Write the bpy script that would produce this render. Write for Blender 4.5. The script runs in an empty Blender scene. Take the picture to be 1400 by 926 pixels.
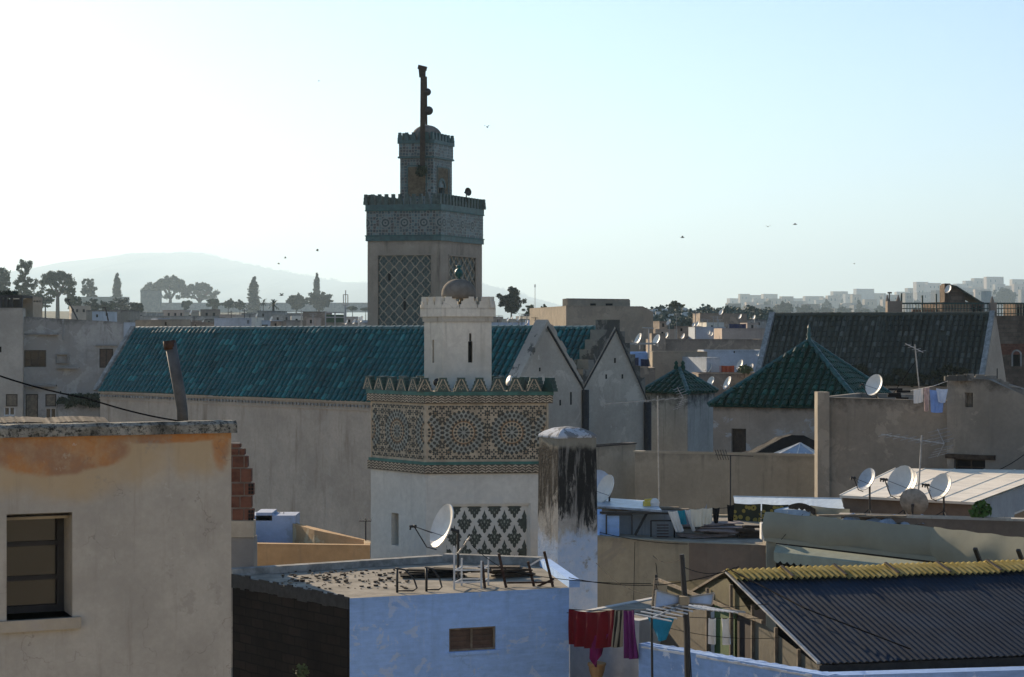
import bpy, math, random
from mathutils import Vector, Matrix
V = Vector
R = random.Random(11)
F, CX, HY, EZ = 2600.0, 700.0, 455.0, 16.0      # focal length in photo pixels, optical axis, eye level, eye height
sc = bpy.context.scene
COL = sc.collection

def X(px, D): return (px - CX) / F * D
def Z(py, D): return EZ - (py - HY) / F * D
def P(px, py, D): return V((X(px, D), D, Z(py, D)))
def G2(px, D): return V((X(px, D), D))
def S(t): t = max(0.0, min(1.0, t)); return t * t * (3 - 2 * t)
FK = 8.0
def FD(D): return D if D < 300 else 300+(D-300)*FK      # far things stand farther out than first paced off
def terr(x, y):
    if y < -35: return 75*S((-35-y)/330)  # unseen slope behind the camera, added to bounce sunlight forward
    if y <= 300: return terr0(x, y)
    y0 = 300+(y-300)/FK; return EZ+(terr0(x*y0/y, y0)-EZ)*y/y0
def terr0(x, y):
    h = 15.0 * S((y - 105) / 345)
    h += S((x - 40) / 120) * S((y - 420) / 480) * 17
    h += S((-x - 10) / 50) * S((y - 240) / 200) * 6
    return h

# ------------------------------------------------------------------ mesh builder
class MB:
    def __init__(s): s.v = []; s.f = []; s.m = []; s.u = []
    def face(s, pts, m=0, uv=None):
        i = len(s.v); s.v.extend(V(p) for p in pts); s.f.append(list(range(i, i + len(pts)))); s.m.append(m); s.u.append(uv)
    def obox(s, o, a, b, c, m=0):
        o, a, b, c = V(o), V(a), V(b), V(c)
        if a.cross(b).dot(c) < 0: a, b = b, a
        p = [o, o+a, o+a+b, o+b, o+c, o+a+c, o+a+b+c, o+b+c]
        for q in ((0,3,2,1),(4,5,6,7),(0,1,5,4),(1,2,6,5),(2,3,7,6),(3,0,4,7)): s.face([p[k] for k in q], m)
    def box(s, c, sx, sy, sz, rz=0.0, m=0):           # c = centre of the base
        a = V((math.cos(rz), math.sin(rz), 0)); b = V((-math.sin(rz), math.cos(rz), 0))
        s.obox(V(c) - a*sx/2 - b*sy/2, a*sx, b*sy, V((0,0,sz)), m)
    def bar(s, p, q, w, h=None, m=0):
        p, q = V(p), V(q); h = h or w; d = q - p
        if d.length < 1e-6: return
        up = V((0,0,1)) if abs(d.normalized().z) < .95 else V((0,1,0))
        a = d.cross(up).normalized(); b = a.cross(d).normalized()
        s.obox(p - a*w/2 - b*h/2, d, a*w, b*h, m)
    def tube(s, pts, r, n=6, m=0, cap=True):
        pts = [V(p) for p in pts]; rs = r if isinstance(r, (list, tuple)) else [r]*len(pts); rings = []
        pa = None
        for i, p in enumerate(pts):
            d = (pts[min(i+1, len(pts)-1)] - pts[max(i-1, 0)])
            d = d.normalized() if d.length > 1e-9 else V((0,0,1))
            if pa is None:
                up = V((0,0,1)) if abs(d.z) < .9 else V((1,0,0)); pa = d.cross(up).normalized()
            a = (pa - d*pa.dot(d)); a = a.normalized() if a.length > 1e-6 else d.orthogonal().normalized(); pa = a
            b = d.cross(a)
            rings.append([p + (a*math.cos(2*math.pi*k/n) + b*math.sin(2*math.pi*k/n))*rs[i] for k in range(n)])
        for i in range(len(rings)-1):
            for k in range(n): s.face([rings[i][k], rings[i][(k+1)%n], rings[i+1][(k+1)%n], rings[i+1][k]], m)
        if cap: s.face(rings[0][::-1], m); s.face(rings[-1], m)
    def lathe(s, prof, c, n=16, m=0, axis=None):      # prof: (radius, height)
        c = V(c); rings = []
        M = Matrix.Identity(3) if axis is None else V((0,0,1)).rotation_difference(V(axis)).to_matrix()
        for r, h in prof: rings.append([c + M @ V((r*math.cos(2*math.pi*k/n), r*math.sin(2*math.pi*k/n), h)) for k in range(n)])
        for i in range(len(rings)-1):
            for k in range(n): s.face([rings[i][k], rings[i][(k+1)%n], rings[i+1][(k+1)%n], rings[i+1][k]], m)
        s.face(rings[0][::-1], m); s.face(rings[-1], m)
    def prism(s, poly, d, m=0):                       # poly: 3D points, extruded by d
        d = V(d); poly = [V(p) for p in poly]; n = len(poly)
        nn = V((0,0,0))
        for i in range(n): nn += poly[i].cross(poly[(i+1)%n])
        if nn.dot(d) > 0: poly = poly[::-1]
        s.face(poly, m); s.face([p + d for p in poly[::-1]], m)
        for i in range(n): a, b = poly[i], poly[(i+1)%n]; s.face([b, a, a+d, b+d], m)
    def wall(s, a, b, z0, za, zb, holes=(), m=0, mr=None):
        # vertical wall from a to b (2D), outward on the right-hand side; holes = (u0,u1,z0,z1,depth)
        a, b = V((a[0], a[1], 0)), V((b[0], b[1], 0)); L = (b-a).length; e = (b-a)/L; n = V((e.y, -e.x, 0)); zt = min(za, zb); ztop = max(za, zb)
        us = sorted({0.0, L} | {max(0, min(L, h[k])) for h in holes for k in (0, 1)})
        zs = sorted({z0, zt} | {max(z0, min(zt, h[k])) for h in holes for k in (2, 3)})
        pt = lambda u, z: a + e*u + V((0,0,z)); uv = lambda u, z: (u + a.x*.37, z - ztop)
        for i in range(len(us)-1):
            for j in range(len(zs)-1):
                um, zm = (us[i]+us[i+1])/2, (zs[j]+zs[j+1])/2
                if us[i+1]-us[i] < 1e-5 or zs[j+1]-zs[j] < 1e-5: continue
                if any(h[0] < um < h[1] and h[2] < zm < h[3] for h in holes): continue
                q = [(us[i],zs[j]),(us[i+1],zs[j]),(us[i+1],zs[j+1]),(us[i],zs[j+1])]
                s.face([pt(*k) for k in q], m, [uv(*k) for k in q])
        if abs(za-zb) > 1e-4:
            q = [(0,zt),(L,zt)] + ([(L,zb)] if zb > za else [(0,za)])
            s.face([pt(*k) for k in q], m, [uv(*k) for k in q])
        for h in holes:
            u0, u1, y0, y1, dp = h[:5]; c = [(u0,y0),(u1,y0),(u1,y1),(u0,y1)]
            for k in range(4):
                p, q = c[k], c[(k+1)%4]
                s.face([pt(*p), pt(*p)-n*dp, pt(*q)-n*dp, pt(*q)][::-1], m if mr is None else mr, [(p[0], -40), (p[0]+dp, -40), (q[0]+dp, -40), (q[0], -40)])
    def build(s, name, mats, parent=None, smooth=False, origin=None, merge=None):
        o = V(parent.location) if (parent is not None and origin is None) else V(origin or (0,0,0))
        if parent is not None and parent.parent is not None and origin is None:
            o = V((0,0,0)); q = parent
            while q is not None: o += V(q.location); q = q.parent
        elif parent is None and origin is None and s.v:
            zs = min(p.z for p in s.v); o = sum(s.v, V((0,0,0)))/len(s.v); o.z = zs
        me = bpy.data.meshes.new(name)
        vs, fs = s.v, s.f
        if smooth or merge:
            idx = {}; vs = []; mp = []
            for p in s.v:
                k = (round(p.x, 4), round(p.y, 4), round(p.z, 4))
                if k not in idx: idx[k] = len(vs); vs.append(p)
                mp.append(idx[k])
            fs = []; ms = []; us = []
            for f, mi, uv in zip(s.f, s.m, s.u):
                g = [mp[i] for i in f]; h = []; hu = []
                for j, i in enumerate(g):
                    if i not in h: h.append(i); hu.append(uv[j] if uv else None)
                if len(h) > 2: fs.append(h); ms.append(mi); us.append(hu if uv else None)
        else: ms, us = s.m, s.u
        me.from_pydata([tuple(p - o) for p in vs], [], fs)
        if not isinstance(mats, (list, tuple)): mats = [mats]
        for mt in mats: me.materials.append(mt)
        if len(mats) > 1: me.polygons.foreach_set('material_index', ms)
        if smooth: me.polygons.foreach_set('use_smooth', [True]*len(fs))
        lay = me.uv_layers.new(name='UVMap'); flat = []
        for f, uv in zip(fs, us):
            if uv is None:
                p = [vs[i] for i in f]; n = (p[1]-p[0]).cross(p[2]-p[0])
                n = n.normalized() if n.length > 1e-12 else V((0,0,1))
                if abs(n.z) < .7:
                    t = V((-n.y, n.x, 0)).normalized()
                    for q in p: flat += [q.dot(t), q.z - 60]
                else:
                    for q in p: flat += [q.x, -60 - q.y]
            else:
                for q in uv: flat += [q[0], q[1]]
        lay.data.foreach_set('uv', flat)
        ob = bpy.data.objects.new(name, me); COL.objects.link(ob)
        ob.location = o
        if parent is not None: ob.parent = parent; ob.location = (0,0,0) if origin is None else V(origin)-V(parent.location)
        return ob

def tag(o, label, cat, group=None, kind=None):
    if label: o['label'] = label
    if cat: o['category'] = cat
    if group: o['group'] = group
    if kind: o['kind'] = kind
    return o
def thing(name, label, cat, loc, group=None):
    o = bpy.data.objects.new(name, None); COL.objects.link(o); o.location = V(loc); o.empty_display_size = .2
    return tag(o, label, cat, group)
def copy_tree(o, parent=None):
    c = o.copy(); COL.objects.link(c)
    if parent is not None: c.parent = parent
    for ch in list(o.children): copy_tree(ch, c)
    return c

# ------------------------------------------------------------------ materials
class N:
    def __init__(s, name):
        s.mat = bpy.data.materials.new(name); s.mat.use_nodes = True; s.t = s.mat.node_tree; s.b = s.t.nodes['Principled BSDF']
    def link(s, a, b): s.t.links.new(a, b)
    def put(s, sock, v):
        if isinstance(v, bpy.types.NodeSocket): s.link(v, sock)
        elif isinstance(v, (tuple, list)) and len(v) == 3 and sock.type == 'RGBA': sock.default_value = (*v, 1)
        else: sock.default_value = v
    def node(s, t, **kw):
        n = s.t.nodes.new(t)
        for k, v in kw.items():
            if k in n.inputs: s.put(n.inputs[k], v)
            else: setattr(n, k, v)
        return n
    def pos(s): return s.node('ShaderNodeNewGeometry').outputs['Position']
    def uv(s): return s.node('ShaderNodeTexCoord').outputs['UV']
    def scale(s, vec, sc_):
        m = s.node('ShaderNodeMapping'); s.link(vec, m.inputs[0]); m.inputs['Scale'].default_value = sc_; return m.outputs[0]
    def noise(s, vec, scale, detail=5, rough=.6, dist=0):
        n = s.node('ShaderNodeTexNoise', Scale=scale, Detail=detail, Roughness=rough, Distortion=dist); s.link(vec, n.inputs['Vector']); return n.outputs[0]
    def ramp(s, fac, a, b, lo=0.0, hi=1.0):
        n = s.node('ShaderNodeMapRange'); n.interpolation_type = 'SMOOTHSTEP'
        for k, v in zip(range(5), (fac, a, b, lo, hi)): s.put(n.inputs[k], v)
        return n.outputs[0]
    def math(s, op, a, b=0.0, clamp=False):
        n = s.node('ShaderNodeMath', operation=op, use_clamp=clamp); s.put(n.inputs[0], a); s.put(n.inputs[1], b); return n.outputs[0]
    def mix(s, fac, a, b, blend='MIX'):
        n = s.node('ShaderNodeMix', data_type='RGBA', blend_type=blend); s.put(n.inputs[0], fac); s.put(n.inputs[6], a); s.put(n.inputs[7], b); return n.outputs[2]
    def sep(s, v): n = s.node('ShaderNodeSeparateXYZ'); s.link(v, n.inputs[0]); return n.outputs
    def bump(s, h, strength=.3, dist=.02):
        n = s.node('ShaderNodeBump', Strength=strength, Distance=dist); s.link(h, n.inputs['Height']); s.link(n.outputs[0], s.b.inputs['Normal'])
    def out(s, col, rough=.85, spec=.25, metal=0):
        s.put(s.b.inputs['Base Color'], col); s.put(s.b.inputs['Roughness'], rough); s.b.inputs['Specular IOR Level'].default_value = spec; s.b.inputs['Metallic'].default_value = metal
        return s.mat

def mul(c, k): return tuple(x*k for x in c)
KA = 1.08      # overall albedo gain on the plaster colours
def dull(c):      # applies the gain and pulls warm colours a little towards grey
    if c[2] > c[0]*1.15: return mul(c, KA)
    l = (c[0]+c[1]+c[2])/3*KA; return (c[0]*KA*.74+l*.26, c[1]*KA*.74+l*.265, c[2]*KA*.74+l*.26)
def plaster(name, base, dark=None, streak=.5, slen=3.0, grime=.4, gw=.5, patch=None, pamt=.0, rough=.92, var=.25, su=3.0, bump=.35, ps=.8, brush=0):
    n = N(name); p = n.pos(); uv = n.uv(); sx = n.sep(uv); base = dull(base); patch = patch and dull(patch); dark = dark and mul(dark, KA)
    dark = dark or mul(base, .28)
    nb = n.noise(p, .45, 8, .62); nf = n.noise(p, 7, 8, .65)
    c = n.mix(n.ramp(nb, .3, .7), mul(base, 1-var), mul(base, 1+var*.35))
    c = n.mix(n.ramp(nf, .25, .75), n.mix(.35, c, mul(base, .55)), c)
    if patch:
        ne = n.noise(p, ps, 8, .68, .6); c = n.mix(n.math('MULTIPLY', n.ramp(ne, .62-pamt*.2, .66-pamt*.2), .85), c, patch)
    if brush:
        bn = n.noise(n.scale(uv, (2.5,14,1)), 1.0, 7, .7); c = n.mix(n.math('MULTIPLY', n.ramp(bn, .35, .7), brush), c, mul(base, 1.35)); dn = n.noise(n.scale(uv, (9,.7,1)), 1.0, 7, .75); c = n.mix(n.math('MULTIPLY', n.ramp(dn, .58, .70), brush*.9), c, (.55,.58,.62))
    # rain streaks running down from the top of the wall
    st = n.noise(n.scale(uv, (su, .16, 1)), 1.0, 6, .7)
    fall = n.ramp(sx[1], -slen, 0, 0.15, 1.0)
    vis = n.ramp(sx[1], -30, -29.9)
    f = n.math('MULTIPLY', n.math('MULTIPLY', n.ramp(st, .5, .75), fall), streak)
    c = n.mix(n.math('MULTIPLY', f, vis), c, dark)
    if grime:
        ng = n.noise(p, 2.2, 6, .7); ed = n.math('ADD', sx[1], n.math('MULTIPLY', ng, gw*1.6))
        g = n.math('MULTIPLY', n.ramp(ed, gw*.25, gw*.95), grime); c = n.mix(n.math('MULTIPLY', g, vis), c, mul(dark, .6))
    # hairline cracks
    vo = n.node('ShaderNodeTexVoronoi', feature='DISTANCE_TO_EDGE', Scale=.55)
    wn = n.node('ShaderNodeVectorMath', operation='ADD'); n.link(p, wn.inputs[0])
    wv = n.node('ShaderNodeTexNoise', Scale=1.6, Detail=6); n.link(p, wv.inputs['Vector']); n.link(wv.outputs[1], wn.inputs[1]); n.link(wn.outputs[0], vo.inputs['Vector'])
    cr = n.math('MULTIPLY', n.ramp(vo.outputs[0], .0, .010, 1, 0), n.ramp(nb, .58, .64))
    c = n.mix(n.math('MULTIPLY', cr, .28), c, dark)
    n.bump(n.math('ADD', nf, n.math('MULTIPLY', nb, 1.5)), bump, .03)
    return n.out(c, rough, .15)
def simple(name, col, rough=.6, spec=.3, metal=0, var=.25, sc_=4.0, bump=0):
    n = N(name); p = n.pos(); f = n.noise(p, sc_, 6, .65)
    c = n.mix(n.ramp(f, .3, .7), mul(col, 1-var), mul(col, 1+var*.4))
    if bump: n.bump(f, bump, .02)
    return n.out(c, rough, spec, metal)
def tilemat(name, cols, rough=.32, moss=None, dirt=.3):
    n = N(name); uv = n.uv(); p = n.pos()
    w = n.node('ShaderNodeTexWhiteNoise', noise_dimensions='2D'); n.link(uv, w.inputs['Vector'])
    c = n.mix(w.outputs[0], cols[0], cols[1]); w2 = n.ramp(w.outputs[0], .8, 1.0); c = n.mix(w2, c, cols[2])
    nb = n.noise(p, .5, 6, .6); nf = n.noise(p, 5, 6, .7)
    c = n.mix(n.math('MULTIPLY', n.ramp(nb, .45, .7), dirt), c, mul(cols[0], .35))
    c = n.mix(n.math('MULTIPLY', n.ramp(nf, .55, .75), dirt), c, (.025,.03,.026))
    if moss: c = n.mix(n.math('MULTIPLY', n.ramp(n.noise(p, .35, 7, .65), .56, .66), .8), c, moss)
    n.bump(nf, .12, .01)
    return n.out(c, n.ramp(nf, .2, .8, rough, rough+.2), .16)
def zellij(name, cols, scale, grout=(.45,.43,.38)):
    n = N(name); uv = n.uv()
    vo = n.node('ShaderNodeTexVoronoi', feature='F1', Scale=scale, Randomness=.35); n.link(uv, vo.inputs['Vector'])
    ve = n.node('ShaderNodeTexVoronoi', feature='DISTANCE_TO_EDGE', Scale=scale, Randomness=.35); n.link(uv, ve.inputs['Vector'])
    h = n.sep(vo.outputs['Color'])[0]
    c = n.mix(n.ramp(h, .35, .5), cols[0], cols[1]); c = n.mix(n.ramp(h, .72, .8), c, cols[2])
    c = n.mix(n.ramp(ve.outputs[0], .06, .14, 1, 0), c, grout)
    nb = n.noise(n.pos(), .8, 6); c = n.mix(n.math('MULTIPLY', n.ramp(nb, .4, .75), .45), c, (.07,.07,.055))
    return n.out(c, .4, .4)
def leafmat(name, a, b):
    n = N(name); p = n.pos()
    w = n.noise(p, .9, 5, .7); c = n.mix(n.ramp(w, .35, .65), a, b)
    n.b.inputs['Subsurface Weight'].default_value = 0
    n.put(n.b.inputs['Transmission Weight'], 0.0)
    return n.out(c, .75, .15)
def brickmat(name, a, b, mortar, scale=1.0, bw=.28, bh=.09, rough=.95):
    n = N(name); uv = n.uv()
    br = n.node('ShaderNodeTexBrick', Color1=(*a,1), Color2=(*b,1), Mortar=(*mortar,1), Scale=scale)
    br.inputs['Brick Width'].default_value = bw; br.inputs['Row Height'].default_value = bh; br.inputs['Mortar Size'].default_value = .012
    wn = n.node('ShaderNodeVectorMath', operation='ADD'); n.link(uv, wn.inputs[0]); wv = n.node('ShaderNodeTexNoise', Scale=3.0); n.link(n.pos(), wv.inputs['Vector'])
    m = n.node('ShaderNodeVectorMath', operation='SCALE'); n.link(wv.outputs[1], m.inputs[0]); m.inputs['Scale'].default_value = .05; n.link(m.outputs[0], wn.inputs[1]); n.link(wn.outputs[0], br.inputs['Vector'])
    nb = n.noise(n.pos(), 1.1, 7, .7); c = n.mix(n.math('MULTIPLY', n.ramp(nb, .35, .7), .7), br.outputs[0], mul(a, .3))
    n.bump(br.outputs[1], .5, -.02)
    return n.out(c, rough, .1)

M = {}
M['cream']   = plaster('cream_plaster', (.44,.37,.26), streak=.35, grime=.3, patch=(.36,.31,.24), pamt=.25)
M['beige']   = plaster('beige_plaster', (.25,.215,.165), streak=.55, grime=.85, gw=.75, patch=(.29,.25,.19), pamt=.4)
M['grey']    = plaster('grey_plaster', (.34,.31,.26), streak=.6, grime=.5, patch=(.42,.38,.31), pamt=.4)
M['garden']  = plaster('garden_wall_plaster', (.33,.29,.21), streak=.75, slen=4, grime=.35, su=2.2, patch=(.25,.22,.16), pamt=.3)
M['madrasa'] = plaster('madrasa_plaster', (.50,.40,.29), dark=(.20,.15,.10), streak=.85, slen=14, grime=.15, su=1.3, patch=(.44,.36,.27), pamt=.3)
M['gable']   = plaster('gable_plaster', (.46,.40,.31), streak=.3, slen=2, grime=.2, patch=(.52,.46,.36), pamt=.3)
M['white']   = plaster('white_plaster', (.62,.58,.48), streak=.25, grime=.15, slen=2, var=.14, patch=(.52,.50,.43), pamt=.3, bump=.2)
M['wash']    = plaster('blue_white_wash', (.30,.47,.76), dark=(.12,.18,.28), streak=.3, grime=.15, slen=2, var=.2, patch=(.42,.50,.62), pamt=.2, ps=2.6, brush=.3, bump=.6)
M['tan']     = plaster('tan_plaster', (.36,.28,.16), streak=.5, slen=4, grime=.25, patch=(.28,.22,.14), pamt=.3)
M['brown']   = plaster('brown_plaster', (.24,.16,.10), streak=.3, grime=.2, patch=(.20,.14,.09), pamt=.3)
M['ochre']   = plaster('ochre_plaster', (.50,.27,.08), dark=(.24,.17,.10), streak=.6, slen=1.2, grime=.2, gw=.15, patch=(.52,.38,.18), pamt=.4)
M['earth']   = plaster('earth_plaster', (.27,.20,.14), streak=.5, grime=.5, patch=(.33,.25,.17), pamt=.4)
M['cement']  = plaster('cement', (.25,.24,.22), streak=.4, grime=.5, patch=(.33,.32,.29), pamt=.4)
M['pale']    = plaster('pale_plaster', (.40,.375,.33), dark=(.10,.095,.085), streak=.8, grime=.8, gw=.8, slen=5, su=1.6, patch=(.27,.25,.215), pamt=.75, var=.4)
M['paleblue']= plaster('pale_blue_plaster', (.42,.47,.52), streak=.35, grime=.3, slen=2)
M['rose']    = plaster('rose_plaster', (.45,.34,.26), streak=.35, grime=.3)
M['palewash'] = plaster('pale_blue_wash', (.40,.46,.56), dark=(.18,.20,.22), streak=.4, grime=.4, slen=1, patch=(.30,.33,.36), pamt=.5, bump=.5)
M['olivepanel'] = simple('olive_panel', (.11,.095,.045), .8, .2, var=.35, sc_=3)
M['shadewall'] = plaster('shade_toned_olive_wall', (.15,.13,.09), streak=.4, grime=0)  # shade on the shed's end wall, put into its base colour
M['sooty']   = plaster('near_black_wall', (.035,.03,.026), dark=(.01,.01,.01), streak=.6, grime=.4)  # near-black plaster for the wall under the canvas screen
n = N('black_stained_plaster'); p = n.pos(); uv = n.uv(); sx = n.sep(uv); st = n.noise(n.scale(uv, (3.2,.75,1)), 1.0, 8, .72, .9); c = n.mix(n.ramp(n.noise(p, 2, 8, .65), .35, .65), (.21,.195,.17), (.40,.37,.32)); c = n.mix(n.math('MULTIPLY', n.ramp(n.math('ADD', st, n.ramp(sx[1], -2.6, -.4, -.16, .13)), .43, .53), .96), c, (.012,.012,.012)); c = n.mix(n.math('MULTIPLY', n.ramp(n.noise(n.scale(uv, (7,.9,1)), 1, 8, .75), .52, .62), .55), c, (.26,.25,.22)); c = n.mix(n.math('MULTIPLY', n.ramp(n.math('ADD', sx[1], n.math('MULTIPLY', n.noise(p, 3, 5), .5)), -.02, .16), .75), c, (.30,.28,.22)); wf = n.ramp(n.math('ADD', sx[1], n.math('MULTIPLY', n.noise(n.scale(uv, (1.6,.8,1)), 1, 8, .7), 1.7)), -1.32, -1.02, 1, 0); wc = n.mix(n.ramp(n.noise(p, 3, 8, .7), .35, .65), (.36,.46,.60), (.50,.54,.60)); c = n.mix(n.math('MULTIPLY', wf, n.ramp(n.noise(p, 5, 8, .75), .32, .46)), c, wc); n.bump(n.noise(p, 8, 8, .7), .8, .04); M['stained'] = n.out(c, .93, .12)
M['damp']    = plaster('damp_stained_plaster', (.34,.34,.31), dark=(.03,.035,.035), streak=1.0, slen=3.2, grime=.95, gw=1.4, su=3.0)
M['roofdirt']= simple('dusty_roof', (.30,.27,.22), .95, .1, var=.4, sc_=2.0, bump=.4)
M['ash']     = simple('roof_coping', (.30,.30,.28), .95, .1, var=.5, sc_=3.0, bump=.4)
n = N('lichen_concrete'); p = n.pos(); c = n.mix(n.ramp(n.noise(p, 3, 8, .7), .35, .65), (.16,.155,.13), (.34,.33,.28)); c = n.mix(n.ramp(n.noise(p, 17, 8, .8), .47, .60), c, (.03,.031,.027)); c = n.mix(n.math('MULTIPLY', n.ramp(n.noise(p, 3.4, 7, .75), .5, .66), .6), c, (.05,.05,.042)); n.bump(n.noise(p, 12, 8, .7), .9, .03); M['lichen'] = n.out(c, .95, .1)
M['green']   = tilemat('green_glazed_tile', ((.004,.078,.088),(.007,.125,.132),(.03,.23,.23)), .34, dirt=.5)
M['green2']  = tilemat('dark_green_glazed_tile', ((.002,.034,.020),(.003,.052,.030),(.015,.11,.075)), .36, dirt=.3)
M['slate']   = tilemat('weathered_dark_tile', ((.036,.042,.032),(.066,.074,.058),(.13,.14,.115)), .7, moss=(.03,.04,.02), dirt=.4)
M['ridge']   = simple('green_ridge_glaze', (.012,.085,.08), .4, .3, var=.4, sc_=3)
M['hipblue'] = simple('pale_green_ridge_glaze', (.020,.095,.09), .45, .2, var=.5, sc_=5)
M['dark']    = simple('dark_void', (.012,.012,.012), .8, .1)
M['glass']   = simple('dark_window_glass', (.012,.013,.014), .04, .28, var=.1)
M['wood']    = simple('dark_wood', (.055,.038,.026), .75, .2, var=.5, sc_=6)
M['brownwood']= simple('brown_shutter_wood', (.11,.07,.05), .7, .2, var=.35, sc_=6)
M['plank']   = simple('grey_plank', (.22,.18,.13), .85, .15, var=.4, sc_=6)
M['iron']    = simple('black_iron', (.022,.022,.022), .6, .4, var=.4)
M['rust']    = simple('rusty_iron', (.060,.034,.024), .8, .2, var=.5, sc_=9)
M['steel']   = simple('galvanised_steel', (.35,.35,.34), .5, .5, .6, var=.3, sc_=7)
M['whitemetal']= simple('white_painted_metal', (.60,.60,.58), .5, .4, var=.2)
M['dish']    = simple('white_dish_paint', (.72,.69,.62), .5, .35, var=.12, sc_=3)
M['dishgrey']= simple('grey_dish_paint', (.28,.28,.26), .6, .3, var=.35, sc_=5)
M['rubber']  = simple('black_cable', (.010,.010,.011), .9, .05)
M['sheetwhite']= simple('cream_roof_sheet', (.84,.76,.62), .6, .3, var=.18, sc_=1.5)
M['canvas']  = simple('grey_olive_canvas', (.30,.29,.22), .9, .1, var=.12, sc_=1.2)
M['awnblue'] = simple('pale_blue_canvas', (.42,.52,.62), .85, .1, var=.15)
M['bark']    = simple('tree_bark', (.09,.07,.055), .95, .1, var=.4, sc_=3)
M['leaf']    = leafmat('pine_foliage', (.026,.045,.020), (.055,.085,.035))
M['leafd']   = leafmat('cypress_foliage', (.018,.032,.018), (.035,.055,.028))
M['leafl']   = leafmat('pale_foliage', (.05,.075,.03), (.09,.12,.05))
n = N('dry_ground'); p = n.pos(); y_ = n.sep(p)[1]; c = n.mix(n.ramp(n.noise(p, .05, 6), .3, .7), (.20,.165,.12), (.33,.27,.195)); c = n.mix(n.ramp(n.math('ADD', y_, n.math('MULTIPLY', n.noise(p, .02, 5), 80)), 190, 260), c, n.mix(n.ramp(n.noise(p, .06, 6), .4, .6), (.045,.055,.035), (.10,.095,.06))); M['soil'] = n.out(c, 1, .05)
M['scrubhill'] = simple('hill_scrub', (.07,.085,.055), 1, .05, var=.5, sc_=.03)
M['dishmesh'] = simple('blue_grey_mesh_dish', (.42,.46,.50), .5, .35, var=.2); M['rags'] = simple('grey_pink_rags', (.26,.22,.21), .95, .1, var=.4, sc_=2)
M['clothpale'] = simple('pale_blue_cloth', (.50,.58,.72), .9, .1, var=.2); M['beige2'] = plaster('pavilion_plaster', (.36,.28,.20), streak=.4, slen=2, grime=.7, gw=.45, patch=(.38,.36,.34), pamt=.4)
M['pale2'] = plaster('off_white_wash', (.60,.58,.54), streak=.25, grime=0, slen=3, patch=(.52,.50,.47), pamt=.3); M['paledish'] = simple('pale_blue_dish', (.45,.52,.62), .5, .35, var=.15)  # corner house wash is a plain off-white with faint patches
M['deadwood'] = M['bark']
M['sandblock'] = plaster('sandy_block_render', (.33,.26,.17), dark=(.14,.11,.08), streak=.3, grime=.25, patch=(.24,.19,.13), pamt=.5)
# ------------------------------------------------------------------ buildings
def onwall(a, b, px):
    """distance along the wall a->b (2D) where the sight line through column px meets it"""
    k = (px - CX) / F; dx, dy = b.x - a.x, b.y - a.y
    t = (k*a.y - a.x) / (dx - k*dy); L = (b - a).length
    return t*L, a.y + dy*t
def win_build(root, a, b, h, style, opt):
    """window / door / hole fitted in the wall opening h=(u0,u1,z0,z1,depth)"""
    L = (b-a).length; e = V(((b.x-a.x)/L, (b.y-a.y)/L, 0)); n = V((e.y, -e.x, 0)); o = V((a.x, a.y, 0)); up = V((0,0,1))
    u0, u1, z0, z1, dp = h; w, hh = u1-u0, z1-z0
    pt = lambda u, z, d: o + e*u + up*z - n*d       # d: depth behind the face
    def bx(mb, ua, ub, za, zb, d0, d1, m=0): mb.obox(pt(ua, za, d1), e*(ub-ua), up*(zb-za), n*(d1-d0), m)
    name = opt.get('name', 'door' if style.startswith('door') else 'window')
    if style in ('hole', 'slit'):
        mb = MB(); bx(mb, u0-.01, u1+.01, z0-.01, z1+.01, dp-.002, dp+.05)
        return mb.build(opt.get('name', 'opening' if style == 'slit' else 'window'), opt.get('mat', M['dark']), root)
    fw = opt.get('fw', .05); mb = MB(); d0, d1 = dp-.07, dp
    bx(mb, u0, u1, z0, z0+fw, d0, d1); bx(mb, u0, u1, z1-fw, z1, d0, d1); bx(mb, u0, u0+fw, z0+fw, z1-fw, d0, d1); bx(mb, u1-fw, u1, z0+fw, z1-fw, d0, d1)
    for k in range(1, opt.get('cols', 1)):
        uu = u0 + w*k/opt['cols']; bx(mb, uu-fw/2, uu+fw/2, z0+fw, z1-fw, d0+.005, d1)
    for k in range(1, opt.get('rows', 1)):
        zz = z0 + hh*k/opt['rows']; bx(mb, u0+fw, u1-fw, zz-fw/3, zz+fw/3, d0+.01, d1)
    fr = mb.build(name, opt.get('fmat', M['wood']), root)
    mb = MB(); bx(mb, u0+fw*.5, u1-fw*.5, z0+fw*.5, z1-fw*.5, dp-.03, dp+.02)
    if style == 'glass': mb.build('pane', opt.get('mat', M['glass']), fr)
    else:
        if style == 'shut':
            for k in range(int(hh/.09)): bx(mb, u0+fw*1.2, u1-fw*1.2, z0+.03+k*.09, z0+.08+k*.09, dp-.05, dp-.028)
        else:
            for k in range(int(w/.16)+1): bx(mb, u0+fw+k*.16, min(u1-fw, u0+fw+k*.16+.145), z0+fw, z1-fw, dp-.045, dp-.028)
        mb.build('shutter' if style == 'shut' else 'door_leaf', opt.get('mat', M['brownwood']), fr)
    if opt.get('sill'):
        mb = MB(); bx(mb, u0-.08, u1+.08, z0-opt['sill'], z0, -.07, dp-.075); mb.build('sill', opt.get('smat', M['cream']), fr)
    if opt.get('hood'):
        mb = MB(); bx(mb, u0-.22, u1+.22, z1+.16, z1+.24, -.16, 0.02); mb.build('hood', M['cement'], fr)
    if opt.get('lintel'):
        mb = MB(); bx(mb, u0-.25, u1+.3, z1+.003, z1+.14, -.05, .1); mb.build('lintel', M['wood'], fr)
    return fr
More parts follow.
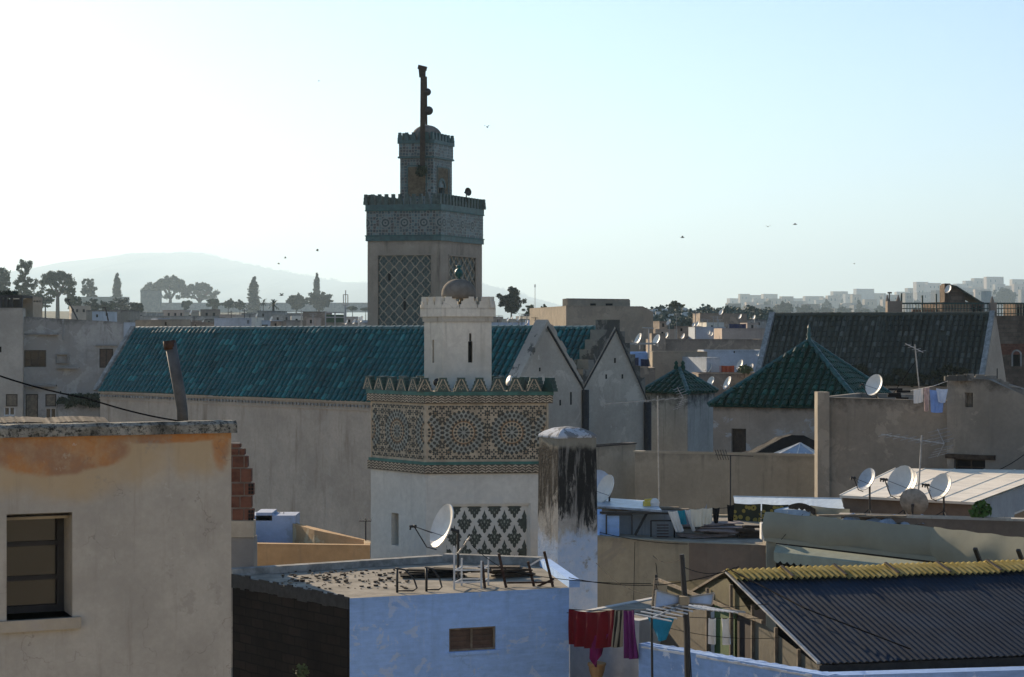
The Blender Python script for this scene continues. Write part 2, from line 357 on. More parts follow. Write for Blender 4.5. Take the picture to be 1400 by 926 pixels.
def house(name, label, cat, front, back, top, mat, base=None, par=.35, wins=(), group=None, rmat=None, cap=None, pth=.22, capmat=None):
    fr = [G2(*q) for q in front]; n0 = len(fr)
    if isinstance(back, (int, float)):
        d = (fr[-1]-fr[0]).normalized(); bv = V((-d.y, d.x))*back; bk = [fr[-1]+bv, fr[0]+bv]
    else: bk = [G2(*q) for q in back]
    poly = fr + bk; N_ = len(poly)
    if isinstance(top, (list, tuple)): tz = [Z(t, q[1]) for t, q in zip(top, front)]
    else: tz = [Z(top, front[0][1])]*n0
    tz = tz + [tz[-1]] + [tz[0]]*(len(bk)-1)
    c2 = sum(poly, V((0,0)))/N_
    if base is None: base = terr(c2.x, c2.y) - .5
    root = thing(name, label, cat, (c2.x, c2.y, base), group)
    holes = {}; todo = []
    for wv in wins:
        ed, x0, y0, x1, y1, st = wv[:6]; opt = wv[6] if len(wv) > 6 else {}
        a, b = poly[ed], poly[(ed+1) % N_]; ua, Da = onwall(a, b, x0); ub, Db = onwall(a, b, x1); Dm = (Da+Db)/2
        h = (min(ua, ub), max(ua, ub), Z(y1, Dm), Z(y0, Dm), opt.get('dp', .18)); holes.setdefault(ed, []).append(h); todo.append((a, b, h, st, opt))
    mb = MB(); ml = list(mat) if isinstance(mat, (list, tuple)) else [mat]*N_
    ms = []; [ms.append(q) for q in ml if q not in ms]
    for i in range(N_):
        j = (i+1) % N_; mb.wall(poly[i], poly[j], base, tz[i], tz[j], holes.get(i, ()), ms.index(ml[i % len(ml)]))
    dist = [(p-c2).length for p in poly]; inn = [c2 + (p-c2)*(1 - min(.45, pth*1.3/max(q, .1))) for p, q in zip(poly, dist)]
    zr = min(tz) - max(par, .01)
    for i in range(N_):
        j = (i+1) % N_; A, B = poly[i], poly[j]; C, D = inn[j], inn[i]
        mb.face([(A.x,A.y,tz[i]),(B.x,B.y,tz[j]),(C.x,C.y,tz[j]),(D.x,D.y,tz[i])], 0)
        mb.face([(D.x,D.y,tz[i]),(C.x,C.y,tz[j]),(C.x,C.y,zr),(D.x,D.y,zr)], 0)
    mb.build('wall', ms, root)
    mb = MB(); mb.face([(p.x, p.y, zr+.002) for p in inn]); mb.build('roof', rmat or M['roofdirt'], root)
    if cap:
        mb = MB()
        for i in range(N_):
            j = (i+1) % N_; A, B, C, D = poly[i], poly[j], inn[j], inn[i]
            oA, oB = c2+(A-c2)*(1+.06/max(dist[i],.1)), c2+(B-c2)*(1+.06/max(dist[j],.1))
            lo = [V((oA.x,oA.y,tz[i]+.003)), V((oB.x,oB.y,tz[j]+.003)), V((C.x,C.y,tz[j]+.003)), V((D.x,D.y,tz[i]+.003))]; up = V((0,0,cap))
            mb.face([q+up for q in lo]); mb.face([lo[0],lo[1],lo[1]+up,lo[0]+up]); mb.face([lo[2],lo[3],lo[3]+up,lo[2]+up]); mb.face(lo[::-1])
        mb.build('coping', capmat or M['ash'], root)
    for a, b, h, st, opt in todo: win_build(root, a, b, h, st, opt)
    root['_p'] = ''
    del root['_p']
    return root, poly, tz

# ------------------------------------------------------------------ tiled roof slopes
def tiles(mb, o, e, s_, n, L, hi, lo=lambda u: 0.0, tw=.36, tl=.36, m=0):
    """half-round tiles: o eave start, e along the eave, s_ up the slope, n slope normal; hi/lo(u) slope extent"""
    nc = max(1, round(L/tw)); tw = L/nc; r = tw*.33; K = 6
    ph = R.uniform(0, 6); wob = lambda u, v: n*(.035*math.sin(u*.55+ph)+.025*math.sin(u*1.6+v*.9+ph)+.02*math.sin(v*1.9+u*.23))
    for c in range(nc):
        u = (c+.5)*tw; a0, a1 = lo(u), hi(u)
        if a1-a0 < .05: continue
        h0, h1 = max(a0, lo(u-tw/2)), hi(u-tw/2); g0, g1 = lo(u+tw/2), hi(u+tw/2)
        q = [o+e*(u-tw/2)+s_*lo(u-tw/2), o+e*(u+tw/2)+s_*g0, o+e*(u+tw/2)+s_*max(g0, g1), o+e*(u-tw/2)+s_*max(lo(u-tw/2), h1)]
        mb.face([p_-n*.04 for p_ in q], m, [(c+.5, .5)]*4)
        k0 = int(a0/tl)
        for k in range(k0, int(a1/tl)+1):
            v0, v1 = max(a0, k*tl), min(a1, (k+1)*tl)
            if R.random() < .012: continue          # a slipped or missing tile
            if v1-v0 < .02: continue
            du = R.uniform(-.012, .012); lift = .035+R.uniform(-.006, .012); W0, W1 = wob(u, v0), wob(u, v1); uv = (c*1.37+.5, k*2.11+.5); A = []; B = []
            for t in range(K):
                an = math.pi*t/(K-1); x = -r*math.cos(an); z = r*1.05*math.sin(an)
                A.append(o+e*(u+du+x)+s_*(v0-.03)+n*(z+lift)+W0); B.append(o+e*(u+du*.5+x*.86)+s_*v1+n*(z*.86+.004)+W1)
            for t in range(K-1): mb.face([A[t], A[t+1], B[t+1], B[t]], m, [uv]*4)
            mb.face(A[::-1], m, [uv]*K)
def ridge(mb, p, q, r=.13, tl=.4, m=0):
    p, q = V(p), V(q); d = q-p; L = d.length; k = max(1, int(L/tl)); d = d/L
    for i in range(k):
        a = p+d*(L*i/k); b = p+d*(L*(i+1)/k+.03); mb.tube([a, b], [r*(1+R.uniform(-.05,.05)), r*.86], 8, m)

# ------------------------------------------------------------------ satellite dishes
def dish_shape(mb, nrm, c, dia, m=0, mback=None):
    c = V(c); q = V((0,0,1)).rotation_difference(V(nrm)); r = dia/2; n = 20; rings = []
    prof = [(t*r, .22*dia*(t*t)*.62-.136*dia*.5) for t in (0, .35, .7, .92, 1.0)]
    for off in (0, -.022*dia-.006):
        rings.append([[c + q @ V((pr*math.cos(2*math.pi*k/n)*.94, pr*math.sin(2*math.pi*k/n), h+off)) for k in range(n)] for pr, h in prof])
    for lay, sg in ((0, 1), (1, -1)):
        for i in range(len(prof)-1):
            for k in range(n):
                f = [rings[lay][i][k], rings[lay][i+1][k], rings[lay][i+1][(k+1)%n], rings[lay][i][(k+1)%n]]
                mb.face(f if sg > 0 else f[::-1], m if sg > 0 else (m if mback is None else mback))
    for k in range(n): mb.face([rings[0][-1][k], rings[1][-1][k], rings[1][-1][(k+1)%n], rings[0][-1][(k+1)%n]], m)
def dish(label, px, py, D, size, floor, az=201, el=25, mat=None, simple_=False, group='satellite dishes on the rooftops', mastx=0.0, backmat=None, nlnb=1):
    """px,py reflector centre, size long axis in photo px, floor = photo row where the mast stands"""
    c = P(px, py, D); dia = size/F*D; a = math.radians(az); el = math.radians(el)
    n = V((math.cos(a)*math.cos(el), math.sin(a)*math.cos(el), math.sin(el))); mat = mat or M['dish']
    back = c - n*.12*dia; foot = V((back.x+mastx, back.y, Z(floor, D)))
    if simple_:
        mb = MB(); dish_shape(mb, n, c, dia); mb.tube([foot, V((foot.x, foot.y, back.z)), back], .03, 5, 1)
        lp = c - V((0,0,1))*dia*.48; mb.bar(lp, lp + n*dia*.55 + V((0,0,.12*dia)), .025, m=1)
        o = mb.build('satellite_dish', [mat, M['steel']]); return tag(o, label, 'satellite dish', group)
    root = thing('satellite_dish', label, 'satellite dish', foot, group)
    mb = MB(); dish_shape(mb, n, c, dia, 0, 1); mb.build('reflector', [mat, backmat or M['dishgrey']], root, merge=True)
    mb = MB(); mb.tube([foot, V((foot.x, foot.y, back.z-.02))], .024, 8); mb.tube([V((foot.x, foot.y, back.z-.06)), back], .03, 8)
    side = V((-n.y, n.x, 0)).normalized()
    for s in (-1, 1): mb.bar(V((foot.x, foot.y, foot.z+.3*(back.z-foot.z))), foot + side*s*.28 + n*.1, .02)
    mb.build('mast', M['iron'], root)
    up = V((0,0,1)) - n*n.z; up.normalize(); lp = c - up*dia*.5; tip = c + n*dia*.62 - up*dia*.22
    mb = MB(); mb.tube([lp-n*.02, lp + n*dia*.2 - up*.02, tip], .012, 6)
    for s in (-1, 1): mb.tube([c + side*s*dia*.42 - up*dia*.2, tip], .006, 5)
    arm = mb.build('feed_arm', M['iron'], root)
    mb = MB(); d = (c-tip).normalized()
    for k in range(nlnb):
        t = tip + side*(k-(nlnb-1)/2)*.09; mb.lathe([(.02,-.09),(.026,-.03),(.02,-.01),(.032,.0),(.032,.04)], t, 10, 0, d); mb.bar(t - d*.07, t - d*.05 - up*.07, .03)
    mb.build('receiver', M['iron'], root)
    return root

# ------------------------------------------------------------------ trees
def leaf(mb, c, s, m=0):
    a = V((R.gauss(0,1), R.gauss(0,1), R.gauss(0,1))).normalized(); b = a.orthogonal().normalized(); t = R.uniform(0, 6.28); cc = a.cross(b)
    p = b*math.cos(t)+cc*math.sin(t); q = a.cross(p); s1, s2 = s*R.uniform(.6, 1.3), s*R.uniform(.35, .8)
    mb.face([c-p*s1, c-q*s2*.8, c+p*s1, c+q*s2], m)
def clump(mb, c, rx, rz, n, s, m=0):
    n = int(n*1.9)
    for _ in range(n):
        d = V((R.gauss(0,1), R.gauss(0,1), R.gauss(0,1))).normalized(); k = R.random()**.45*R.uniform(.8, 1.12)
        leaf(mb, c + V((d.x*rx*k, d.y*rx*k, d.z*rz*k)), s, m)
def tree(name, label, px, pyb, pyt, wpx, D, kind, group=None, mat=None, dens=1.0):
    D = FD(D); k = D/F; x, zb, zt = X(px, D), Z(pyb, D), Z(pyt, D); H = zt-zb; W = wpx*k; base = V((x, D, zb)); ls = max(.10, k*1.35)
    ground = min(zb, max(terr(x, D)-.3, zb-6))
    root = thing(name, label, 'palm' if kind == 'palm' else ('shrub' if kind == 'bush' else 'tree'), (x, D, ground), group); mb = MB(); tr = MB(); cl = []
    tr_r = max(.12, W*.035)
    if kind == 'cypress':
        n = 44
        for i in range(n):
            t = i/(n-1); r = W/2*(.62+.38*S(1-t*1.1))*(1 if t < .82 else max(.25, (1-t)/.18*.9))
            cl.append((base+V((R.uniform(-.08,.08)*W, R.uniform(-.08,.08)*W, H*t*.97)), r*R.uniform(.85,1.05), H*.045, 80))
        tr.tube([V((x,D,ground)), base+V((0,0,H*.4))], tr_r, 6)
    elif kind == 'umbrella':
        for i in range(70):
            a = R.uniform(0, 6.28); rr = W/2*math.sqrt(R.random())*.92; q = rr/(W/2)
            cl.append((base+V((rr*math.cos(a), rr*math.sin(a), H*(.93-.30*q*q-R.uniform(0,.12)))), W*.08*R.uniform(.6,1.35), H*.07*R.uniform(.6,1.35), 38))
        for i in range(16):
            a = R.uniform(0,6.28); rr = W/2*R.uniform(.2,.95); cl.append((base+V((rr*math.cos(a), rr*math.sin(a), H*R.uniform(.36,.66))), W*.09, H*.07, 45))
        tr_r *= 1.25; fork = base+V((0,0,H*.3)); tr.tube([V((x,D,ground)), fork], [tr_r*1.4, tr_r], 7)
        for i in range(7):
            a = i*.9+R.uniform(0,.5); tr.tube([fork, base+V((W*.16*math.cos(a), W*.16*math.sin(a), H*.52)), base+V((W*.34*math.cos(a), W*.34*math.sin(a), H*.76))], [tr_r*.7, tr_r*.45, tr_r*.2], 5)
    elif kind == 'airy':
        for i in range(64):
            t = R.uniform(.12, 1); a = R.uniform(0,6.28); rr = W/2*R.uniform(.15,.95)*math.sin(math.pi*min(1, (1.12-t)*.95))**.6
            cl.append((base+V((rr*math.cos(a), rr*math.sin(a), H*t*.95)), W*.12*R.uniform(.6,1.3), H*.055*R.uniform(.7,1.3), 34))
            if i % 3 == 0: tr.tube([base+V((0,0,H*t*.7)), cl[-1][0]], [tr_r*.4, tr_r*.15], 4)
        tr.tube([V((x,D,ground)), base+V((0,0,H*.9))], [tr_r*1.2, tr_r*.3], 6)
    elif kind == 'palm':
        top = base+V((0,0,H*.72)); tr.tube([V((x,D,ground)), top], tr_r*1.3, 6)
        for i in range(26):
            a = R.uniform(0,6.28); el = R.uniform(-.5,1.2); L = W*.55; prev = top; d = V((math.cos(a)*math.cos(el), math.sin(a)*math.cos(el), math.sin(el)))
            for j in range(5):
                nx = prev + d*L/5; sd = V((-d.y, d.x, 0)).normalized()*W*.035
                mb.face([prev-sd, nx-sd, nx+sd, prev+sd]); d = (d+V((0,0,-.22))).normalized(); prev = nx
    else:  # round, bush
        m_ = 92 if kind == 'round' else 46
        for i in range(m_):
            d = V((R.gauss(0,1), R.gauss(0,1), R.gauss(0,1))).normalized(); k_ = R.random()**.4*R.uniform(.62,.95)
            lo = .14 if kind == 'round' else -.1
            cl.append((base+V((d.x*W/2*k_, d.y*W/2*k_, H*(lo+(1-lo)*.5)+d.z*H*(1-lo)*.5*k_)), W*.105*R.uniform(.5,1.35), H*.08*R.uniform(.5,1.35), 34))
        tr.tube([V((x,D,ground)), base+V((0,0,H*.5))], [tr_r*1.3, tr_r*.6], 6)
        for i in range(5):
            a = i*1.3; tr.tube([base+V((0,0,H*.25)), base+V((W*.3*math.cos(a), W*.3*math.sin(a), H*.62))], [tr_r*.6, tr_r*.2], 4)
    for c, rx, rz, n in cl: clump(mb, c, rx, rz, int(n*dens), ls)
    mb.build('crown', mat or M['leaf'], root); tr.build('trunk', M['bark'], root)
    return root

# ------------------------------------------------------------------ cloth, cable, mast
def cloth(name, label, p, q, drop, mat, cat='laundry', waves=3, amp=.03, shear=0.0, nu=18, nv=10, group=None, ragged=0.0, taper=0.0, sag=0.02):
    p, q = V(p), V(q); mb = MB(); e = q-p; L = e.length; n = V((e.y, -e.x, 0)).normalized(); ph = R.uniform(0, 6)
    def pt(i, j, off):
        u, v = i/nu, j/nv; w = amp*(.25+v)*math.sin(u*waves*6.28+ph+v*.8) + amp*.4*math.sin(u*waves*14+ph)*v
        uu = u + taper*v*(.5-u)
        return p + e*uu + e.normalized()*(shear*v*drop) + n*(w+off) + V((0,0,-drop*v*(1+ragged*math.sin(u*5+ph)) - sag*math.sin(math.pi*u)))
    for off in (0.0, -.006):
        for i in range(nu):
            for j in range(nv):
                f = [pt(i,j+1,off), pt(i+1,j+1,off), pt(i+1,j,off), pt(i,j,off)]; uv = [(i/nu,(j+1)/nv),((i+1)/nu,(j+1)/nv),((i+1)/nu,j/nv),(i/nu,j/nv)]
                mb.face(f if off == 0 else f[::-1], 0, uv if off == 0 else uv[::-1])
    o = mb.build(name, mat, None, True); return tag(o, label, cat, group)
def cable(label, pts, r=.008, sag=.15, n=14, name='cable', mat=None, cat='cable'):
    out = []
    for a, b in zip(pts[:-1], pts[1:]):
        for i in range(n): t = i/n; out.append(V(a).lerp(V(b), t) - V((0,0,sag*4*t*(1-t))))
    out.append(V(pts[-1])); mb = MB(); mb.tube(out, r, 5); o = mb.build(name, mat or M['rubber']); return tag(o, label, cat)
def yagi(label, p, q, foot, nel=9, half=.35, updown=False, mat=None, reflector=True):
    """television antenna: boom p->q with cross elements, mast down to foot"""
    p, q, foot = V(p), V(q), V(foot); root = thing('television_antenna', label, 'antenna', foot); mid = V((foot.x, foot.y, 0))
    e = (q-p).normalized(); sd = V((-e.y, e.x, 0)).normalized()*.8 + V((0,0,.25 if updown else .1)); sd.normalize(); mat = mat or M['steel']
    t = max(0, min(1, (V((foot.x, foot.y, p.z))-p).dot(q-p)/(q-p).length_squared)); j = p.lerp(q, t)
    mb = MB(); mb.bar(p, q, .022); mb.build('boom', mat, root)
    mb = MB()
    for i in range(nel): c = p.lerp(q, (i+.5)/nel); h = half*(.7+.3*i/nel); mb.tube([c-sd*h, c+sd*h], .007, 5)
    if reflector:
        for s in (-1, 1):
            for k in range(4): c = q + V((0,0,s*(.08+.07*k))) - e*.06*k; mb.tube([c-sd*half, c+sd*half], .006, 4)
            mb.bar(q, q+V((0,0,s*.32))-e*.2, .015)
    mb.build('rods', mat, root)
    mb = MB(); mb.tube([foot, V((j.x, j.y, j.z+.12))], .02, 8); mb.build('mast', M['steel'], root)
    return root
# ------------------------------------------------------------------ camera, sun, sky, haze
SUN_AZ, SUN_EL = -29.0, 17.0
cam = bpy.data.cameras.new('camera'); co = bpy.data.objects.new('camera', cam); COL.objects.link(co)
co.location = (0, 0, EZ); co.rotation_euler = (math.radians(90), 0, 0)
cam.sensor_width = 36; cam.lens = F*36/1400; cam.shift_y = -(463-HY)/1400; cam.clip_end = 40000; cam.clip_start = .2
sc.camera = co
w = bpy.data.worlds.new('World'); sc.world = w; w.use_nodes = True
bg = w.node_tree.nodes['Background']; sky = w.node_tree.nodes.new('ShaderNodeTexSky'); sky.sky_type = 'NISHITA'
sky.sun_disc = False; sky.sun_elevation = math.radians(SUN_EL); sky.sun_rotation = math.radians(SUN_AZ)
sky.air_density = 1.0; sky.dust_density = 0.3; sky.ozone_density = 3.4; sky.altitude = 300
w.node_tree.links.new(sky.outputs[0], bg.inputs[0]); bg.inputs[1].default_value = .081
sl = bpy.data.lights.new('sun', 'SUN'); so = bpy.data.objects.new('sun', sl); COL.objects.link(so)
sl.energy = 5.0; sl.angle = math.radians(.5); sl.color = (1, .80, .56)
sd = V((math.sin(math.radians(SUN_AZ))*math.cos(math.radians(SUN_EL)), math.cos(math.radians(SUN_AZ))*math.cos(math.radians(SUN_EL)), math.sin(math.radians(SUN_EL))))
so.rotation_euler = sd.to_track_quat('Z', 'Y').to_euler(); so.location = (-60, 60, 80)
sc.view_settings.view_transform = 'Standard'; sc.view_settings.look = 'None'; sc.view_settings.exposure = 1.08; sc.view_settings.gamma = 1
sc.cycles.max_bounces = 6; sc.cycles.diffuse_bounces = 3; sc.cycles.glossy_bounces = 2; sc.cycles.transmission_bounces = 3; sc.cycles.volume_bounces = 0
sc.cycles.use_denoising = True
def hazebox():
    mb = MB(); mb.obox((-11000, -540, -9), (22000,0,0), (0,16500,0), (0,0,680)); n = N('haze_air'); n.t.nodes.remove(n.b)
    pv = n.node('ShaderNodeVolumePrincipled'); pv.inputs['Color'].default_value = (.56,.75,.92,1); pv.inputs['Density'].default_value = .00016; pv.inputs['Anisotropy'].default_value = .3
    n.link(pv.outputs[0], n.t.nodes['Material Output'].inputs['Volume'])
    tag(mb.build('haze', n.mat), None, None, kind='stuff')
hazebox()

# ------------------------------------------------------------------ ground and hills
def ground():
    mb = MB(); xs = [-10000,-7500,-5200,-3600,-2500,-1800,-1300,-900,-600,-420,-300,-220,-160,-120,-90,-60,-40,-20,0,20,40,60,80,100,130,160,200,260,320,420,600,900,1300,1800,2500,3600,5200,7500,10000]; ys = [-520,-400,-300,-220,-160,-110,-70,-35,20,60,100,120,140,160,190,220,260,300,350,400,450,500,560,620,700,780,860,950,1100,1250,1400,1650,1900,2200,2500,3000,3800,5000,8000,11000,15500]
    for i in range(len(xs)-1):
        for j in range(len(ys)-1): mb.face([(x,y,terr(x,y)) for x,y in ((xs[i],ys[j]),(xs[i+1],ys[j]),(xs[i+1],ys[j+1]),(xs[i],ys[j+1]))])
    tag(mb.build('ground', M['soil'], None, True), None, None, kind='structure')
ground()
HP = [(-420,418),(-200,402),(0,390),(50,384),(95,374),(140,363),(168,353),(190,349),(230,347),(262,346),(285,349),(318,358),(345,363),(370,368),(415,377),(445,382),(480,388),(505,387),(560,384),(610,385),(660,389),(690,396),(712,402),(745,414),(770,420),(800,428),(860,436),(960,440),(1100,438),(1250,430),(1500,425),(1800,430)]
def hill():
    D0 = 14000; xs = []; hs = []
    px = HP[0][0]
    while px < HP[-1][0]:
        for (a, ya), (b, yb) in zip(HP[:-1], HP[1:]):
            if a <= px <= b: t = (px-a)/(b-a); y = ya+(yb-ya)*t; break
        xs.append(X(px, D0)); hs.append(Z(y, D0) + R.uniform(-3.5, 4)); px += 4
    sh = [(0,0),(.15,.10),(.35,.32),(.55,.56),(.75,.80),(.9,.95),(1,1),(1.1,.96),(1.3,.8)]; mb = MB()
    def pt(i, k): t, h = sh[k]; return (xs[i], 6500+7500*t, 16+(hs[i]-16)*h + math.sin(xs[i]*.013+k*2.1)*28*h*(1-h)*4)
    for i in range(len(xs)-1):
        for k in range(len(sh)-1): mb.face([pt(i,k), pt(i+1,k), pt(i+1,k+1), pt(i,k+1)])
    for i in range(0, len(xs)-1):
        if R.random() < .55:      # low scrub along the crest
            c = V((xs[i], 14000, hs[i]-.4)); clump(mb, c, 22, R.uniform(5, 15), 18, 7)
    tag(mb.build('hills', M['scrubhill'], None, False), None, None, kind='structure')
hill()
# ================================================================== cream house with orange stain (near left)
def house_stain():
    n = N('stained_cream_plaster'); p = n.pos(); uv = n.uv(); s = n.sep(uv)
    # u measured along the wall from its left end, v downwards from the coping
    nb = n.noise(p, 1.3, 8, .62); nf = n.noise(p, 14, 8, .65); nw = n.noise(p, 1.9, 6, .6)
    c = n.mix(n.ramp(nb, .3, .7), (.36,.335,.285), (.46,.43,.365)); c = n.mix(n.math('MULTIPLY', n.ramp(nf, .35, .7, 1, 0), .22), c, mul((.42,.39,.33), .6))
    def blob(cu, cv, ru, rv, lo, hi):
        a = n.math('DIVIDE', n.math('SUBTRACT', s[0], cu), ru); b = n.math('DIVIDE', n.math('SUBTRACT', s[1], cv), rv)
        d = n.math('ADD', n.math('MULTIPLY', a, a), n.math('MULTIPLY', b, b)); d = n.math('ADD', d, n.math('MULTIPLY', n.math('SUBTRACT', nw, .5), 1.5))
        return n.ramp(d, lo, hi, 1, 0)
    m1 = n.math('MAXIMUM', blob(UB-2.02, -.17, .62, .26, .7, 1.15), blob(UB-1.55, -.15, .42, .22, .7, 1.2)); m1 = n.math('MAXIMUM', m1, blob(UB-2.95, -.25, .5, .40, .6, 1.1)); m1 = n.math('MAXIMUM', m1, blob(UB-.12, -.12, .12, .35, .4, 1.1)); m1 = n.math('MAXIMUM', m1, blob(UB-.7, -.0, 1.2, .10, .5, 1.1))
    halo = n.math('MAXIMUM', blob(UB-1.9, -.15, 1.3, .55, .3, 1.3), blob(UB-.3, -.1, .5, .45, .2, 1.2))
    c = n.mix(n.math('MULTIPLY', halo, .75), c, (.44,.32,.17)); oc = n.mix(n.ramp(n.noise(p, 2.2, 6, .6), .4, .62), (.42,.19,.065), (.30,.17,.10))
    oc = n.mix(n.math('MULTIPLY', n.ramp(n.noise(p, 3.1, 7, .7), .60, .66), .8), oc, (.40,.33,.24)); c = n.mix(n.math('MULTIPLY', m1, n.ramp(n.noise(p, 5, 7, .7), .3, .6, .45, .95)), c, oc)
    vo = n.node('ShaderNodeTexVoronoi', feature='DISTANCE_TO_EDGE', Scale=.9); wv = n.node('ShaderNodeTexNoise', Scale=2.2, Detail=7); n.link(p, wv.inputs['Vector']); wn = n.node('ShaderNodeVectorMath', operation='ADD'); n.link(p, wn.inputs[0]); n.link(wv.outputs[1], wn.inputs[1]); n.link(wn.outputs[0], vo.inputs['Vector'])
    c = n.mix(n.math('MULTIPLY', n.math('MULTIPLY', n.ramp(vo.outputs[0], .0, .006, 1, 0), n.ramp(nw, .48, .58)), .45), c, (.14,.12,.10)); c = n.mix(n.math('MULTIPLY', n.ramp(n.noise(p, 3.3, 8, .75), .63, .66), .5), c, (.50,.47,.41)); c = n.mix(n.math('MULTIPLY', n.ramp(n.noise(p, 2.1, 8, .7), .60, .63), .4), c, (.27,.25,.21))
    st = n.ramp(n.noise(n.scale(uv, (6,.4,1)), 1, 6, .7), .52, .75); c = n.mix(n.math('MULTIPLY', st, .35), c, (.17,.14,.10))
    n.bump(n.math('ADD', n.math('MULTIPLY', nf, .5), nb), .35, .02)
    return n.out(c, .93, .12)
A0, A1 = V((-9.2, 18.33)), V((-3.10, 21.0))
A0 = A1 + (V((-5.385,20.0))-A1)*(2.45); UB = (A1-A0).length + A0.x*.37
M['stainwall'] = house_stain()
def near_house():
    d = (A1-A0).normalized(); nb = V((-d.y, d.x)); zc = 14.893
    root = thing('cream_house', 'cream plastered house with orange damp stains under a lichen covered coping and a dark window', 'house', (-6, 22, 0))
    def hole(x0, y0, x1, y1):
        ua, Da = onwall(A0, A1, x0); ub, Db = onwall(A0, A1, x1); return (ua, ub, Z(y1, (Da+Db)/2), Z(y0, (Da+Db)/2), .55)
    h = hole(9, 702, 99, 846); B1, B0 = A1+nb*4.5, A0+nb*4.5
    mb = MB(); mb.wall(A0, A1, 0, zc, zc, [h]); mb.wall(A1, B1, 0, 14.2, 14.2); mb.wall(B1, B0, 0, 14.2, 14.2); mb.wall(B0, A0, 0, 14.2, 14.2)
    C0, C1 = A0+nb*.24, A1+nb*.24; mb.wall(C1, C0, 14.0, zc, zc); mb.wall(A1, C1, 14.2, zc, zc)
    mb.build('wall', M['stainwall'], root)
    mb = MB(); mb.face([(q.x,q.y,14.05) for q in (A0+nb*.02, A1+nb*.02, B1-nb*.02, B0-nb*.02)]); mb.build('roof', M['roofdirt'], root)
    # coping slab, worn and uneven
    mb = MB(); L = (A1-A0).length+.05; e3 = V((d.x,d.y,0)); n3 = V((nb.x,nb.y,0)); o = V((A0.x,A0.y,zc)) - n3*.07; k = 60; pr = []
    for i in range(k+1):
        t = L*i/k; j = R.uniform; pr.append([o+e3*t+n3*j(-.006,.006)+V((0,0,.004)), o+e3*t+n3*j(-.008,.006)+V((0,0,.10+j(-.006,.006))), o+e3*t+n3*.05+V((0,0,.135+j(-.006,.006))), o+e3*t+n3*.36+V((0,0,.13)), o+e3*t+n3*.36+V((0,0,.004))])
    for i in range(k):
        for q in range(5): mb.face([pr[i][q], pr[i+1][q], pr[i+1][(q+1)%5], pr[i][(q+1)%5]])
    mb.face(pr[0]); mb.face(pr[-1][::-1]); mb.build('coping', M['lichen'], root)
    win_build(root, A0, A1, h, 'glass', dict(cols=1, rows=3, fw=.075, dp=.55, fmat=M['iron'], sill=.12, smat=M['cream']))
near_house()
d_ = (A1-A0).normalized()
def stovepipe():
    mb = MB(); D = 22.3; f = P(249, 640, D); f.z = 14.05
    mb.tube([f, P(250,578,D)], .060, 12, 1); mb.tube([P(250,579,D), P(249,560,D), P(246,540,D), P(233,470,D)], [.064,.064,.067,.067], 14, 0); mb.tube([P(233,478,D), P(231.5,466,D)], .074, 14, 1)
    o = mb.build('stovepipe', [M['steel2'], M['rust']], None, True); tag(o, 'bent grey metal stovepipe leaning above the cream house', 'stovepipe')
M['steel2'] = simple('weathered_zinc', (.085,.09,.09), .7, .3, .2, var=.5, sc_=3)
stovepipe()
def roof_sheets():
    mb = MB(); D = 20.6
    for px0, px1, y0, y1, D0 in ((-30,70,584,573,20.2),(62,150,583,573,20.5)):
        a, b = P(px0,y0-2,D0), P(px1,y0-3,D0+.45); n = 26; dz = V((-.12,.30,.045))
        for i in range(n):
            f = lambda t: a.lerp(b,t)+V((0,0,.012+R.uniform(-.004,.006)+.02*math.sin(t*3)))
            p, q = f(i/n), f((i+1)/n); mb.face([p,q,q+dz,p+dz]); mb.face([p+dz,q+dz,q+V((0,0,-.01)),p+V((0,0,-.01))])
    o = mb.build('roof_sheet', M['rustsheet']); tag(o, 'crumpled old roofing sheet lying on the lichen covered coping', 'roofing sheet')
M['rustsheet'] = simple('rusty_sheet', (.13,.105,.08), .85, .15, 0, var=.6, sc_=6)
roof_sheets()
def brickstub():
    D = 36.9; root = thing('broken_brick_wall', 'broken wall of red hollow bricks on a grey base beside the cream house', 'wall', P(325,800,D)*1.0)
    k = D/F; m = MB(); rows = [(606,613,329),(613,623,335),(623,640,339),(640,660,344),(660,678,347),(678,695,345),(695,712,347)]; x0 = 300
    for i, (ya, yb, xe) in enumerate(rows):
        px = x0-6*(i%2)
        while px < xe-2:
            e = min(px+17+R.uniform(-2,2), xe); o = P(px+.7, yb-1, D+R.uniform(-.012,.012)); m.obox(o, ((e-px-1.4)*k,0,0), (0,.2,0), (0,0,(yb-ya-2.2)*k), 0); px = e
        mm = P(x0, yb, D+.02); m.obox(mm, ((xe-x0-2)*k,0,0), (0,.16,0), (0,0,(yb-ya)*k*.98), 1)
    for (xx, yy) in ((339,661),(339,697)):        # open ends of the hollow bricks
        for a in range(2):
            for b in range(3): m.obox(P(xx+.4+a*4.0, yy+4.6+b*5.0, D-.016), (3.0*k,0,0), (0,.01,0), (0,0,3.8*k), 2)
    m.build('brickwork', [M['redbrick'], M['mortar'], M['dark']], root)
    m = MB(); m.obox(P(296,735,D-.03), (51*k,0,0), (0,.3,0), (0,0,22.6*k)); m.build('ledge', M['cream'], root)
    m = MB(); m.obox(V((X(290,D), D, 9.5)), (57*k,0,0), (0,.5,0), (0,0,Z(735.3,D)-9.5)); m.build('base', M['cement'], root)
M['redbrick'] = simple('red_hollow_brick', (.15,.065,.042), .9, .1, var=.45, sc_=5, bump=.3); M['mortar'] = simple('grey_mortar', (.24,.21,.18), .95, .1, var=.3)
brickstub()
cable('black cable sagging from the left edge past the stovepipe', [P(-60,492,19), P(120,545,20.3), P(280,580,21.2)], .009, .04)

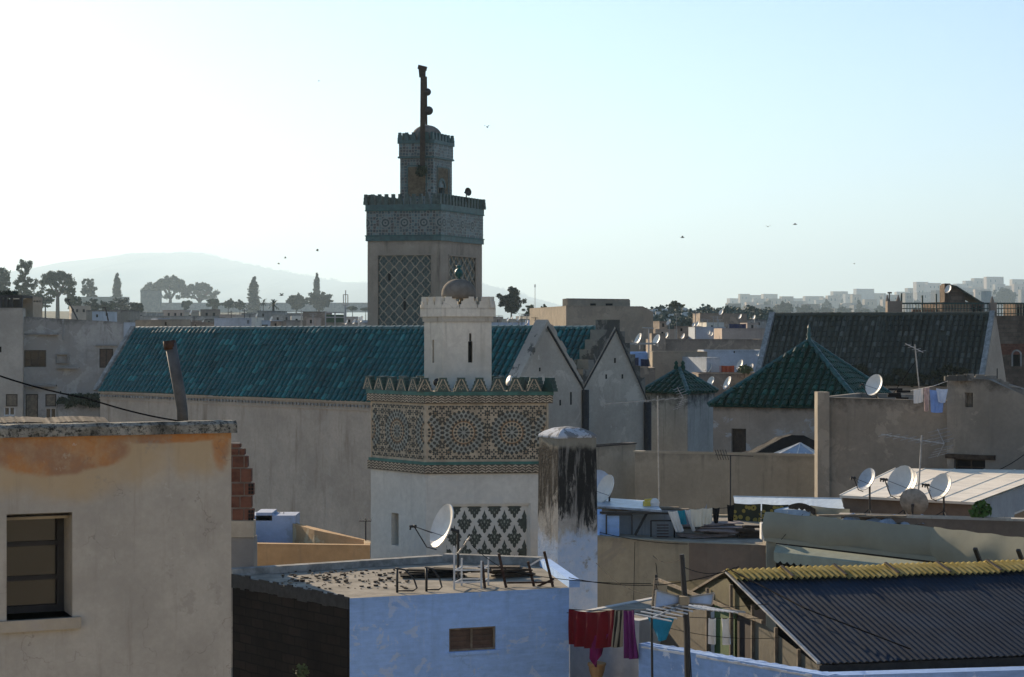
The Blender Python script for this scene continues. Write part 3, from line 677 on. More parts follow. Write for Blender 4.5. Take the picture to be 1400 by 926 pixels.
# ================================================================== blue-white house with sooty side wall
def blue_house():
    z = 11.39; pts = [(318,36),(478,33),(778,34.4)]; back = [(738,37.6),(606,38.2)]
    poly = [G2(*q) for q in pts+back]; root = thing('blue_white_house', 'blue whitewashed house with a black sooty side wall and flat dusty roof', 'house', (0, 35, 0))
    ua, Da = onwall(poly[1], poly[2], 614); ub, Db = onwall(poly[1], poly[2], 678); D = (Da+Db)/2; h = (ua, ub, Z(890,D), Z(858,D), .12)
    mb = MB(); mats = [M['sootbrick'], M['wash'], M['wash'], M['cement'], M['cement']]
    for i in range(5):
        mb.wall(poly[i], poly[(i+1)%5], 0, z, z, [h] if i == 1 else [], [0,1,1,2,2][i])
    mb.build('wall', [M['sootbrick'], M['wash'], M['cement']], root)
    mb = MB(); mb.face([(q.x,q.y,z-.004) for q in poly]); mb.build('roof', M['roofdirt'], root)
    mb = MB()      # kerb round the back of the roof, dark tar edge on the left
    for (a, b, w_, hh, m) in ((poly[0], poly[4], .22, .13, 0), (poly[4], poly[3], .22, .16, 0), (poly[3]*.999, poly[2], .2, .14, 1)):
        d = (b-a).normalized(); nn = V((-d.y,d.x)); mb.obox((a.x,a.y,z), V((*(b-a),0)), V((*(nn*-w_),0)) if False else V((nn.x*w_,nn.y*w_,0)), (0,0,hh), m)
    mb.build('roof_kerb', [M['ash'], M['wash']], root)
    mb = MB(); a, b = poly[0], poly[1]; d = (b-a).normalized(); nn = V((d.y,-d.x)); n_ = 24
    for i in range(n_):
        p = a.lerp(b, i/n_); q = a.lerp(b, (i+1)/n_); hh = R.uniform(.20,.26); mb.obox((p.x+nn.x*.002,p.y+nn.y*.002,z-.2+R.uniform(-.02,.02)), V((*(q-p),0)), V((nn.x*.03,nn.y*.03,0)), (0,0,hh))
    mb.build('tarred_edge', M['tar'], root)
    win_build(root, poly[1], poly[2], h, 'shut', dict(cols=2, fw=.035, fmat=M['plank'], mat=M['brownwood']))
    mb = MB(); e = (poly[2]-poly[1]).normalized(); o = poly[1]+e*(h[0]-.06); mb.obox((o.x+e.y*.03,o.y-e.x*.03,h[2]-.06), V((*(e*(h[1]-h[0]+.12)),0)), (0,.05,0), (0,0,.055)); mb.build('sill', M['wash'], root)
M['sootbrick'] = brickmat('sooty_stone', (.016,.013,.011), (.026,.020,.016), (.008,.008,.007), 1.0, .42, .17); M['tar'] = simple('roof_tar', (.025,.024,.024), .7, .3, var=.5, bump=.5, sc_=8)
blue_house()
zr = 11.39
def on_roof(px, py): D = (EZ-zr)*F/(py-HY); return V((X(px,D), D, zr))
def bar_frame():          # white steel stand
    root = thing('steel_stand', 'white steel stand of thin bars on the dusty flat roof', 'stand', on_roof(640, 806)); mb = MB()
    D = 34.15; A, B = P(621,808,D), P(658,806,D+.1); A.z = B.z = zr; bk = V((.12,.5,0)); H = .50
    for o in (A, B, A+bk, B+bk): mb.tube([o, o+V((0,0,H if o is not A else .78))], .02, 6)
    for zz in (.12, .34): mb.bar(A+V((0,0,zz)), B+V((0,0,zz)), .022); mb.bar(A+bk+V((0,0,zz)), B+bk+V((0,0,zz)), .022); mb.bar(A+V((0,0,zz)), A+bk+V((0,0,zz)), .022); mb.bar(B+V((0,0,zz)), B+bk+V((0,0,zz)), .022)
    mb.build('frame', M['whitemetal'], root)
bar_frame()
def curl(label, x0, x1, D):
    A = P(x0,812,D); A.z = zr; mb = MB(); w_ = (x1-x0)*D/F; H = .43
    mb.tube([A, A+V((0,0,H))], .022, 8); mb.tube([A+V((-.03,0,H)), A+V((w_*.4,0,H*.93)), A+V((w_*.85,0,H*.55)), A+V((w_,0,H*.18)), A+V((w_*.8,0,.03)), A+V((0,.02,.03))], .016, 8)
    o = mb.build('bent_railing', M['iron'], None, True); tag(o, label, 'railing', 'scrap metal on the flat roof')
curl('leftmost curved black scrap railing at the edge of the dusty roof', 543, 570, 33.75); curl('curved scrap railing with a pale top beside the white steel stand', 583, 604, 33.9)
for lb, x0, y0, x1, y1, D in (('short rusty post leaning beside the white steel stand', 663,805, 659,768,34.3), ('rusty post leaning left in front of the minaret lattice panel', 692,803, 682,757,34.4), ('thin rusty post leaning with a pale bar across its top', 730,803, 722,768,34.6), ('tallest rusty post leaning left at the right roof corner', 756,804, 744,754,34.5)):
    a = P(x0,y0,D); a.z = zr; mb = MB(); mb.bar(a, P(x1,y1,D), .05, .04); tag(mb.build('rusty_post', M['rust']), lb, 'post', 'rusty posts on the flat roof')
for lb, a, b, r, m in (('pale bar tied across the leaning rusty posts', P(725,773,34.55), P(745,761,34.5), .014, 'whitemetal'), ('pale bar leaning beside the dish pole', P(626,757,35.2), P(643,734,35.2), .016, 'steel'), ('long thin rail joining the feet of the rusty posts', P(693,797,34.6), P(757,796,34.5), .016, 'rust'), ('slanting brace between the last two rusty posts', P(735,802,34.6), P(757,792,34.5), .02, 'rust')):
    mb = MB(); mb.bar(a, b, r*2); tag(mb.build('metal_bar', M[m]), lb, 'bar')
def junk(name, label, cat, c, sx, sy, sz, rz, m, cnt=6):
    mb = MB()
    for i in range(cnt): mb.box(c+V((R.uniform(-.3,.3)*sx, R.uniform(-.3,.3)*sy, sz*i/cnt)), sx*R.uniform(.6,1), sy*R.uniform(.3,.8), sz/cnt*.96, rz+R.uniform(-.35,.35), 0)
    return tag(mb.build(name, M[m]), label, cat)
junk('plank_pile', 'heap of dark planks and sheets behind the rusty posts', 'plank pile', on_roof(690,789), .9,.5,.2,.2,'wood',7)
junk('scrap_pile', 'dark scrap heap behind the white steel stand', 'scrap pile', on_roof(600,788), 1.1,.5,.16,-.1,'rubber',6)
def rubble():
    mb = MB()
    for i in range(190):
        p = on_roof(R.uniform(385,560), R.uniform(779,797) if R.random() < .75 else R.uniform(795,806)); s = R.uniform(.012,.05); mb.box(p, s*R.uniform(1,2.2), s, s*R.uniform(.3,.9), R.uniform(0,3), R.choice((0,0,1)))
    tag(mb.build('rubble', [M['wood'], M['plank']]), None, None, kind='stuff')
rubble()
dish('large white satellite dish on a black pole above the blue-white house', 607, 720, 35.3, 66, 808, az=203, el=22, mastx=.17)
cable('thin cable drooping from the dish pole to the right mast', [P(645,745,34.8), P(700,782,34.5), P(890,798,32.5)], .007, .06)

# ================================================================== black-stained pillar
def pillar():
    D = 38.6; c = [G2(763,D), G2(816,D+.35), G2(790,D+1.2), G2(736,D+.75)]; zt = Z(600,D); root = thing('stained_pillar', 'thick plastered pillar stained black with a whitewashed foot and domed cap', 'pillar', (c[0].x, c[0].y+.5, 0)); cen = sum(c, V((0,0)))/4
    mb = MB(); lv = [(0,1.02,0),(Z(762,D),1.02,0),(Z(735,D),1.02,0),(Z(650,D),1.0,0),(zt,.97,0)]
    for (za, sa, ma), (zb, sb, _) in zip(lv[:-1], lv[1:]):
        for i in range(4):
            A, B = c[i], c[(i+1)%4]; f = lambda p, s_, z: (cen.x+(p.x-cen.x)*s_, cen.y+(p.y-cen.y)*s_, z)
            d = (B-A).length; q = [f(A,sa,za),f(B,sa,za),f(B,sb,zb),f(A,sb,zb)]; mb.face(q, ma, [(i*2.3,za-zt),(i*2.3+d,za-zt),(i*2.3+d,zb-zt),(i*2.3,zb-zt)])
    mb.build('shaft', [M['stained'], M['wash']], root)
    mb = MB(); rg = []
    for s_, dz in ((1.0,0),(1.01,.03),(.98,.06),(.82,.12),(.5,.19),(.12,.22)):
        rg.append([V((cen.x+(p.x-cen.x)*s_, cen.y+(p.y-cen.y)*s_, zt+.001+dz)) for p in c])
    for a, b in zip(rg[:-1], rg[1:]):
        for i in range(4): mb.face([a[i], a[(i+1)%4], b[(i+1)%4], b[i]])
    mb.face(rg[-1]); mb.build('cap', M['capwash'], root)
M['capwash'] = plaster('worn_white_cap', (.50,.53,.57), streak=0, grime=0, patch=(.13,.13,.125), pamt=.6, ps=2.4)
pillar()

# ================================================================== ochre terrace behind
def terrace():
    r_, poly, tz = house('ochre_terrace', 'low roof terrace with a peeling ochre wall and pale blue inside', 'terrace', [(318,44.4),(506,44.0)], [(507,44.9),(440,47.6),(376,50.5),(318,50.5)], 743, [M['ochre'], M['gable'], M['palewash'], M['palewash'], M['palewash'], M['palewash']], base=5, par=.55, rmat=M['palewash'], pth=.2)
    mb = MB(); D = 49
    for (a, b, y0, y1) in ((338,404,705,748),(350,372,701,712)): o = P(a,y1,D); mb.obox(o, (X(b,D)-X(a,D),0,0), (0,1.0,0), (0,0,(y1-y0)*D/F))
    mb.build('stair_block', M['palewash'], r_)
terrace()
def antenna_rods(label, px, py, D, w_, floor):
    mb = MB(); c = P(px,py,D); h = w_*D/F/2; f = V((c.x,c.y,Z(floor,D))); mb.tube([f, c+V((0,0,.05))], .018, 6); mb.bar(c-V((h,.1,0)), c+V((h,-.1,0)), .02)
    for t in (-1,-.5,0,.5,1): mb.bar(c+V((h*t,-.22,0)), c+V((h*t,.22,.05)), .012)
    return tag(mb.build('television_antenna', M['iron']), label, 'antenna')
antenna_rods('small dark antenna on the pale blue stair block', 375, 704, 49.5, 24, 712)
antenna_rods('small antenna pole beside the left edge of the white minaret', 500, 712, 45, 16, 740)
# ------------------------------------------------------------------ tower helpers
class Face:
    """upright rectangle: origin (2D), direction, width; n points outwards"""
    def __init__(s, a, b, z0=0.0):
        s.o = V((a.x, a.y, z0)); d = V((b.x-a.x, b.y-a.y, 0)); s.L = d.length; s.e = d/s.L; s.n = V((s.e.y, -s.e.x, 0))
    def pt(s, u, z, d=0.0): return s.o + s.e*u + V((0,0,z)) + s.n*d
    def poly(s, mb, pts, d, m=0, th=.0): mb.face([s.pt(u, z, d) for u, z in pts], m, None)
    def slab(s, mb, u0, u1, z0, z1, d0, d1, m=0): mb.obox(s.pt(u0, z0, d0), s.e*(u1-u0), V((0,0,z1-z0)), s.n*(d1-d0), m)
def ring_pts(poly, out):      # grow a convex CCW footprint outwards
    n = len(poly); r = []
    for i in range(n):
        a, b, c = poly[i-1], poly[i], poly[(i+1)%n]; d1 = (b-a).normalized(); d2 = (c-b).normalized(); n1 = V((d1.y,-d1.x)); n2 = V((d2.y,-d2.x)); k = 1+n1.dot(n2)
        r.append(b + (n1+n2)/k*out)
    return r
def band(mb, poly, z0, z1, out, m=0):
    q = ring_pts(poly, out); n = len(q)
    for i in range(n):
        a, b = q[i], q[(i+1)%n]; L = (b-a).length; mb.face([(a.x,a.y,z0),(b.x,b.y,z0),(b.x,b.y,z1),(a.x,a.y,z1)], m, [(i*7.3,z0),(i*7.3+L,z0),(i*7.3+L,z1),(i*7.3,z1)])
    mb.face([(p.x,p.y,z1) for p in q], m); mb.face([(p.x,p.y,z0) for p in q[::-1]], m)
def merlons(mb, poly, out, z0, h, pitch, th, m=0, mt=1, cap=.22, base=.72, steps=3):
    q = ring_pts(poly, out)
    for i in range(len(q)):
        f = Face(q[i], q[(i+1)%len(q)]); k = max(2, round(f.L/pitch)); p = f.L/k
        for j in range(k+1):
            if j == k: continue
            u = p*j; hw0 = p*base/2; prof = []
            uc = u if j else 0
            for t in range(steps+1): w_ = hw0*(1-t/steps)+p*cap/2*t/steps; prof.append((w_, z0+h*t/steps))
            L_ = []
            for t in range(steps):
                L_ += [(prof[t][0], prof[t][1]), (prof[t][0]*.94+prof[t+1][0]*.06, prof[t+1][1]-.001)]
            L_.append((prof[-1][0], z0+h))
            pts = [(uc+a, b) for a, b in L_] + [(uc-a, b) for a, b in L_[::-1]]
            mb.prism([f.pt(a, b, 0) for a, b in pts], f.n*-th, m)
            if mt is not None:
                for sx in (-1, 1): mb.face([f.pt(uc+sx*hw0*.74, z0+h*.04, .004), f.pt(uc+sx*hw0*.95, z0+h*.04, .004), f.pt(uc+sx*hw0*.20, z0+h*.88, .004), f.pt(uc+sx*hw0*.05, z0+h*.88, .004)][::sx], mt)
                c = (uc, z0+h*.35)
                for k2 in range(8):
                    a = k2*math.pi/4; r1, r2 = h*.07, h*.26; pp = [(c[0]+r1*math.cos(a), c[1]+r1*math.sin(a)), (c[0]+(r1+r2)/2*math.cos(a-.2), c[1]+(r1+r2)/2*math.sin(a-.2)), (c[0]+r2*math.cos(a), c[1]+r2*math.sin(a)), (c[0]+(r1+r2)/2*math.cos(a+.2), c[1]+(r1+r2)/2*math.sin(a+.2))]
                    mb.face([f.pt(x, y, .008) for x, y in pp], mt)
def almond(mb, f, u, z, ang, l, w_, d, m, clip=None):
    if clip and not (clip[0]+w_*.6 < u < clip[1]-w_*.6 and clip[2]+w_*.6 < z < clip[3]-w_*.6): return
    c, s_ = math.cos(ang), math.sin(ang); sh = [(-l/2,0),(-l*.22,-w_/2),(l*.22,-w_/2),(l/2,0),(l*.22,w_/2),(-l*.22,w_/2)]
    pts = [(u+x*c-y*s_, z+x*s_+y*c) for x, y in sh]
    if clip: pts = [(max(clip[0], min(clip[1], a)), max(clip[2], min(clip[3], b))) for a, b in pts]
    f.poly(mb, pts, d, m)
def rosette_panel(mb, f, z0, z1, centres, rad, scale=1.0):
    """cut-tile mosaic: 0 cream straps, 1 black-green, 2 pale blue, 3 ochre-brown"""
    L = f.L; H = z1-z0; zc = (z0+z1)/2; clip = (.03, L-.03, z0+.03, z1-.03); g = .172*scale
    f.slab(mb, 0, L, z0, z1, -.05, .0, 0)
    def disc(c, r0, r1, d, m, n=36):
        for k in range(n):
            a, b = 2*math.pi*k/n, 2*math.pi*(k+1)/n; pts = [(c+r0*math.cos(a), zc+r0*math.sin(a)), (c+r1*math.cos(a), zc+r1*math.sin(a)), (c+r1*math.cos(b), zc+r1*math.sin(b)), (c+r0*math.cos(b), zc+r0*math.sin(b))]
            if all(clip[0] < p[0] < clip[1] for p in pts) and all(clip[2] < p[1] < clip[3] for p in pts): f.poly(mb, pts, d, m)
    for c in centres:
        disc(c, rad*.66, rad*.98, .002, 2); disc(c, rad*.50, rad*.57, .003, 3); disc(c, 0.0, rad*.3, .003, 2)
        for k in range(8): almond(mb, f, c+math.cos(k*math.pi/4)*rad*.2, zc+math.sin(k*math.pi/4)*rad*.2, k*math.pi/4, rad*.25, rad*.09, .006, 1, clip)
        for r, n, l, w_ in ((.40,16,.15,.105),(.60,20,.16,.12),(.79,24,.19,.13),(.98,28,.19,.14)):
            for k in range(n): a = 2*math.pi*(k+(.5 if n == 24 and r > .7 else 0))/n; almond(mb, f, c+math.cos(a)*rad*r, zc+math.sin(a)*rad*r, a, rad*l, rad*w_, .006, 1, clip)
    nu, nz = int(L/g)+1, max(2, int(round(H/g)))
    gz = H/nz; gu = L/nu
    for i in range(nu):
        for j in range(nz):
            u, z = (i+.5)*gu, z0+(j+.5)*gz
            if any(math.hypot(u-c, z-zc) < rad*1.06 for c in centres): continue
            for k in range(8):
                a = k*math.pi/4; r = g*.30 if k % 2 == 0 else g*.40
                if k % 2 and (i+j) % 2: continue
                almond(mb, f, u+math.cos(a)*r, z+math.sin(a)*r, a, g*.44, g*.25, .006, 1, clip)
            if (i+j) % 2 == 0: almond(mb, f, u, z, .8, g*.2, g*.2, .005, 3 if (i*3+j) % 4 else 2, clip)
def zigzag(mb, f, z0, z1, d, m):
    p = .17; k = int(f.L/p); h = z1-z0
    for i in range(k):
        u = f.L*i/k; q = f.L/k
        for s_ in range(3):
            zz = z0+h*(.06+.30*s_)
            f.poly(mb, [(u+q*.04,zz),(u+q*.5,zz+h*.2),(u+q*.96,zz),(u+q*.96,zz+h*.15),(u+q*.5,zz+h*.35),(u+q*.04,zz+h*.15)], d, m)
def fleur(mb, f, u, z, w_, h, d, clip, mats=(1, 2)):
    sh = [(0,.5),(.08,.34),(.17,.24),(.13,.15),(.26,.12),(.36,.16),(.50,.02),(.36,-.04),(.42,-.14),(.28,-.16),(.24,-.28),(.12,-.26),(.10,-.38),(0,-.44)]
    pts = sh + [(-a, b) for a, b in sh[-2:0:-1]]
    q = [(max(clip[0], min(clip[1], u+a*w_)), max(clip[2], min(clip[3], z+b*h))) for a, b in pts]
    if max(p[0] for p in q)-min(p[0] for p in q) < w_*.25 or max(p[1] for p in q)-min(p[1] for p in q) < h*.15: return
    f.poly(mb, q[::-1], d, mats[0])
    if clip[0]+w_*.4 < u < clip[1]-w_*.4:
        for a, b, r in ((0,.28,.05),(0,.03,.085),(.22,.0,.06),(-.22,.0,.06),(0,-.2,.06),(.14,-.1,.045),(-.14,-.1,.045),(.12,.12,.04),(-.12,.12,.04)):
            zz = z+b*h
            if clip[2]+.03 < zz < clip[3]-.03: almond(mb, f, u+a*w_, zz, 1.57, r*2.2*w_*1.2, r*1.3*w_, d+.004, mats[1])
M['strap'] = simple('cream_tile_strap', (.40,.33,.23), .45, .4, var=.35, sc_=3); M['blackgreen'] = simple('black_green_tile', (.012,.018,.016), .3, .5, var=.5, sc_=6)
M['bluetile'] = simple('pale_blue_tile', (.27,.285,.25), .4, .3, var=.35, sc_=6); M['ochretile'] = simple('ochre_brown_tile', (.22,.12,.05), .45, .4, var=.5, sc_=7)
M['tealglaze'] = simple('teal_glaze', (.035,.14,.115), .4, .3, var=.4, sc_=3); M['zigbase'] = simple('brown_tile_ground', (.075,.058,.035), .5, .3, var=.5, sc_=4)
M['fleur'] = simple('dark_green_lattice_tile', (.035,.05,.04), .45, .4, var=.6, sc_=9); M['fleurlight'] = simple('grey_green_tile', (.22,.24,.20), .5, .3, var=.3)
M['merlonside'] = simple('green_merlon_glaze', (.012,.05,.042), .4, .45, var=.6, sc_=5); M['stucco'] = simple('weathered_grey_dome', (.20,.18,.15), .95, .1, var=.4, sc_=2, bump=.3)

# ================================================================== white minaret with mosaic (middle)
def white_minaret():
    a, c, b = G2(507,52.0), G2(582,50.0), G2(750,50.35); poly = [c, b, b+(a-c), a]; sc_ = 50/F
    zz = lambda y: Z(y, 50.0); root = thing('white_minaret', 'white square minaret with a tile mosaic band, star merlons and a small domed turret', 'minaret', (-1.5, 52, 0)); z_m, z_t, z_b1, z_p1, z_p0, z_b0 = zz(536), zz(541), zz(552), zz(632), zz(636), zz(648)
    fl, fr = Face(a, c), Face(c, b)
    # shaft with a recessed lattice panel and a slit window
    D = 50.1; u0, _ = onwall(c, b, 606); u1, _ = onwall(c, b, 725); pz1 = zz(690); hp = (u0, u1, zz(792), pz1, .07)
    s0, Ds = onwall(a, c, 535); s1, _ = onwall(a, c, 545); hs = (s0, s1, Z(745,Ds), Z(701,Ds), .35)
    mb = MB()
    for i in range(4): mb.wall(poly[i], poly[(i+1)%4], 0, z_b0, z_b0, [hp] if i == 0 else ([hs] if i == 3 else []))
    mb.build('wall', M['white'], root)
    win_build(root, a, c, hs, 'slit', dict(mat=M['tan']))
    mb = MB(); clip = (u0+.09, u1-.09, hp[2]+.05, pz1-.07); fr.slab(mb, u0, u1, hp[2], pz1, -.09, -.072, 0)
    dx, dz = (u1-u0)/4.35, 20.5*sc_
    for r in range(-1, 6):
        for k in range(-1, 6): fleur(mb, fr, u0+.30+dx*(k+(.5 if r % 2 else 0)), pz1-.10-dz*r, .40, .66, -.066, clip)
    for ua, ub in ((u0,u0+.05),(u1-.05,u1)): fr.slab(mb, ua, ub, hp[2], pz1, -.07, -.03, 0)
    fr.slab(mb, u0, u1, pz1-.05, pz1, -.07, -.03, 0); mb.build('lattice_panel', [M['white'], M['fleur'], M['fleurlight']], root)
    mb = MB(); rosette_panel(mb, fr, z_p1, z_b1, [-.12, 1.0, 2.28, fr.L+.15], .56); rosette_panel(mb, fl, z_p1, z_b1, [-.1, 1.25, fl.L+.1], .56, .95)
    for f in (Face(poly[1], poly[2]), Face(poly[2], poly[3])): rosette_panel(mb, f, z_p1, z_b1, [1.2], .56, 1.6)
    mb.build('mosaic_panel', [M['strap'], M['blackgreen'], M['bluetile'], M['ochretile']], root)
    mb = MB()
    band(mb, poly, z_b0, z_p0, .05, 0); band(mb, poly, z_p0+.001, z_p1, .035, 1); band(mb, poly, z_b1, z_t, .06, 0); band(mb, poly, z_t+.001, z_m, .07, 1)
    for f0 in (0, 1, 2, 3):
        for q, za, zb, o in ((ring_pts(poly,.05), z_b0, z_p0, .003), (ring_pts(poly,.06), z_b1, z_t, .003)): zigzag(mb, Face(q[f0], q[(f0+1)%4]), za, zb, o, 2)
    mb.build('cornice', [M['zigbase'], M['tealglaze'], M['strap']], root)
    mb = MB(); merlons(mb, poly, .05, z_m+.002, .37, .50, .16, 0, 1, .30, .86, 4); mb.build('crenellation', [M['merlonside'], M['strap'], M['blackgreen']], root)
    mb = MB(); mb.face([(p.x,p.y,z_m+.004) for p in ring_pts(poly,-.1)]); mb.build('roof', M['roofdirt'], root)
    # turret
    D = 51.1; ta, tc, tb = G2(580,51.75), G2(605,D), G2(672,D+.15); tp = [tc, tb, tb+(ta-tc), ta]; ty = lambda y: Z(y, D); zc0, zc1, zmt = ty(440), ty(433), ty(407)
    hk, _ = onwall(tc, tb, 640); hk2, _ = onwall(tc, tb, 646); k1 = (hk, hk2, ty(496), ty(467), .22); k3 = (hk+.03, hk2-.03, ty(466.9), ty(456), .22)
    l1, Dl = onwall(ta, tc, 591); l2, _ = onwall(ta, tc, 593.5); k2 = (l1, l2, Z(496,Dl), Z(465,Dl), .2); z0 = z_m-.02; mb = MB()
    for i in range(4): mb.wall(tp[i], tp[(i+1)%4], z0, zc0, zc0, [k1, k3] if i == 0 else ([k2] if i == 3 else []))
    band(mb, tp, zc0+.001, zc1, .025, 0); q = ring_pts(tp, .06)
    for i in range(4): mb.wall(q[i], q[(i+1)%4], zc1+.001, ty(421), ty(421))
    mb.face([(p.x,p.y,ty(423)) for p in q]); mb.face([(p.x,p.y,zc1+.001) for p in q[::-1]])
    for i in range(4):
        f = Face(q[i], q[(i+1)%4]); n_ = 3 if i in (0, 2) else 3; p = f.L/n_
        for j in range(n_):
            prof = [(0.02,0),(.98,0),(.98,.09),(.90,.09),(.90,.18),(.80,.18),(.80,.30),(.20,.30),(.20,.18),(.10,.18),(.10,.09),(.02,.09)]
            mb.prism([f.pt(p*(j+u), ty(421)+.001+h, 0) for u, h in prof], f.n*-.16)
    mb.build('turret', M['whitetower'], root)
    for h, ab in ((k1,(tc,tb)),(k3,(tc,tb)),(k2,(ta,tc))): win_build(root, ab[0], ab[1], h, 'slit', {})
    cc = sum(tp, V((0,0)))/4; cx = (X(628,52)+cc.x*0); mb = MB(); r0 = .47; pr = [(r0,0),(r0,.14)]+[(r0*math.cos(t*math.pi/2/7), .14+.40*math.sin(t*math.pi/2/7)) for t in range(1,8)]
    mb.lathe(pr, (cx, cc.y, ty(408)), 20); dm = mb.build('dome', M['stucco'], root, True)
    mb = MB(); mb.lathe([(.06,0),(.04,.05),(.10,.10),(.115,.17),(.09,.24),(.04,.28),(.05,.31),(.075,.36),(.05,.37)], (cx, cc.y, ty(408)+.53), 14); mb.build('finial', M['ridge'], dm, True)
M['whitetower'] = plaster('white_turret_plaster', (.64,.59,.47), dark=(.12,.10,.07), streak=.55, slen=1.6, grime=.35, gw=.12, su=4, patch=(.54,.49,.39), pamt=.3)
white_minaret()
def horn():
    mb = MB(); D = 50.6; c = P(598,523,D); mb.lathe([(.10,-.10),(.11,0),(.05,.02),(.0,.03)], c, 14, 0, V((.2,-.95,.1))); mb.bar(c, V((c.x,c.y+.1,Z(536,50.0)+.01)), .03)
    tag(mb.build('loudspeaker', M['iron'], None, True), 'small round black loudspeaker between two star merlons of the white minaret', 'loudspeaker')
    mb = MB(); c = P(697,521,50.75); mb.lathe([(.15,-.02),(.09,.16),(.03,.26),(.02,.3)], c, 14, 0, V((.75,.5,-.3))); mb.bar(c+V((.05,.05,-.02)), V((c.x+.05,c.y+.05,Z(536,50.0)+.01)), .03)
    tag(mb.build('loudspeaker', M['whitemetal'], None, True), 'white horn loudspeaker pointing up from the white minaret merlons', 'loudspeaker')
horn()

# ================================================================== tall tiled minaret
def tall_minaret():
    a, c, b = G2(502.5,112.9), G2(602,112.0), G2(659,117.2); poly = [c, b, b+(a-c), a]; zz = lambda y: Z(y, 112.0); fl, fr = Face(a, c), Face(c, b)
    root = thing('tall_minaret', 'tall square minaret with green merlons, tiled rosette band and lozenge lattice panels', 'minaret', (-4.5, 115, 0)); zw = zz(329)
    def span(A, B, p0, p1): return onwall(A, B, p0)[0], onwall(A, B, p1)[0]
    l0, l1 = span(a, c, 517, 589); r0, r1 = span(c, b, 614, 650); hl = (l0, l1, zz(520), zz(349), .10); hr = (r0, r1, zz(520), zz(349), .10)
    mb = MB()
    for i in range(4): mb.wall(poly[i], poly[(i+1)%4], 0, zw, zw, [hr] if i == 0 else ([hl] if i == 3 else []))
    mb.build('wall', M['m1wall'], root)
    for f, h in ((fl, hl), (fr, hr)):
        mb = MB(); u0, u1, z0, z1, dp = h; f.slab(mb, u0, u1, z0, z1, -.14, -.102, 0); cw = (u1-u0)/5; ch = .66; nr = int((z1-z0)/ch)+1; cl = lambda u, z: (max(u0, min(u1, u)), max(z0, min(z1, z)))
        for i in range(-1, 6):
            for j in range(nr*1+1):
                for sg in (-1, 1):
                    uc, zc = u0+cw*(i+.5), z1-ch*j; pts = []
                    for t, off in ((0,0),(.22,.10),(.4,.02),(.5,.0),(.6,-.02),(.78,-.10),(1,0)):
                        pts.append((uc+sg*cw*(t*.5)*1.0+sg*off*cw*.5, zc-ch*t*.5))
                    for seg in (pts, [(2*uc-x+sg*cw*0, 2*zc-y-ch) for x, y in pts]):
                        for p, q in zip(seg[:-1], seg[1:]):
                            p, q = cl(*p), cl(*q)
                            if math.hypot(p[0]-q[0], p[1]-q[1]) > .04 and abs(p[1]-q[1]) > .01: mb.bar(f.pt(*p, -.075), f.pt(*q, -.075), .085, .05, 1)
                u, z = u0+cw*(i+.5), z1-ch*(j+.5)
                if u0+.1 < u < u1-.1 and z0+.3 < z < z1-.3:
                    for q in ((0,.12),(.14,0),(-.14,0),(0,-.14)): almond(mb, f, u+q[0], z+q[1], 1.57, .20, .12, -.098, 2)
        mb.build('lattice_panel', [M['m1green'], M['m1strap'], M['m1dark']], root)
        mb = MB(); f.slab(mb, u0-.10, u1+.10, z1, z1+.09, 0.002, .05); f.slab(mb, u0-.10, u0-.02, z0, z1-.001, .002, .03); f.slab(mb, u1+.02, u1+.10, z0, z1-.001, .002, .03); mb.build('panel_frame', M['m1wall'], root)
    for px, y0, y1 in ((532,371,384),(553,408,424)):
        uu, DD = onwall(a, c, px); mb = MB(); fl.slab(mb, uu-.07, uu+.07, Z(y1,DD), Z(y0,DD), -.10, -.035); mb.build('opening', M['dark'], root)
    mb = MB(); zb0, zb1, zc0, zc1 = zz(321), zz(287), zz(287), zz(279)
    band(mb, poly, zw, zb0, .08, 1); band(mb, poly, zb0+.001, zb1, .05, 0); band(mb, poly, zb1+.001, zc1, .09, 1); band(mb, poly, zz(322.5), zz(321), .11, 2); band(mb, poly, zz(288), zz(286.5), .11, 2)
    mb.build('tiled_band', [M['m1zel'], M['m1teal'], M['ridge']], root)
    mb = MB(); q = ring_pts(poly, .053); zc = (zb0+zb1)/2
    for fi, pxs in ((3,(500,527,553,579.5,602.5)),(0,(607,618,632.5,646))):
        f = Face(q[fi], q[(fi+1)%4]); A, B = q[fi], q[(fi+1)%4]
        for px in pxs:
            u = onwall(A, B, px)[0]
            for r, d, m in ((.33,.004,0),(.24,.008,1),(.15,.012,0),(.06,.016,1)):
                pts = [(max(0, min(f.L, u+r*math.cos(t*.5236))), zc+r*math.sin(t*.5236)) for t in range(12)]; f.poly(mb, pts, d, m)
            mb.build('rosette', [M['m1light'], M['m1dark']], root); mb = MB()
    mb = MB(); merlons(mb, poly, .085, zc1+.002, .62, .42, .25, 0, None, .34, .64, 3); mb.build('crenellation', [M['m1merlon'], M['m1teal'], M['m1dark']], root)
    mb = MB(); mb.face([(p.x,p.y,zc1+.01) for p in poly]); mb.build('roof', M['roofdirt'], root)
    # lantern
    D = 114.3; ta, tc, tb = G2(547,114.7), G2(592.5,D), G2(618,116.6); tp = [tc, tb, tb+(ta-tc), ta]; ty = lambda y: Z(y, D); zl = zc1; mb = MB()
    kr0, kr1 = span(tc, tb, 600, 607.5)
    kd = (kr0, kr1, zl, ty(255), .35)
    for i in range(4): mb.wall(tp[i], tp[(i+1)%4], zl, ty(216), ty(216), [kd] if i == 0 else [], 0)
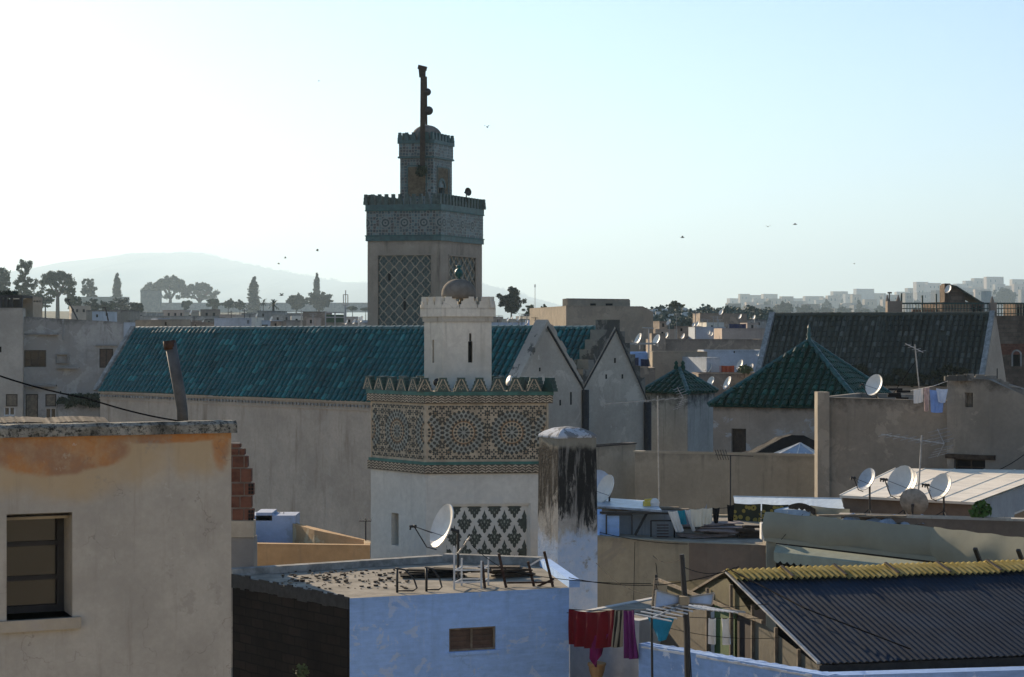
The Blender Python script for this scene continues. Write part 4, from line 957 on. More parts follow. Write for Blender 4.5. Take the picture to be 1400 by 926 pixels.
    for i in (0, 3):
        f = Face(tp[i], tp[(i+1)%4]); L = f.L
        f.slab(mb, L*.24, L*.76, ty(268), ty(228), .002, .02, 1) if i == 3 else (f.slab(mb, L*.18, kr0-.01, ty(268), ty(228), .002, .02, 1), f.slab(mb, kr1+.01, L*.86, ty(268), ty(228), .002, .02, 1), f.slab(mb, kr0-.01, kr1+.01, ty(246), ty(228), .002, .02, 1))
        for u_ in (L*.20, L*.78): f.slab(mb, u_, u_+.06, ty(268), ty(227), .003, .03, 2)
        f.slab(mb, L*.20, L*.80, ty(227), ty(225.5), .004, .03, 2)
    f = Face(tc, tb); um = (kr0+kr1)/2; hw = (kr1-kr0)/2
    for k in range(8):
        a0, a1 = math.pi*k/8, math.pi*(k+1)/8; mb.prism([f.pt(um-hw*math.cos(a0)*1.0, ty(255)-.003+hw*.0+1.15*hw*math.sin(a0)), f.pt(um-hw*math.cos(a1), ty(255)-.003+1.15*hw*math.sin(a1)), f.pt(um-hw*1.35*math.cos(a1), ty(255)+1.6*hw*math.sin(a1)), f.pt(um-hw*1.35*math.cos(a0), ty(255)+1.6*hw*math.sin(a0))], f.n*.05, 2)
    band(mb, tp, ty(216), ty(213.5), .10, 2); band(mb, tp, ty(213.5)+.001, ty(196), .05, 0); band(mb, tp, ty(196)+.001, ty(191), .11, 2)
    lan = mb.build('lantern', [M['m1zel'], M['m1brown'], M['m1teal']], root)
    win_build(root, tc, tb, kd, 'hole', dict(name='doorway')); mb = MB(); f.slab(mb, um-hw*.95, um+hw*.95, ty(255)+.002, ty(255)+hw*.95, .003, .006); mb.build('arch_shadow_recess', M['dark'], root) if False else None
    mb = MB(); merlons(mb, tp, .02, ty(191)+.002, .46, .42, .16, 0, None, .34, .64, 3); mb.build('lantern_crenellation', [M['m1teal'], M['m1dark'], M['m1light']], root)
    cc = sum(tp, V((0,0)))/4; r0 = .92; mb = MB(); mb.lathe([(r0,-.3),(r0,.12)]+[(r0*math.cos(t*math.pi/16), .12+.72*math.sin(t*math.pi/16)) for t in range(1,9)], (X(583.5,cc.y), cc.y, ty(187)), 24); mb.build('dome', M['stucco'], root, True)
    # wooden gallows of the flag mast
    g = Face(ta, tc); D = 114.0; mb = MB(); mb.bar(P(577.5,232,D), P(578.5,95,D-.2), .30, .22); mb.bar(P(571.5,91.5,D-.2), P(583.5,94.5,D-.2), .26, .24); mb.bar(P(573.5,93,D-.22), P(574.5,106,D-.22), .12); mb.bar(P(574,105,D-.22), P(577,96,D-.2), .1); mb.bar(P(582.5,105,D-.1), P(583,171,D), .12)
    gl = mb.build('mast', M['wood'], root)
    for px, py, r in ((584.2,126,.23),(586,151.5,.27)):
        mb = MB(); mb.lathe([(r*math.sin(t*math.pi/10), -r*math.cos(t*math.pi/10)) for t in range(0,11)], P(px,py,D-.1), 16); mb.build('globe', M['iron'], gl, True)
M['m1wall'] = plaster('sandy_minaret_plaster', (.36,.285,.20), dark=(.07,.055,.04), streak=.7, slen=6, grime=.3, su=1.2, patch=(.30,.24,.17), pamt=.4)
M['m1green'] = simple('blue_green_tile_ground', (.10,.125,.11), .5, .35, var=.4, sc_=4); M['m1strap'] = simple('sandy_lattice_rib', (.38,.33,.25), .85, .15, var=.3); M['m1dark'] = simple('deep_green_tile', (.03,.06,.055), .45, .4, var=.4)
M['m1zel'] = zellij('small_mosaic', ((.03,.065,.07),(.10,.165,.17),(.05,.05,.045)), 5.5, (.20,.205,.185)); M['m1teal'] = simple('dull_teal_glaze', (.035,.10,.10), .4, .45, var=.4, sc_=3); M['m1light'] = simple('pale_mosaic_ring', (.19,.205,.19), .45, .35, var=.3)
M['m1merlon'] = simple('dark_green_merlon', (.05,.085,.075), .45, .4, var=.6, sc_=4); M['m1brown'] = simple('carved_brown_panel', (.15,.115,.07), .8, .2, var=.5, sc_=5)
tall_minaret()
def tower_extras():
    c = P(576.5,234,113.6); mb = MB(); clump(mb, c, .35, .32, 120, .14); tag(mb.build('wall_plant', M['leafd']), 'tuft of weeds growing at the foot of the mast on the tall minaret', 'plant')
    D = 114.5; c = P(637.5,263,D); mb = MB(); mb.tube([V((c.x,c.y,Z(279,112)+.3)), c], .04, 6); mb.lathe([(.05,-.15),(.10,0),(.24,.16),(.26,.18),(.1,.1),(.0,.08)], c, 12, 0, V((.6,-.7,.1))); tag(mb.build('loudspeaker', M['iron']), 'small dark horn loudspeaker above the merlons of the tall minaret', 'loudspeaker')
tower_extras()
# ================================================================== green-roofed halls
def madrasa():
    K = G2(697, 80.0); ed = V((-.713,.701)).normalized(); g = V((.701,.713)).normalized(); ze = 12.95; zr_ = 16.16; W1, W2 = 4.56, 4.19; LL = 30.7
    root = thing('green_roof_hall', 'long hall with a blue-green glazed tile roof and streaked sandy wall', 'hall', (-8, 92, 0))
    A = K; Bl = K+ed*LL; e3 = V((ed.x,ed.y,0)); g3 = V((g.x,g.y,0)); up = V((0,0,1))
    p3 = lambda p, z: V((p.x,p.y,z))
    # walls: front, left gable, back
    mb = MB(); mb.wall(Bl, A, 0, ze, ze, m=0); mb.wall(Bl+g*W1, Bl, 0, ze, ze); mb.face([p3(Bl,ze),p3(Bl+g*(W1/2),zr_-.1),p3(Bl+g*W1,ze)][::-1]); mb.build('wall', M['madrasa'], root)
    mb = MB(); hw = W1/2; rise = zr_-ze; sl_ = math.hypot(hw, rise); s3 = (g3*hw+up*rise)/sl_; n3 = s3.cross(e3).normalized(); n3 = n3 if n3.z > 0 else -n3
    o = p3(A,ze)-s3*.12+n3*.05+e3*.3
    tiles(mb, p3(Bl,ze)-s3*.12+n3*.05, -e3, s3, n3, LL-.35, lambda u: sl_+.05, tw=.36, tl=.34)
    b3 = (-g3*hw+up*rise)/sl_; mb.face([p3(A+g*W1,ze),p3(Bl+g*W1,ze),p3(Bl+g*hw,zr_-.02),p3(A+g*hw,zr_-.02)], 0, [(.5,.5)]*4)
    mb.build('roof', M['green'], root)
    mb = MB(); ridge(mb, p3(A+g*hw,zr_+.02), p3(Bl+g*hw,zr_+.02), .16, .42); mb.build('ridge_tiles', M['ridge'], root)
    mb = MB(); q = p3(Bl,ze)-s3*.15+n3*.06; mb.obox(q, s3*(sl_+.25), e3*.34, n3*.16); mb.build('verge_coping', M['ash'], root); mb = MB(); mb.obox(p3(Bl+g*W1,ze)-b3*.15, b3*(sl_+.1), e3*.34, up*.16); mb.build('verge_coping', M['ash'], root)
    # eave cornice with a row of small corbels
    mb = MB(); nn = V((-g.x,-g.y,0)); mb.obox(p3(Bl,ze-.16)+nn*.003, -e3*LL, nn*.10, up*.09, 0); mb.obox(p3(Bl,ze-.50)+nn*.003, -e3*LL, nn*.05, up*.06, 0)
    k = int(LL/.26)
    for i in range(k): mb.obox(p3(Bl,ze-.36)+nn*.003-e3*(LL*(i+.2)/k), -e3*(LL*.5/k), nn*.08, up*.12, 1)
    mb.build('cornice', [M['madrasa'], M['ash']], root)
    # right gable with raised parapet
    def gable(root, base, W, zl, zrr, za, par, holes, zlow):
        # base: near bottom corner of the gable, plane along g
        mb = MB(); f = Face(base, base+g*W); pl = [(0,zlow),(W,zlow),(W,zrr),(W/2,za),(0,zl)]
        mb.face([f.pt(u,z) for u, z in pl], 0, [(u,z-za-.6) for u, z in pl]); mb.face([f.pt(u,z,-.55) for u, z in pl[::-1]], 0, [(u,z-za) for u, z in pl[::-1]])
        for (ua,za_),(ub,zb_) in (((W,zrr),(W/2,za)),((W/2,za),(0,zl)),((0,zl),(0,zlow)),((W,zlow),(W,zrr))): mb.face([f.pt(ua,za_),f.pt(ub,zb_),f.pt(ub,zb_,-.55),f.pt(ua,za_,-.55)], 0)
        mb.build('gable_wall', M['gable'], root)
        for (u, z, w_, h) in holes: mb = MB(); f.slab(mb, u-w_/2, u+w_/2, z-h/2, z+h/2, -.1, .004); mb.build('opening', M['dark'], root)
        return f
    f1 = gable(root, A, W1, ze+.1, ze+.72, zr_+.18, 0, [(W1*.40,Z(505,81.8),.09,.16),(W1*.68,Z(551,82),.10,.24),(W1*.83,Z(545,82.6),.10,.55)], 0)
    mb = MB(); W = W1
    mb.prism([f1.pt(-.1,ze-.05,.05),f1.pt(W/2,zr_+.16,.05),f1.pt(W/2,zr_+.40,.05),f1.pt(-.22,ze+.12,.05)], f1.n*-.72, 0)
    mb.prism([f1.pt(W/2+.005,zr_+.16,.05),f1.pt(W,ze+.70,.05),f1.pt(W,ze+.90,.05),f1.pt(W/2+.005,zr_+.40,.05)], f1.n*-.6, 0)
    for t in (.12,.38,.66): mb.prism([f1.pt(W/2+W/2*t,zr_+.36-(rise-.5)*t,.06),f1.pt(W/2+W/2*(t+.13),zr_+.36-(rise-.5)*(t+.13),.06),f1.pt(W/2+W/2*(t+.13),zr_+.52-(rise-.5)*(t+.13),.06),f1.pt(W/2+W/2*t,zr_+.52-(rise-.5)*t,.06)], f1.n*-.5, 0)
    mb.prism([f1.pt(W/2-.02,zr_+.05,.075),f1.pt(W,ze+.55,.075),f1.pt(W,ze+.63,.075),f1.pt(W/2-.02,zr_+.14,.075)], f1.n*-.07, 1)
    mb.build('gable_coping', [M['copingcream'], M['tar']], root)
    # second hall
    r2 = thing('stepped_gable_hall', 'hall with a stepped weathered gable and short green roof behind the long hall', 'hall', (4, 86, 0)); B = A+g*W1; W = W2; h2 = W/2
    f2 = gable(r2, B+g*.02, W, ze+.7, ze+.05, zr_+.1, 0, [(W*.5,Z(493,84.8),.12,.22),(W*.36,Z(515,84.5),.11,.2),(W*.62,Z(515,85),.11,.2),(W*.70,Z(612,85.5),.22,.28)], 0)
    mb = MB(); n_ = 6
    for i in range(n_):
        for sd in (-1, 1):
            t0, t1 = i/n_, (i+1)/n_; zz_ = zr_+.42-(rise-.55 if sd < 0 else rise-.1)*t0; ua, ub = h2+sd*h2*t0, h2+sd*h2*t1; zl = zr_+.0-(rise-.55 if sd < 0 else rise-.1)*t1
            if i == 0 and sd > 0: pass
            f2.slab(mb, min(ua,ub)+.003, max(ua,ub)-.003, zl-.1, zz_, -.85-.004*i, -.012, 0)
    for sd in (-1, 1):
        zb_ = ze+.62 if sd < 0 else ze-.05; mb.prism([f2.pt(h2,zr_-.06,.10),f2.pt(h2+sd*h2,zb_,.10),f2.pt(h2+sd*h2,zb_+.09,.10),f2.pt(h2,zr_+.05,.10)], f2.n*-.045, 1)
    mb.build('stepped_coping', [M['copingdark'], M['tar']], r2)
    mb = MB(); W = W2; rise2 = zr_-ze; sl2 = math.hypot(h2, rise2); s3b = (g3*h2+up*rise2)/sl2; n3b = s3b.cross(e3).normalized(); n3b = n3b if n3b.z > 0 else -n3b; LL2 = 22
    tiles(mb, p3(B+ed*(.8+LL2),ze)+n3b*.03, -e3, s3b, n3b, LL2, lambda u: sl2, lambda u: .5, tw=.36, tl=.34); mb.face([p3(B+g*W+ed*.8,ze),p3(B+g*W+ed*LL2,ze),p3(B+g*h2+ed*LL2,zr_-.02),p3(B+g*h2+ed*.8,zr_-.02)], 0, [(.5,.5)]*4); mb.build('roof', M['green'], r2)
    mb = MB(); ridge(mb, p3(B+g*h2+ed*.8,zr_+.02), p3(B+g*h2+ed*LL2,zr_+.02), .15, .42); mb.build('ridge_tiles', M['ridge'], r2)
    mb = MB(); C = B+g*W2; mb.wall(C, C+ed*LL2, 0, ze, ze); mb.wall(C+ed*LL2, B+ed*LL2, 0, ze, ze); mb.build('wall', M['gable'], r2)
    for lb, u, r_, zt in (('dark rainwater pipe in the valley between the two gables', 0.0, .16, ze+.55), ('dark rainwater pipe at the right end of the stepped gable', W2, .17, ze-.1)):
        mb = MB(); q = f2.pt(u, 0, .13); mb.tube([V((q.x,q.y,1)), V((q.x,q.y,zt))], r_, 8); tag(mb.build('rainwater_pipe', M['tar'], None, True), lb, 'pipe', 'rainwater pipes on the gables')
M['copingcream'] = plaster('worn_cream_coping', (.40,.36,.29), dark=(.04,.04,.035), streak=.4, grime=0, patch=(.06,.06,.05), pamt=.35); M['copingdark'] = plaster('blackened_coping', (.20,.19,.16), dark=(.02,.02,.02), streak=.6, grime=0, patch=(.05,.05,.045), pamt=.55)
madrasa()

# ================================================================== pavilions with pyramid roofs
def hip(name, label, c, l, r, apex, ze, wallm, roofm, hipm, ov, wins=(), tw=.34, finial=0, base=0, damp=None):
    """square pavilion: c front corner / l left / r right (2D); apex 3D; eave height ze"""
    bk = l+r-c; poly = [l, c, r, bk]; root = thing(name, label, 'pavilion', ((l+r).x/2, (l+r).y/2, base)); mb = MB(); holes = {}; todo = []
    for wv in wins:
        e, x0, y0, x1, y1, st, opt = wv; a, b = poly[e], poly[(e+1)%4]; ua, Da = onwall(a, b, x0); ub, _ = onwall(a, b, x1); h = (ua, ub, Z(y1,Da), Z(y0,Da), opt.get('dp',.2)); holes.setdefault(e, []).append(h); todo.append((a, b, h, st, opt))
    for i in range(4): mb.wall(poly[i], poly[(i+1)%4], base, ze, ze, holes.get(i, []))
    mb.build('wall', wallm, root)
    for t in todo: win_build(root, *t)
    ev = [V((p.x,p.y,ze+.02)) for p in ring_pts(poly, ov)]; mb = MB()
    for i in range(4):
        a, b = ev[i], ev[(i+1)%4]; e = b-a; L = e.length; e /= L; t = (apex-a).dot(e); foot = a+e*t; s_ = apex-foot; H = s_.length; s_ /= H; n = e.cross(s_); n = n if n.z > 0 else -n
        hi = lambda u, t=t, H=H, L=L: max(0, H*(u/t if u < t else (L-u)/(L-t)))
        if i in (0, 1, 3): tiles(mb, a, e, s_, n, L, hi, tw=tw, tl=tw)
        else: mb.face([a, b, apex], 0, [(.5,.5)]*3)
    mb.face([p-V((0,0,.02)) for p in ev[::-1]], 0, [(.5,.5)]*4)
    mb.build('roof', roofm, root); mb = MB()
    for i in range(4): ridge(mb, ev[i]+V((0,0,.06)), apex+V((0,0,.06)), .12, .36)
    mb.build('hip_tiles', hipm, root)
    if finial:
        mb = MB(); s_ = finial; mb.lathe([(.16*s_,-.1),(.13*s_,.08),(.07*s_,.2),(.10*s_,.32),(.05*s_,.45),(.07*s_,.55),(.02*s_,.75)], apex, 12); mb.build('finial', M['ridge'], root, True)
    return root
small = hip('small_pavilion', 'small square pavilion with a green pyramid roof and black damp stained wall', G2(940,90), G2(881,92.1), G2(977,92.4), V((X(929,92.3),92.3,Z(506,92.3))), Z(539,90), M['damp'], M['green2'], M['hipblue'], .12, finial=0)
mb = MB(); D = 92.3
for dx in (-.16, .16): mb.lathe([(.10,-.1),(.13,.1),(.07,.22),(.11,.3),(.03,.42)], P(929,505,D)+V((dx,0,0)), 10)
mb.build('finial', M['green2'], small, True)
hip('large_pavilion', 'large square pavilion with a bright green pyramid roof and brown door', G2(1176,75.4), G2(975,78.0), G2(1176,75.4)+V((2.6,5.4)), V((X(1106,79.6),79.6,Z(468,79.6))), Z(556,78.0), M['beige2'] if 'beige2' in M else M['beige'], M['green2'], M['hipblue'], .14, [(0,1000,586,1020,622,'door',dict(mat=M['wood'],fw=.06))], finial=1.0)

# ================================================================== dark tiled gable roof
def dark_hall():
    C = V((24.8,100.0)); ed = V((-.893,.45)).normalized(); g = V((.45,.893)).normalized(); W = 5.5; LL = 12.7; ze, za = 13.27, 16.95; h = W/2; rise = za-ze; s_l = math.hypot(h, rise); up = V((0,0,1)); e3 = V((*ed,0)); g3 = V((*g,0)); p3 = lambda p, z: V((p.x,p.y,z))
    root = thing('dark_roof_hall', 'hall under a steep roof of weathered dark tiles with a narrow sandy gable', 'hall', (20, 104, 0)); s3 = (g3*h+up*rise)/s_l; n3 = s3.cross(e3).normalized(); n3 = n3 if n3.z > 0 else -n3
    mb = MB(); tiles(mb, p3(C+ed*LL,ze)-s3*.15+n3*.04, -e3, s3, n3, LL-.2, lambda u: s_l+.1, tw=.33, tl=.36); mb.face([p3(C+g*W,ze),p3(C+g*W+ed*LL,ze),p3(C+g*h+ed*LL,za-.02),p3(C+g*h,za-.02)], 0, [(.5,.5)]*4); mb.build('roof', M['slate'], root)
    mb = MB(); ridge(mb, p3(C+g*h,za+.03), p3(C+g*h+ed*LL,za+.03), .17, .4); mb.build('ridge_tiles', M['slate'], root)
    mb = MB(); mb.wall(C+ed*LL, C, 0, ze, ze); f = Face(C, C+g*W); pl = [(0,0),(W,0),(W,ze),(h,za+.2),(0,ze)]; mb.face([f.pt(*q) for q in pl], 0, [(u,z-za) for u, z in pl]); mb.wall(C+g*W+ed*LL, C+ed*LL, 0, ze, ze); mb.face([p3(C+g*W+ed*LL,ze),p3(C+ed*LL,ze),p3(C+g*h+ed*LL,za)]); mb.build('wall', M['rose2'], root)
    mb = MB(); mb.obox(p3(C,ze)-s3*.2+n3*.05, s3*(s_l+.3), e3*.26, n3*.22); mb.build('verge_coping', M['paleverge'], root); mb = MB(); mb.obox(p3(C+ed*LL,ze)-s3*.2+n3*.05, s3*(s_l+.3), -e3*.3, n3*.2); mb.build('verge_coping', M['paleverge'], root)
    mb = MB(); u = 3.2; f.slab(mb, u-.12, u+.12, Z(521,102.6), Z(504,102.6), -.1, .004); mb.build('opening', M['dark'], root)
    mb = MB()
    for i in range(46): t = R.uniform(.8,8.2) if i < 34 else R.uniform(8,11.5); v = R.uniform(-.1,1.0)*(1.0 if t < 7 else .5); clump(mb, p3(C+ed*t,ze)+s3*v+n3*.16, .38, .16, 60, .11)
    tag(mb.build('roof_weeds', M['weeds']), None, None, kind='stuff')
M['rose2'] = plaster('sandy_rose_plaster', (.44,.34,.24), streak=.3, grime=.2); M['paleverge'] = simple('pale_verge', (.30,.31,.30), .9, .1, var=.4); M['weeds'] = leafmat('dry_roof_weeds', (.030,.035,.016), (.05,.05,.024))
dark_hall()

# ================================================================== garden wall, skylight, tarp
def garden():
    house('garden_wall', 'long streaked plaster garden wall below the green roofed pavilions', 'wall', [(868,65),(1122,63)], .45, 619, M['garden'], base=0, par=.005, cap=.05, capmat=M['garden'], rmat=M['garden'])
    house('yard_wall', 'short darker yard wall behind the black-stained pillar', 'wall', [(770,63.4),(869,66.5)], .45, 615, M['garden'], base=0, par=.005, cap=.05, capmat=M['tar'], rmat=M['garden'])
    D = 67.2; root = thing('glass_skylight', 'pale pyramid skylight of glass panes behind the garden wall', 'skylight', P(1088,640,D)); ap = P(1094,606,D+1.1); b = [P(1044,624.5,D), P(1130,627,D-.2), P(1130,626,D+2.4), P(1044,624.5,D+2.4)]; z_ = min(p.z for p in b)
    for p in b: p.z = z_
    mb = MB()
    for i in range(4): mb.face([b[i], b[(i+1)%4], ap])
    mb.build('pane', M['skyglass'], root); mb = MB()
    for i in range(4):
        mb.bar(b[i], ap, .05); mb.bar(b[i], b[(i+1)%4], .06)
        for t in (.25,.5,.75): q = b[i].lerp(b[(i+1)%4], t); mb.bar(q, q.lerp(ap, 2*min(t,1-t)) + (V((0,0,0)) if abs(t-.5) < .01 else (b[i].lerp(ap, 2*t if t < .5 else 0)-q.lerp(ap, 2*t))*0), .035)
    mb.build('frame', M['whitemetal'], root)
    mb = MB(); c = P(1076,622,D+3.4); zb = c.z-.3; mb.obox((c.x-1.1,c.y-.9,4), (2.4,0,0), (0,1.8,0), (0,0,zb-4)); mb.build('kerb', M['cement'], root) if False else None
    mb = MB(); c = P(1080,624,71.5); n_ = 14; pr = [(-1.75,0),(-1.2,.22),(-.7,.5),(-.3,.74),(.05,.84),(.5,.82),(.9,.66),(1.25,.4),(1.6,0)]
    for j in range(4):
        for (xa,ha),(xb,hb) in zip(pr[:-1], pr[1:]):
            f = lambda x, h, j: c+V((x+.05*math.sin(j*2+x), j*.5, h*(1-.03*j)+.03*math.sin(x*5+j)-.05)); mb.face([f(xa,ha,j),f(xb,hb,j),f(xb,hb,j+1),f(xa,ha,j+1)])
    mb.face([c+V((x,0,h-.05)) for x, h in pr]); mb.obox(c+V((-1.75,0,-6)), (3.4,0,0), (0,2,0), (0,0,5.94))
    tag(mb.build('dark_tarpaulin', M['tarp']), 'dark tarpaulin humped over a store behind the glass skylight', 'tarpaulin')
M['skyglass'] = simple('pale_frosted_glass', (.30,.36,.42), .12, .6, var=.15); M['tarp'] = simple('charcoal_tarpaulin', (.016,.016,.017), .85, .1, var=.4, bump=.4, sc_=5)
garden()

# ================================================================== beige house on the right
def beige_house():
    bh = house('beige_house', 'big beige plastered house with stained parapet below the dark tiled roof', 'house', [(1119,58.2),(1296,56.5)], 4.5, [543,548], [M['beige'],M['beige'],M['beige'],M['beige']], base=0, par=.5)[0]
    mb = MB(); a, b = G2(1117,58.1), G2(1133,57.95); d = b-a; mb.obox((a.x,a.y-.12,0), (d.x,d.y,0), (0,.6,0), (0,0,Z(536,58.1))); mb.build('corner_pier', M['beige'], bh)
    st = house('stair_tower', 'taller beige block with a broken stained top and two dark windows', 'house', [(1294.5,56.1),(1352,55.3),(1450,54.5)], 3.6, [517,519,563], M['beige'], base=0, par=.35, wins=[(0,1319,537,1330,557,'hole',dict(dp=.25,mat=M['glass'])),(0,1304,628,1347,662,'glass',dict(dp=.2,cols=2,rows=3,fw=.04,lintel=1,mat=M['dark']))])[0]
    mb = MB()      # crumbling top
    for i in range(40): t = R.random(); px = 1296+t*150; p = P(px, 517+(0 if px < 1352 else (px-1352)*.46), 55.6); mb.box(p+V((0,.1,-.08)), R.uniform(.12,.3), .2, R.uniform(.09,.2), R.uniform(-.2,.2))
    mb.build('broken_coping', M['copingdark'], st)
beige_house()
dish('white satellite dish standing on the beige house parapet', 1196, 527, 58.6, 33, 548, az=210, el=24)
for lb, x, w_, m in (('hanging white washing beside the taller beige block', 1251, 12, 'clothwhite'), ('narrow pink and white washing on the beige house line', 1264, 8, 'clothpink'), ('blue towel hanging below the taller beige block', 1274, 23, 'clothblue')):
    pass
M['clothwhite'] = simple('white_cloth', (.70,.68,.63), .9, .1, var=.1); M['clothpink'] = simple('pink_cloth', (.55,.40,.36), .9, .1, var=.3, sc_=12); M['clothblue'] = simple('blue_cloth', (.20,.32,.62), .9, .1, var=.2); M['clothnavy'] = simple('navy_cloth', (.03,.04,.10), .9, .1, var=.3, sc_=8)
D = 56.0
cable('washing line from the beige house dish to the taller block', [P(1245,534,57.0), P(1276,528,56.1), P(1296,521,55.9)], .007, .0, mat=M['clothwhite'])
cloth('washing', 'white washing on the line above the beige house parapet', P(1249,533,D-.1), P(1262,531,D-.1), .40, M['clothwhite'], nu=10, group='washing on the beige house line')
cloth('washing', 'narrow pinkish cloth hanging low on the beige house line', P(1263,530,D-.15), P(1271,529,D-.15), .70, M['clothpink'], nu=10, group='washing on the beige house line', taper=.3)
cloth('washing', 'sky blue sheet hanging lowest on the beige house line', P(1271,533,D-.2), P(1291,533,D-.2), .66, M['clothblue'], nu=10, group='washing on the beige house line', taper=.2)
cloth('washing', 'small pale blue shirt hanging in front of the sky blue sheet', P(1280,531,D-.3), P(1296,532,D-.3), .40, M['clothpale'] if 'clothpale' in M else M['clothwhite'], nu=10, group='washing on the beige house line', taper=.4)
junk('dark_bundle', 'dark bundle beside the white dish on the beige house roof', 'bundle', P(1229,541,58.2)-V((0,0,.12)), .5,.3,.35,0,'tarp',5)
yagi('tall thin antenna on the dark tiled roof side of the beige house', P(1238,470,58), P(1262,482,57.2), P(1258,545,57.6), 4, .2, reflector=False)
cable('thin stay wire slanting from the antenna to the beige house roof', [P(1256,488,57.6), P(1222,537,58.0)], .012, 0)
cable('slack cable crossing the lower right of the taller beige block', [P(1335,652,54.9), P(1400,622,54.3), P(1440,590,54)], .012, .1)

# ================================================================== white sheet roof, dishes, awnings
def sheet_roof():
    z = 12.05; fl, fr, br, bl = G2(1148,46.2), G2(1332,44.3), G2(1450,53.2), G2(1224,54.0); root = thing('white_sheet_roof', 'flat cream sheet metal roof over a grey shed with two white framed windows', 'shed', (12, 49, 0))
    mb = MB(); n_ = 22; th = V((0,0,-.06))
    for i in range(n_):
        a, b, c, d = fl.lerp(fr,i/n_), fl.lerp(fr,(i+1)/n_), bl.lerp(br,(i+1)/n_), bl.lerp(br,i/n_); zz = lambda t: z+.05*math.sin(t*.9)*(.3)
        q = [V((p.x,p.y,z+dz)) for p, dz in ((a,0),(b,0),(c,.10),(d,.10))]; mb.face(q); mb.face([p+th for p in q[::-1]]); (mb.bar(q[0]+V((0,0,.006)), q[3]+V((0,0,.006)), .03, .016) if i % 4 == 0 else None); mb.face([q[0],q[0]+th,q[1]+th,q[1]])
    mb.build('roof', M['sheetwhite'], root)
    mb = MB(); e = lambda p, q, t: p.lerp(q, t)
    a, b = e(fr,br,.01), e(fr,br,1); ins = V((-.05,.03)); a, b = a+ins, b+ins; wl = []
    todo = []
    hs = []
    for x0, x1, y0, y1 in ((1356,1374,698,724),(1387,1412,695,724)):
        ua, Da = onwall(a, b, x0); ub, Db = onwall(a, b, x1); h = (ua, ub, z-1.38, z-.62, .1); hs.append(h)
    mb.wall(a, b, 0, z-.065, z+.02, hs, 0); mb.wall(e(fl,fr,0)+V((.1,.1)), a, 0, z-.07, z-.07, [], 1); mb.wall(b, bl, 0, z-.07, z-.07, [], 0); mb.wall(bl, fl+V((.1,.1)), 0, z-.07, z-.07, [], 0); mb.build('wall', [M['greyblue'], M['brown']], root)
    for h in hs: win_build(root, a, b, h, 'glass', dict(fmat=M['whitemetal'], fw=.06, dp=.1))
M['greyblue'] = plaster('grey_blue_render', (.33,.35,.36), streak=.2, grime=0)
sheet_roof()
house('brown_low_wall', 'low brown wall with a pale coping in front of the cream sheet roof', 'wall', [(1150,43.2),(1400,42.0)], .3, 706, M['brown'], base=0, par=.005, cap=.05, capmat=M['gable'], rmat=M['brown'])
dish('tilted grey mesh dish on a thin black pole, leftmost by the cream sheet roof', 1186, 656, 44.6, 35, 712, az=205, el=28, nlnb=1, mat=M['dishmesh'])
dish('large cream satellite dish with rusty rim in front of the cream sheet roof', 1233, 659, 44.2, 49, 712, az=212, el=28, nlnb=2)
dish('white satellite dish half hidden behind the large cream one', 1241, 661, 45.4, 42, 712, az=207, el=28)
dish('rightmost white satellite dish in front of the cream sheet roof', 1287, 666, 43.6, 41, 712, az=209, el=28, nlnb=2)
dish('dark dish turned away among the rubble in front of the cream sheet roof', 1249, 687, 43.6, 42, 712, az=60, el=25, mat=M['dishgrey'])
M['x'] = M['dark']
yagi('long thin television antenna on a tall pale pole by the sheet roof dishes', P(1205,594,45), P(1291,607,43.5), P(1253,716,43.9), 8, .34, mat=M['steel'])
def tarps():
    mb = MB(); n_ = 26
    for i in range(n_):
        for j in range(6):
            f = lambda a, b: P(1130+a*6.2, 716+6*(b/6)-8*math.sin(a*.35)**2*(1-b/6)-R2[(a*7+b) % 97]*2, 43.0-b*.06) + V((0,0,.06*math.sin(a*1.3+b)+R2[(a*5+b*3)%97]*.06))
            mb.face([f(i,j+1),f(i+1,j+1),f(i+1,j),f(i,j)])
    tag(mb.build('plastic_sheeting', M['plastic'], None, True), 'crumpled pale blue plastic sheeting heaped below the four dishes', 'sheeting')
    for lb, px, py, rot in (('long grey plank lying left of the plastic sheeting', 1150, 706, .15), ('short weathered plank on top of the plastic sheeting', 1205, 707, -.1)):
        mb = MB(); mb.box(P(px,py,42.9), 1.1, .18, .04, rot); tag(mb.build('plank', M['plank']), lb, 'plank')
R2 = [R.random() for _ in range(97)]
M['plastic'] = simple('crumpled_plastic', (.34,.40,.47), .35, .5, var=.4, sc_=5, bump=.8)
tarps()
def sprig(name, label, c, r, h, n, m): mb = MB(); clump(mb, c+V((0,0,h*.5)), r, h*.5, n, r*.28); mb.tube([c-V((0,0,.2)), c+V((0,0,h*.4))], .015, 4, 1); return tag(mb.build(name, [M[m], M['bark']]), label, 'plant')
M['leafv'] = leafmat('bright_leaf', (.05,.11,.02), (.09,.16,.035))
sprig('roof_plant', 'bright green leafy plant by the white framed window of the grey shed', P(1341,712,42.6), .24, .45, 140, 'leafv')
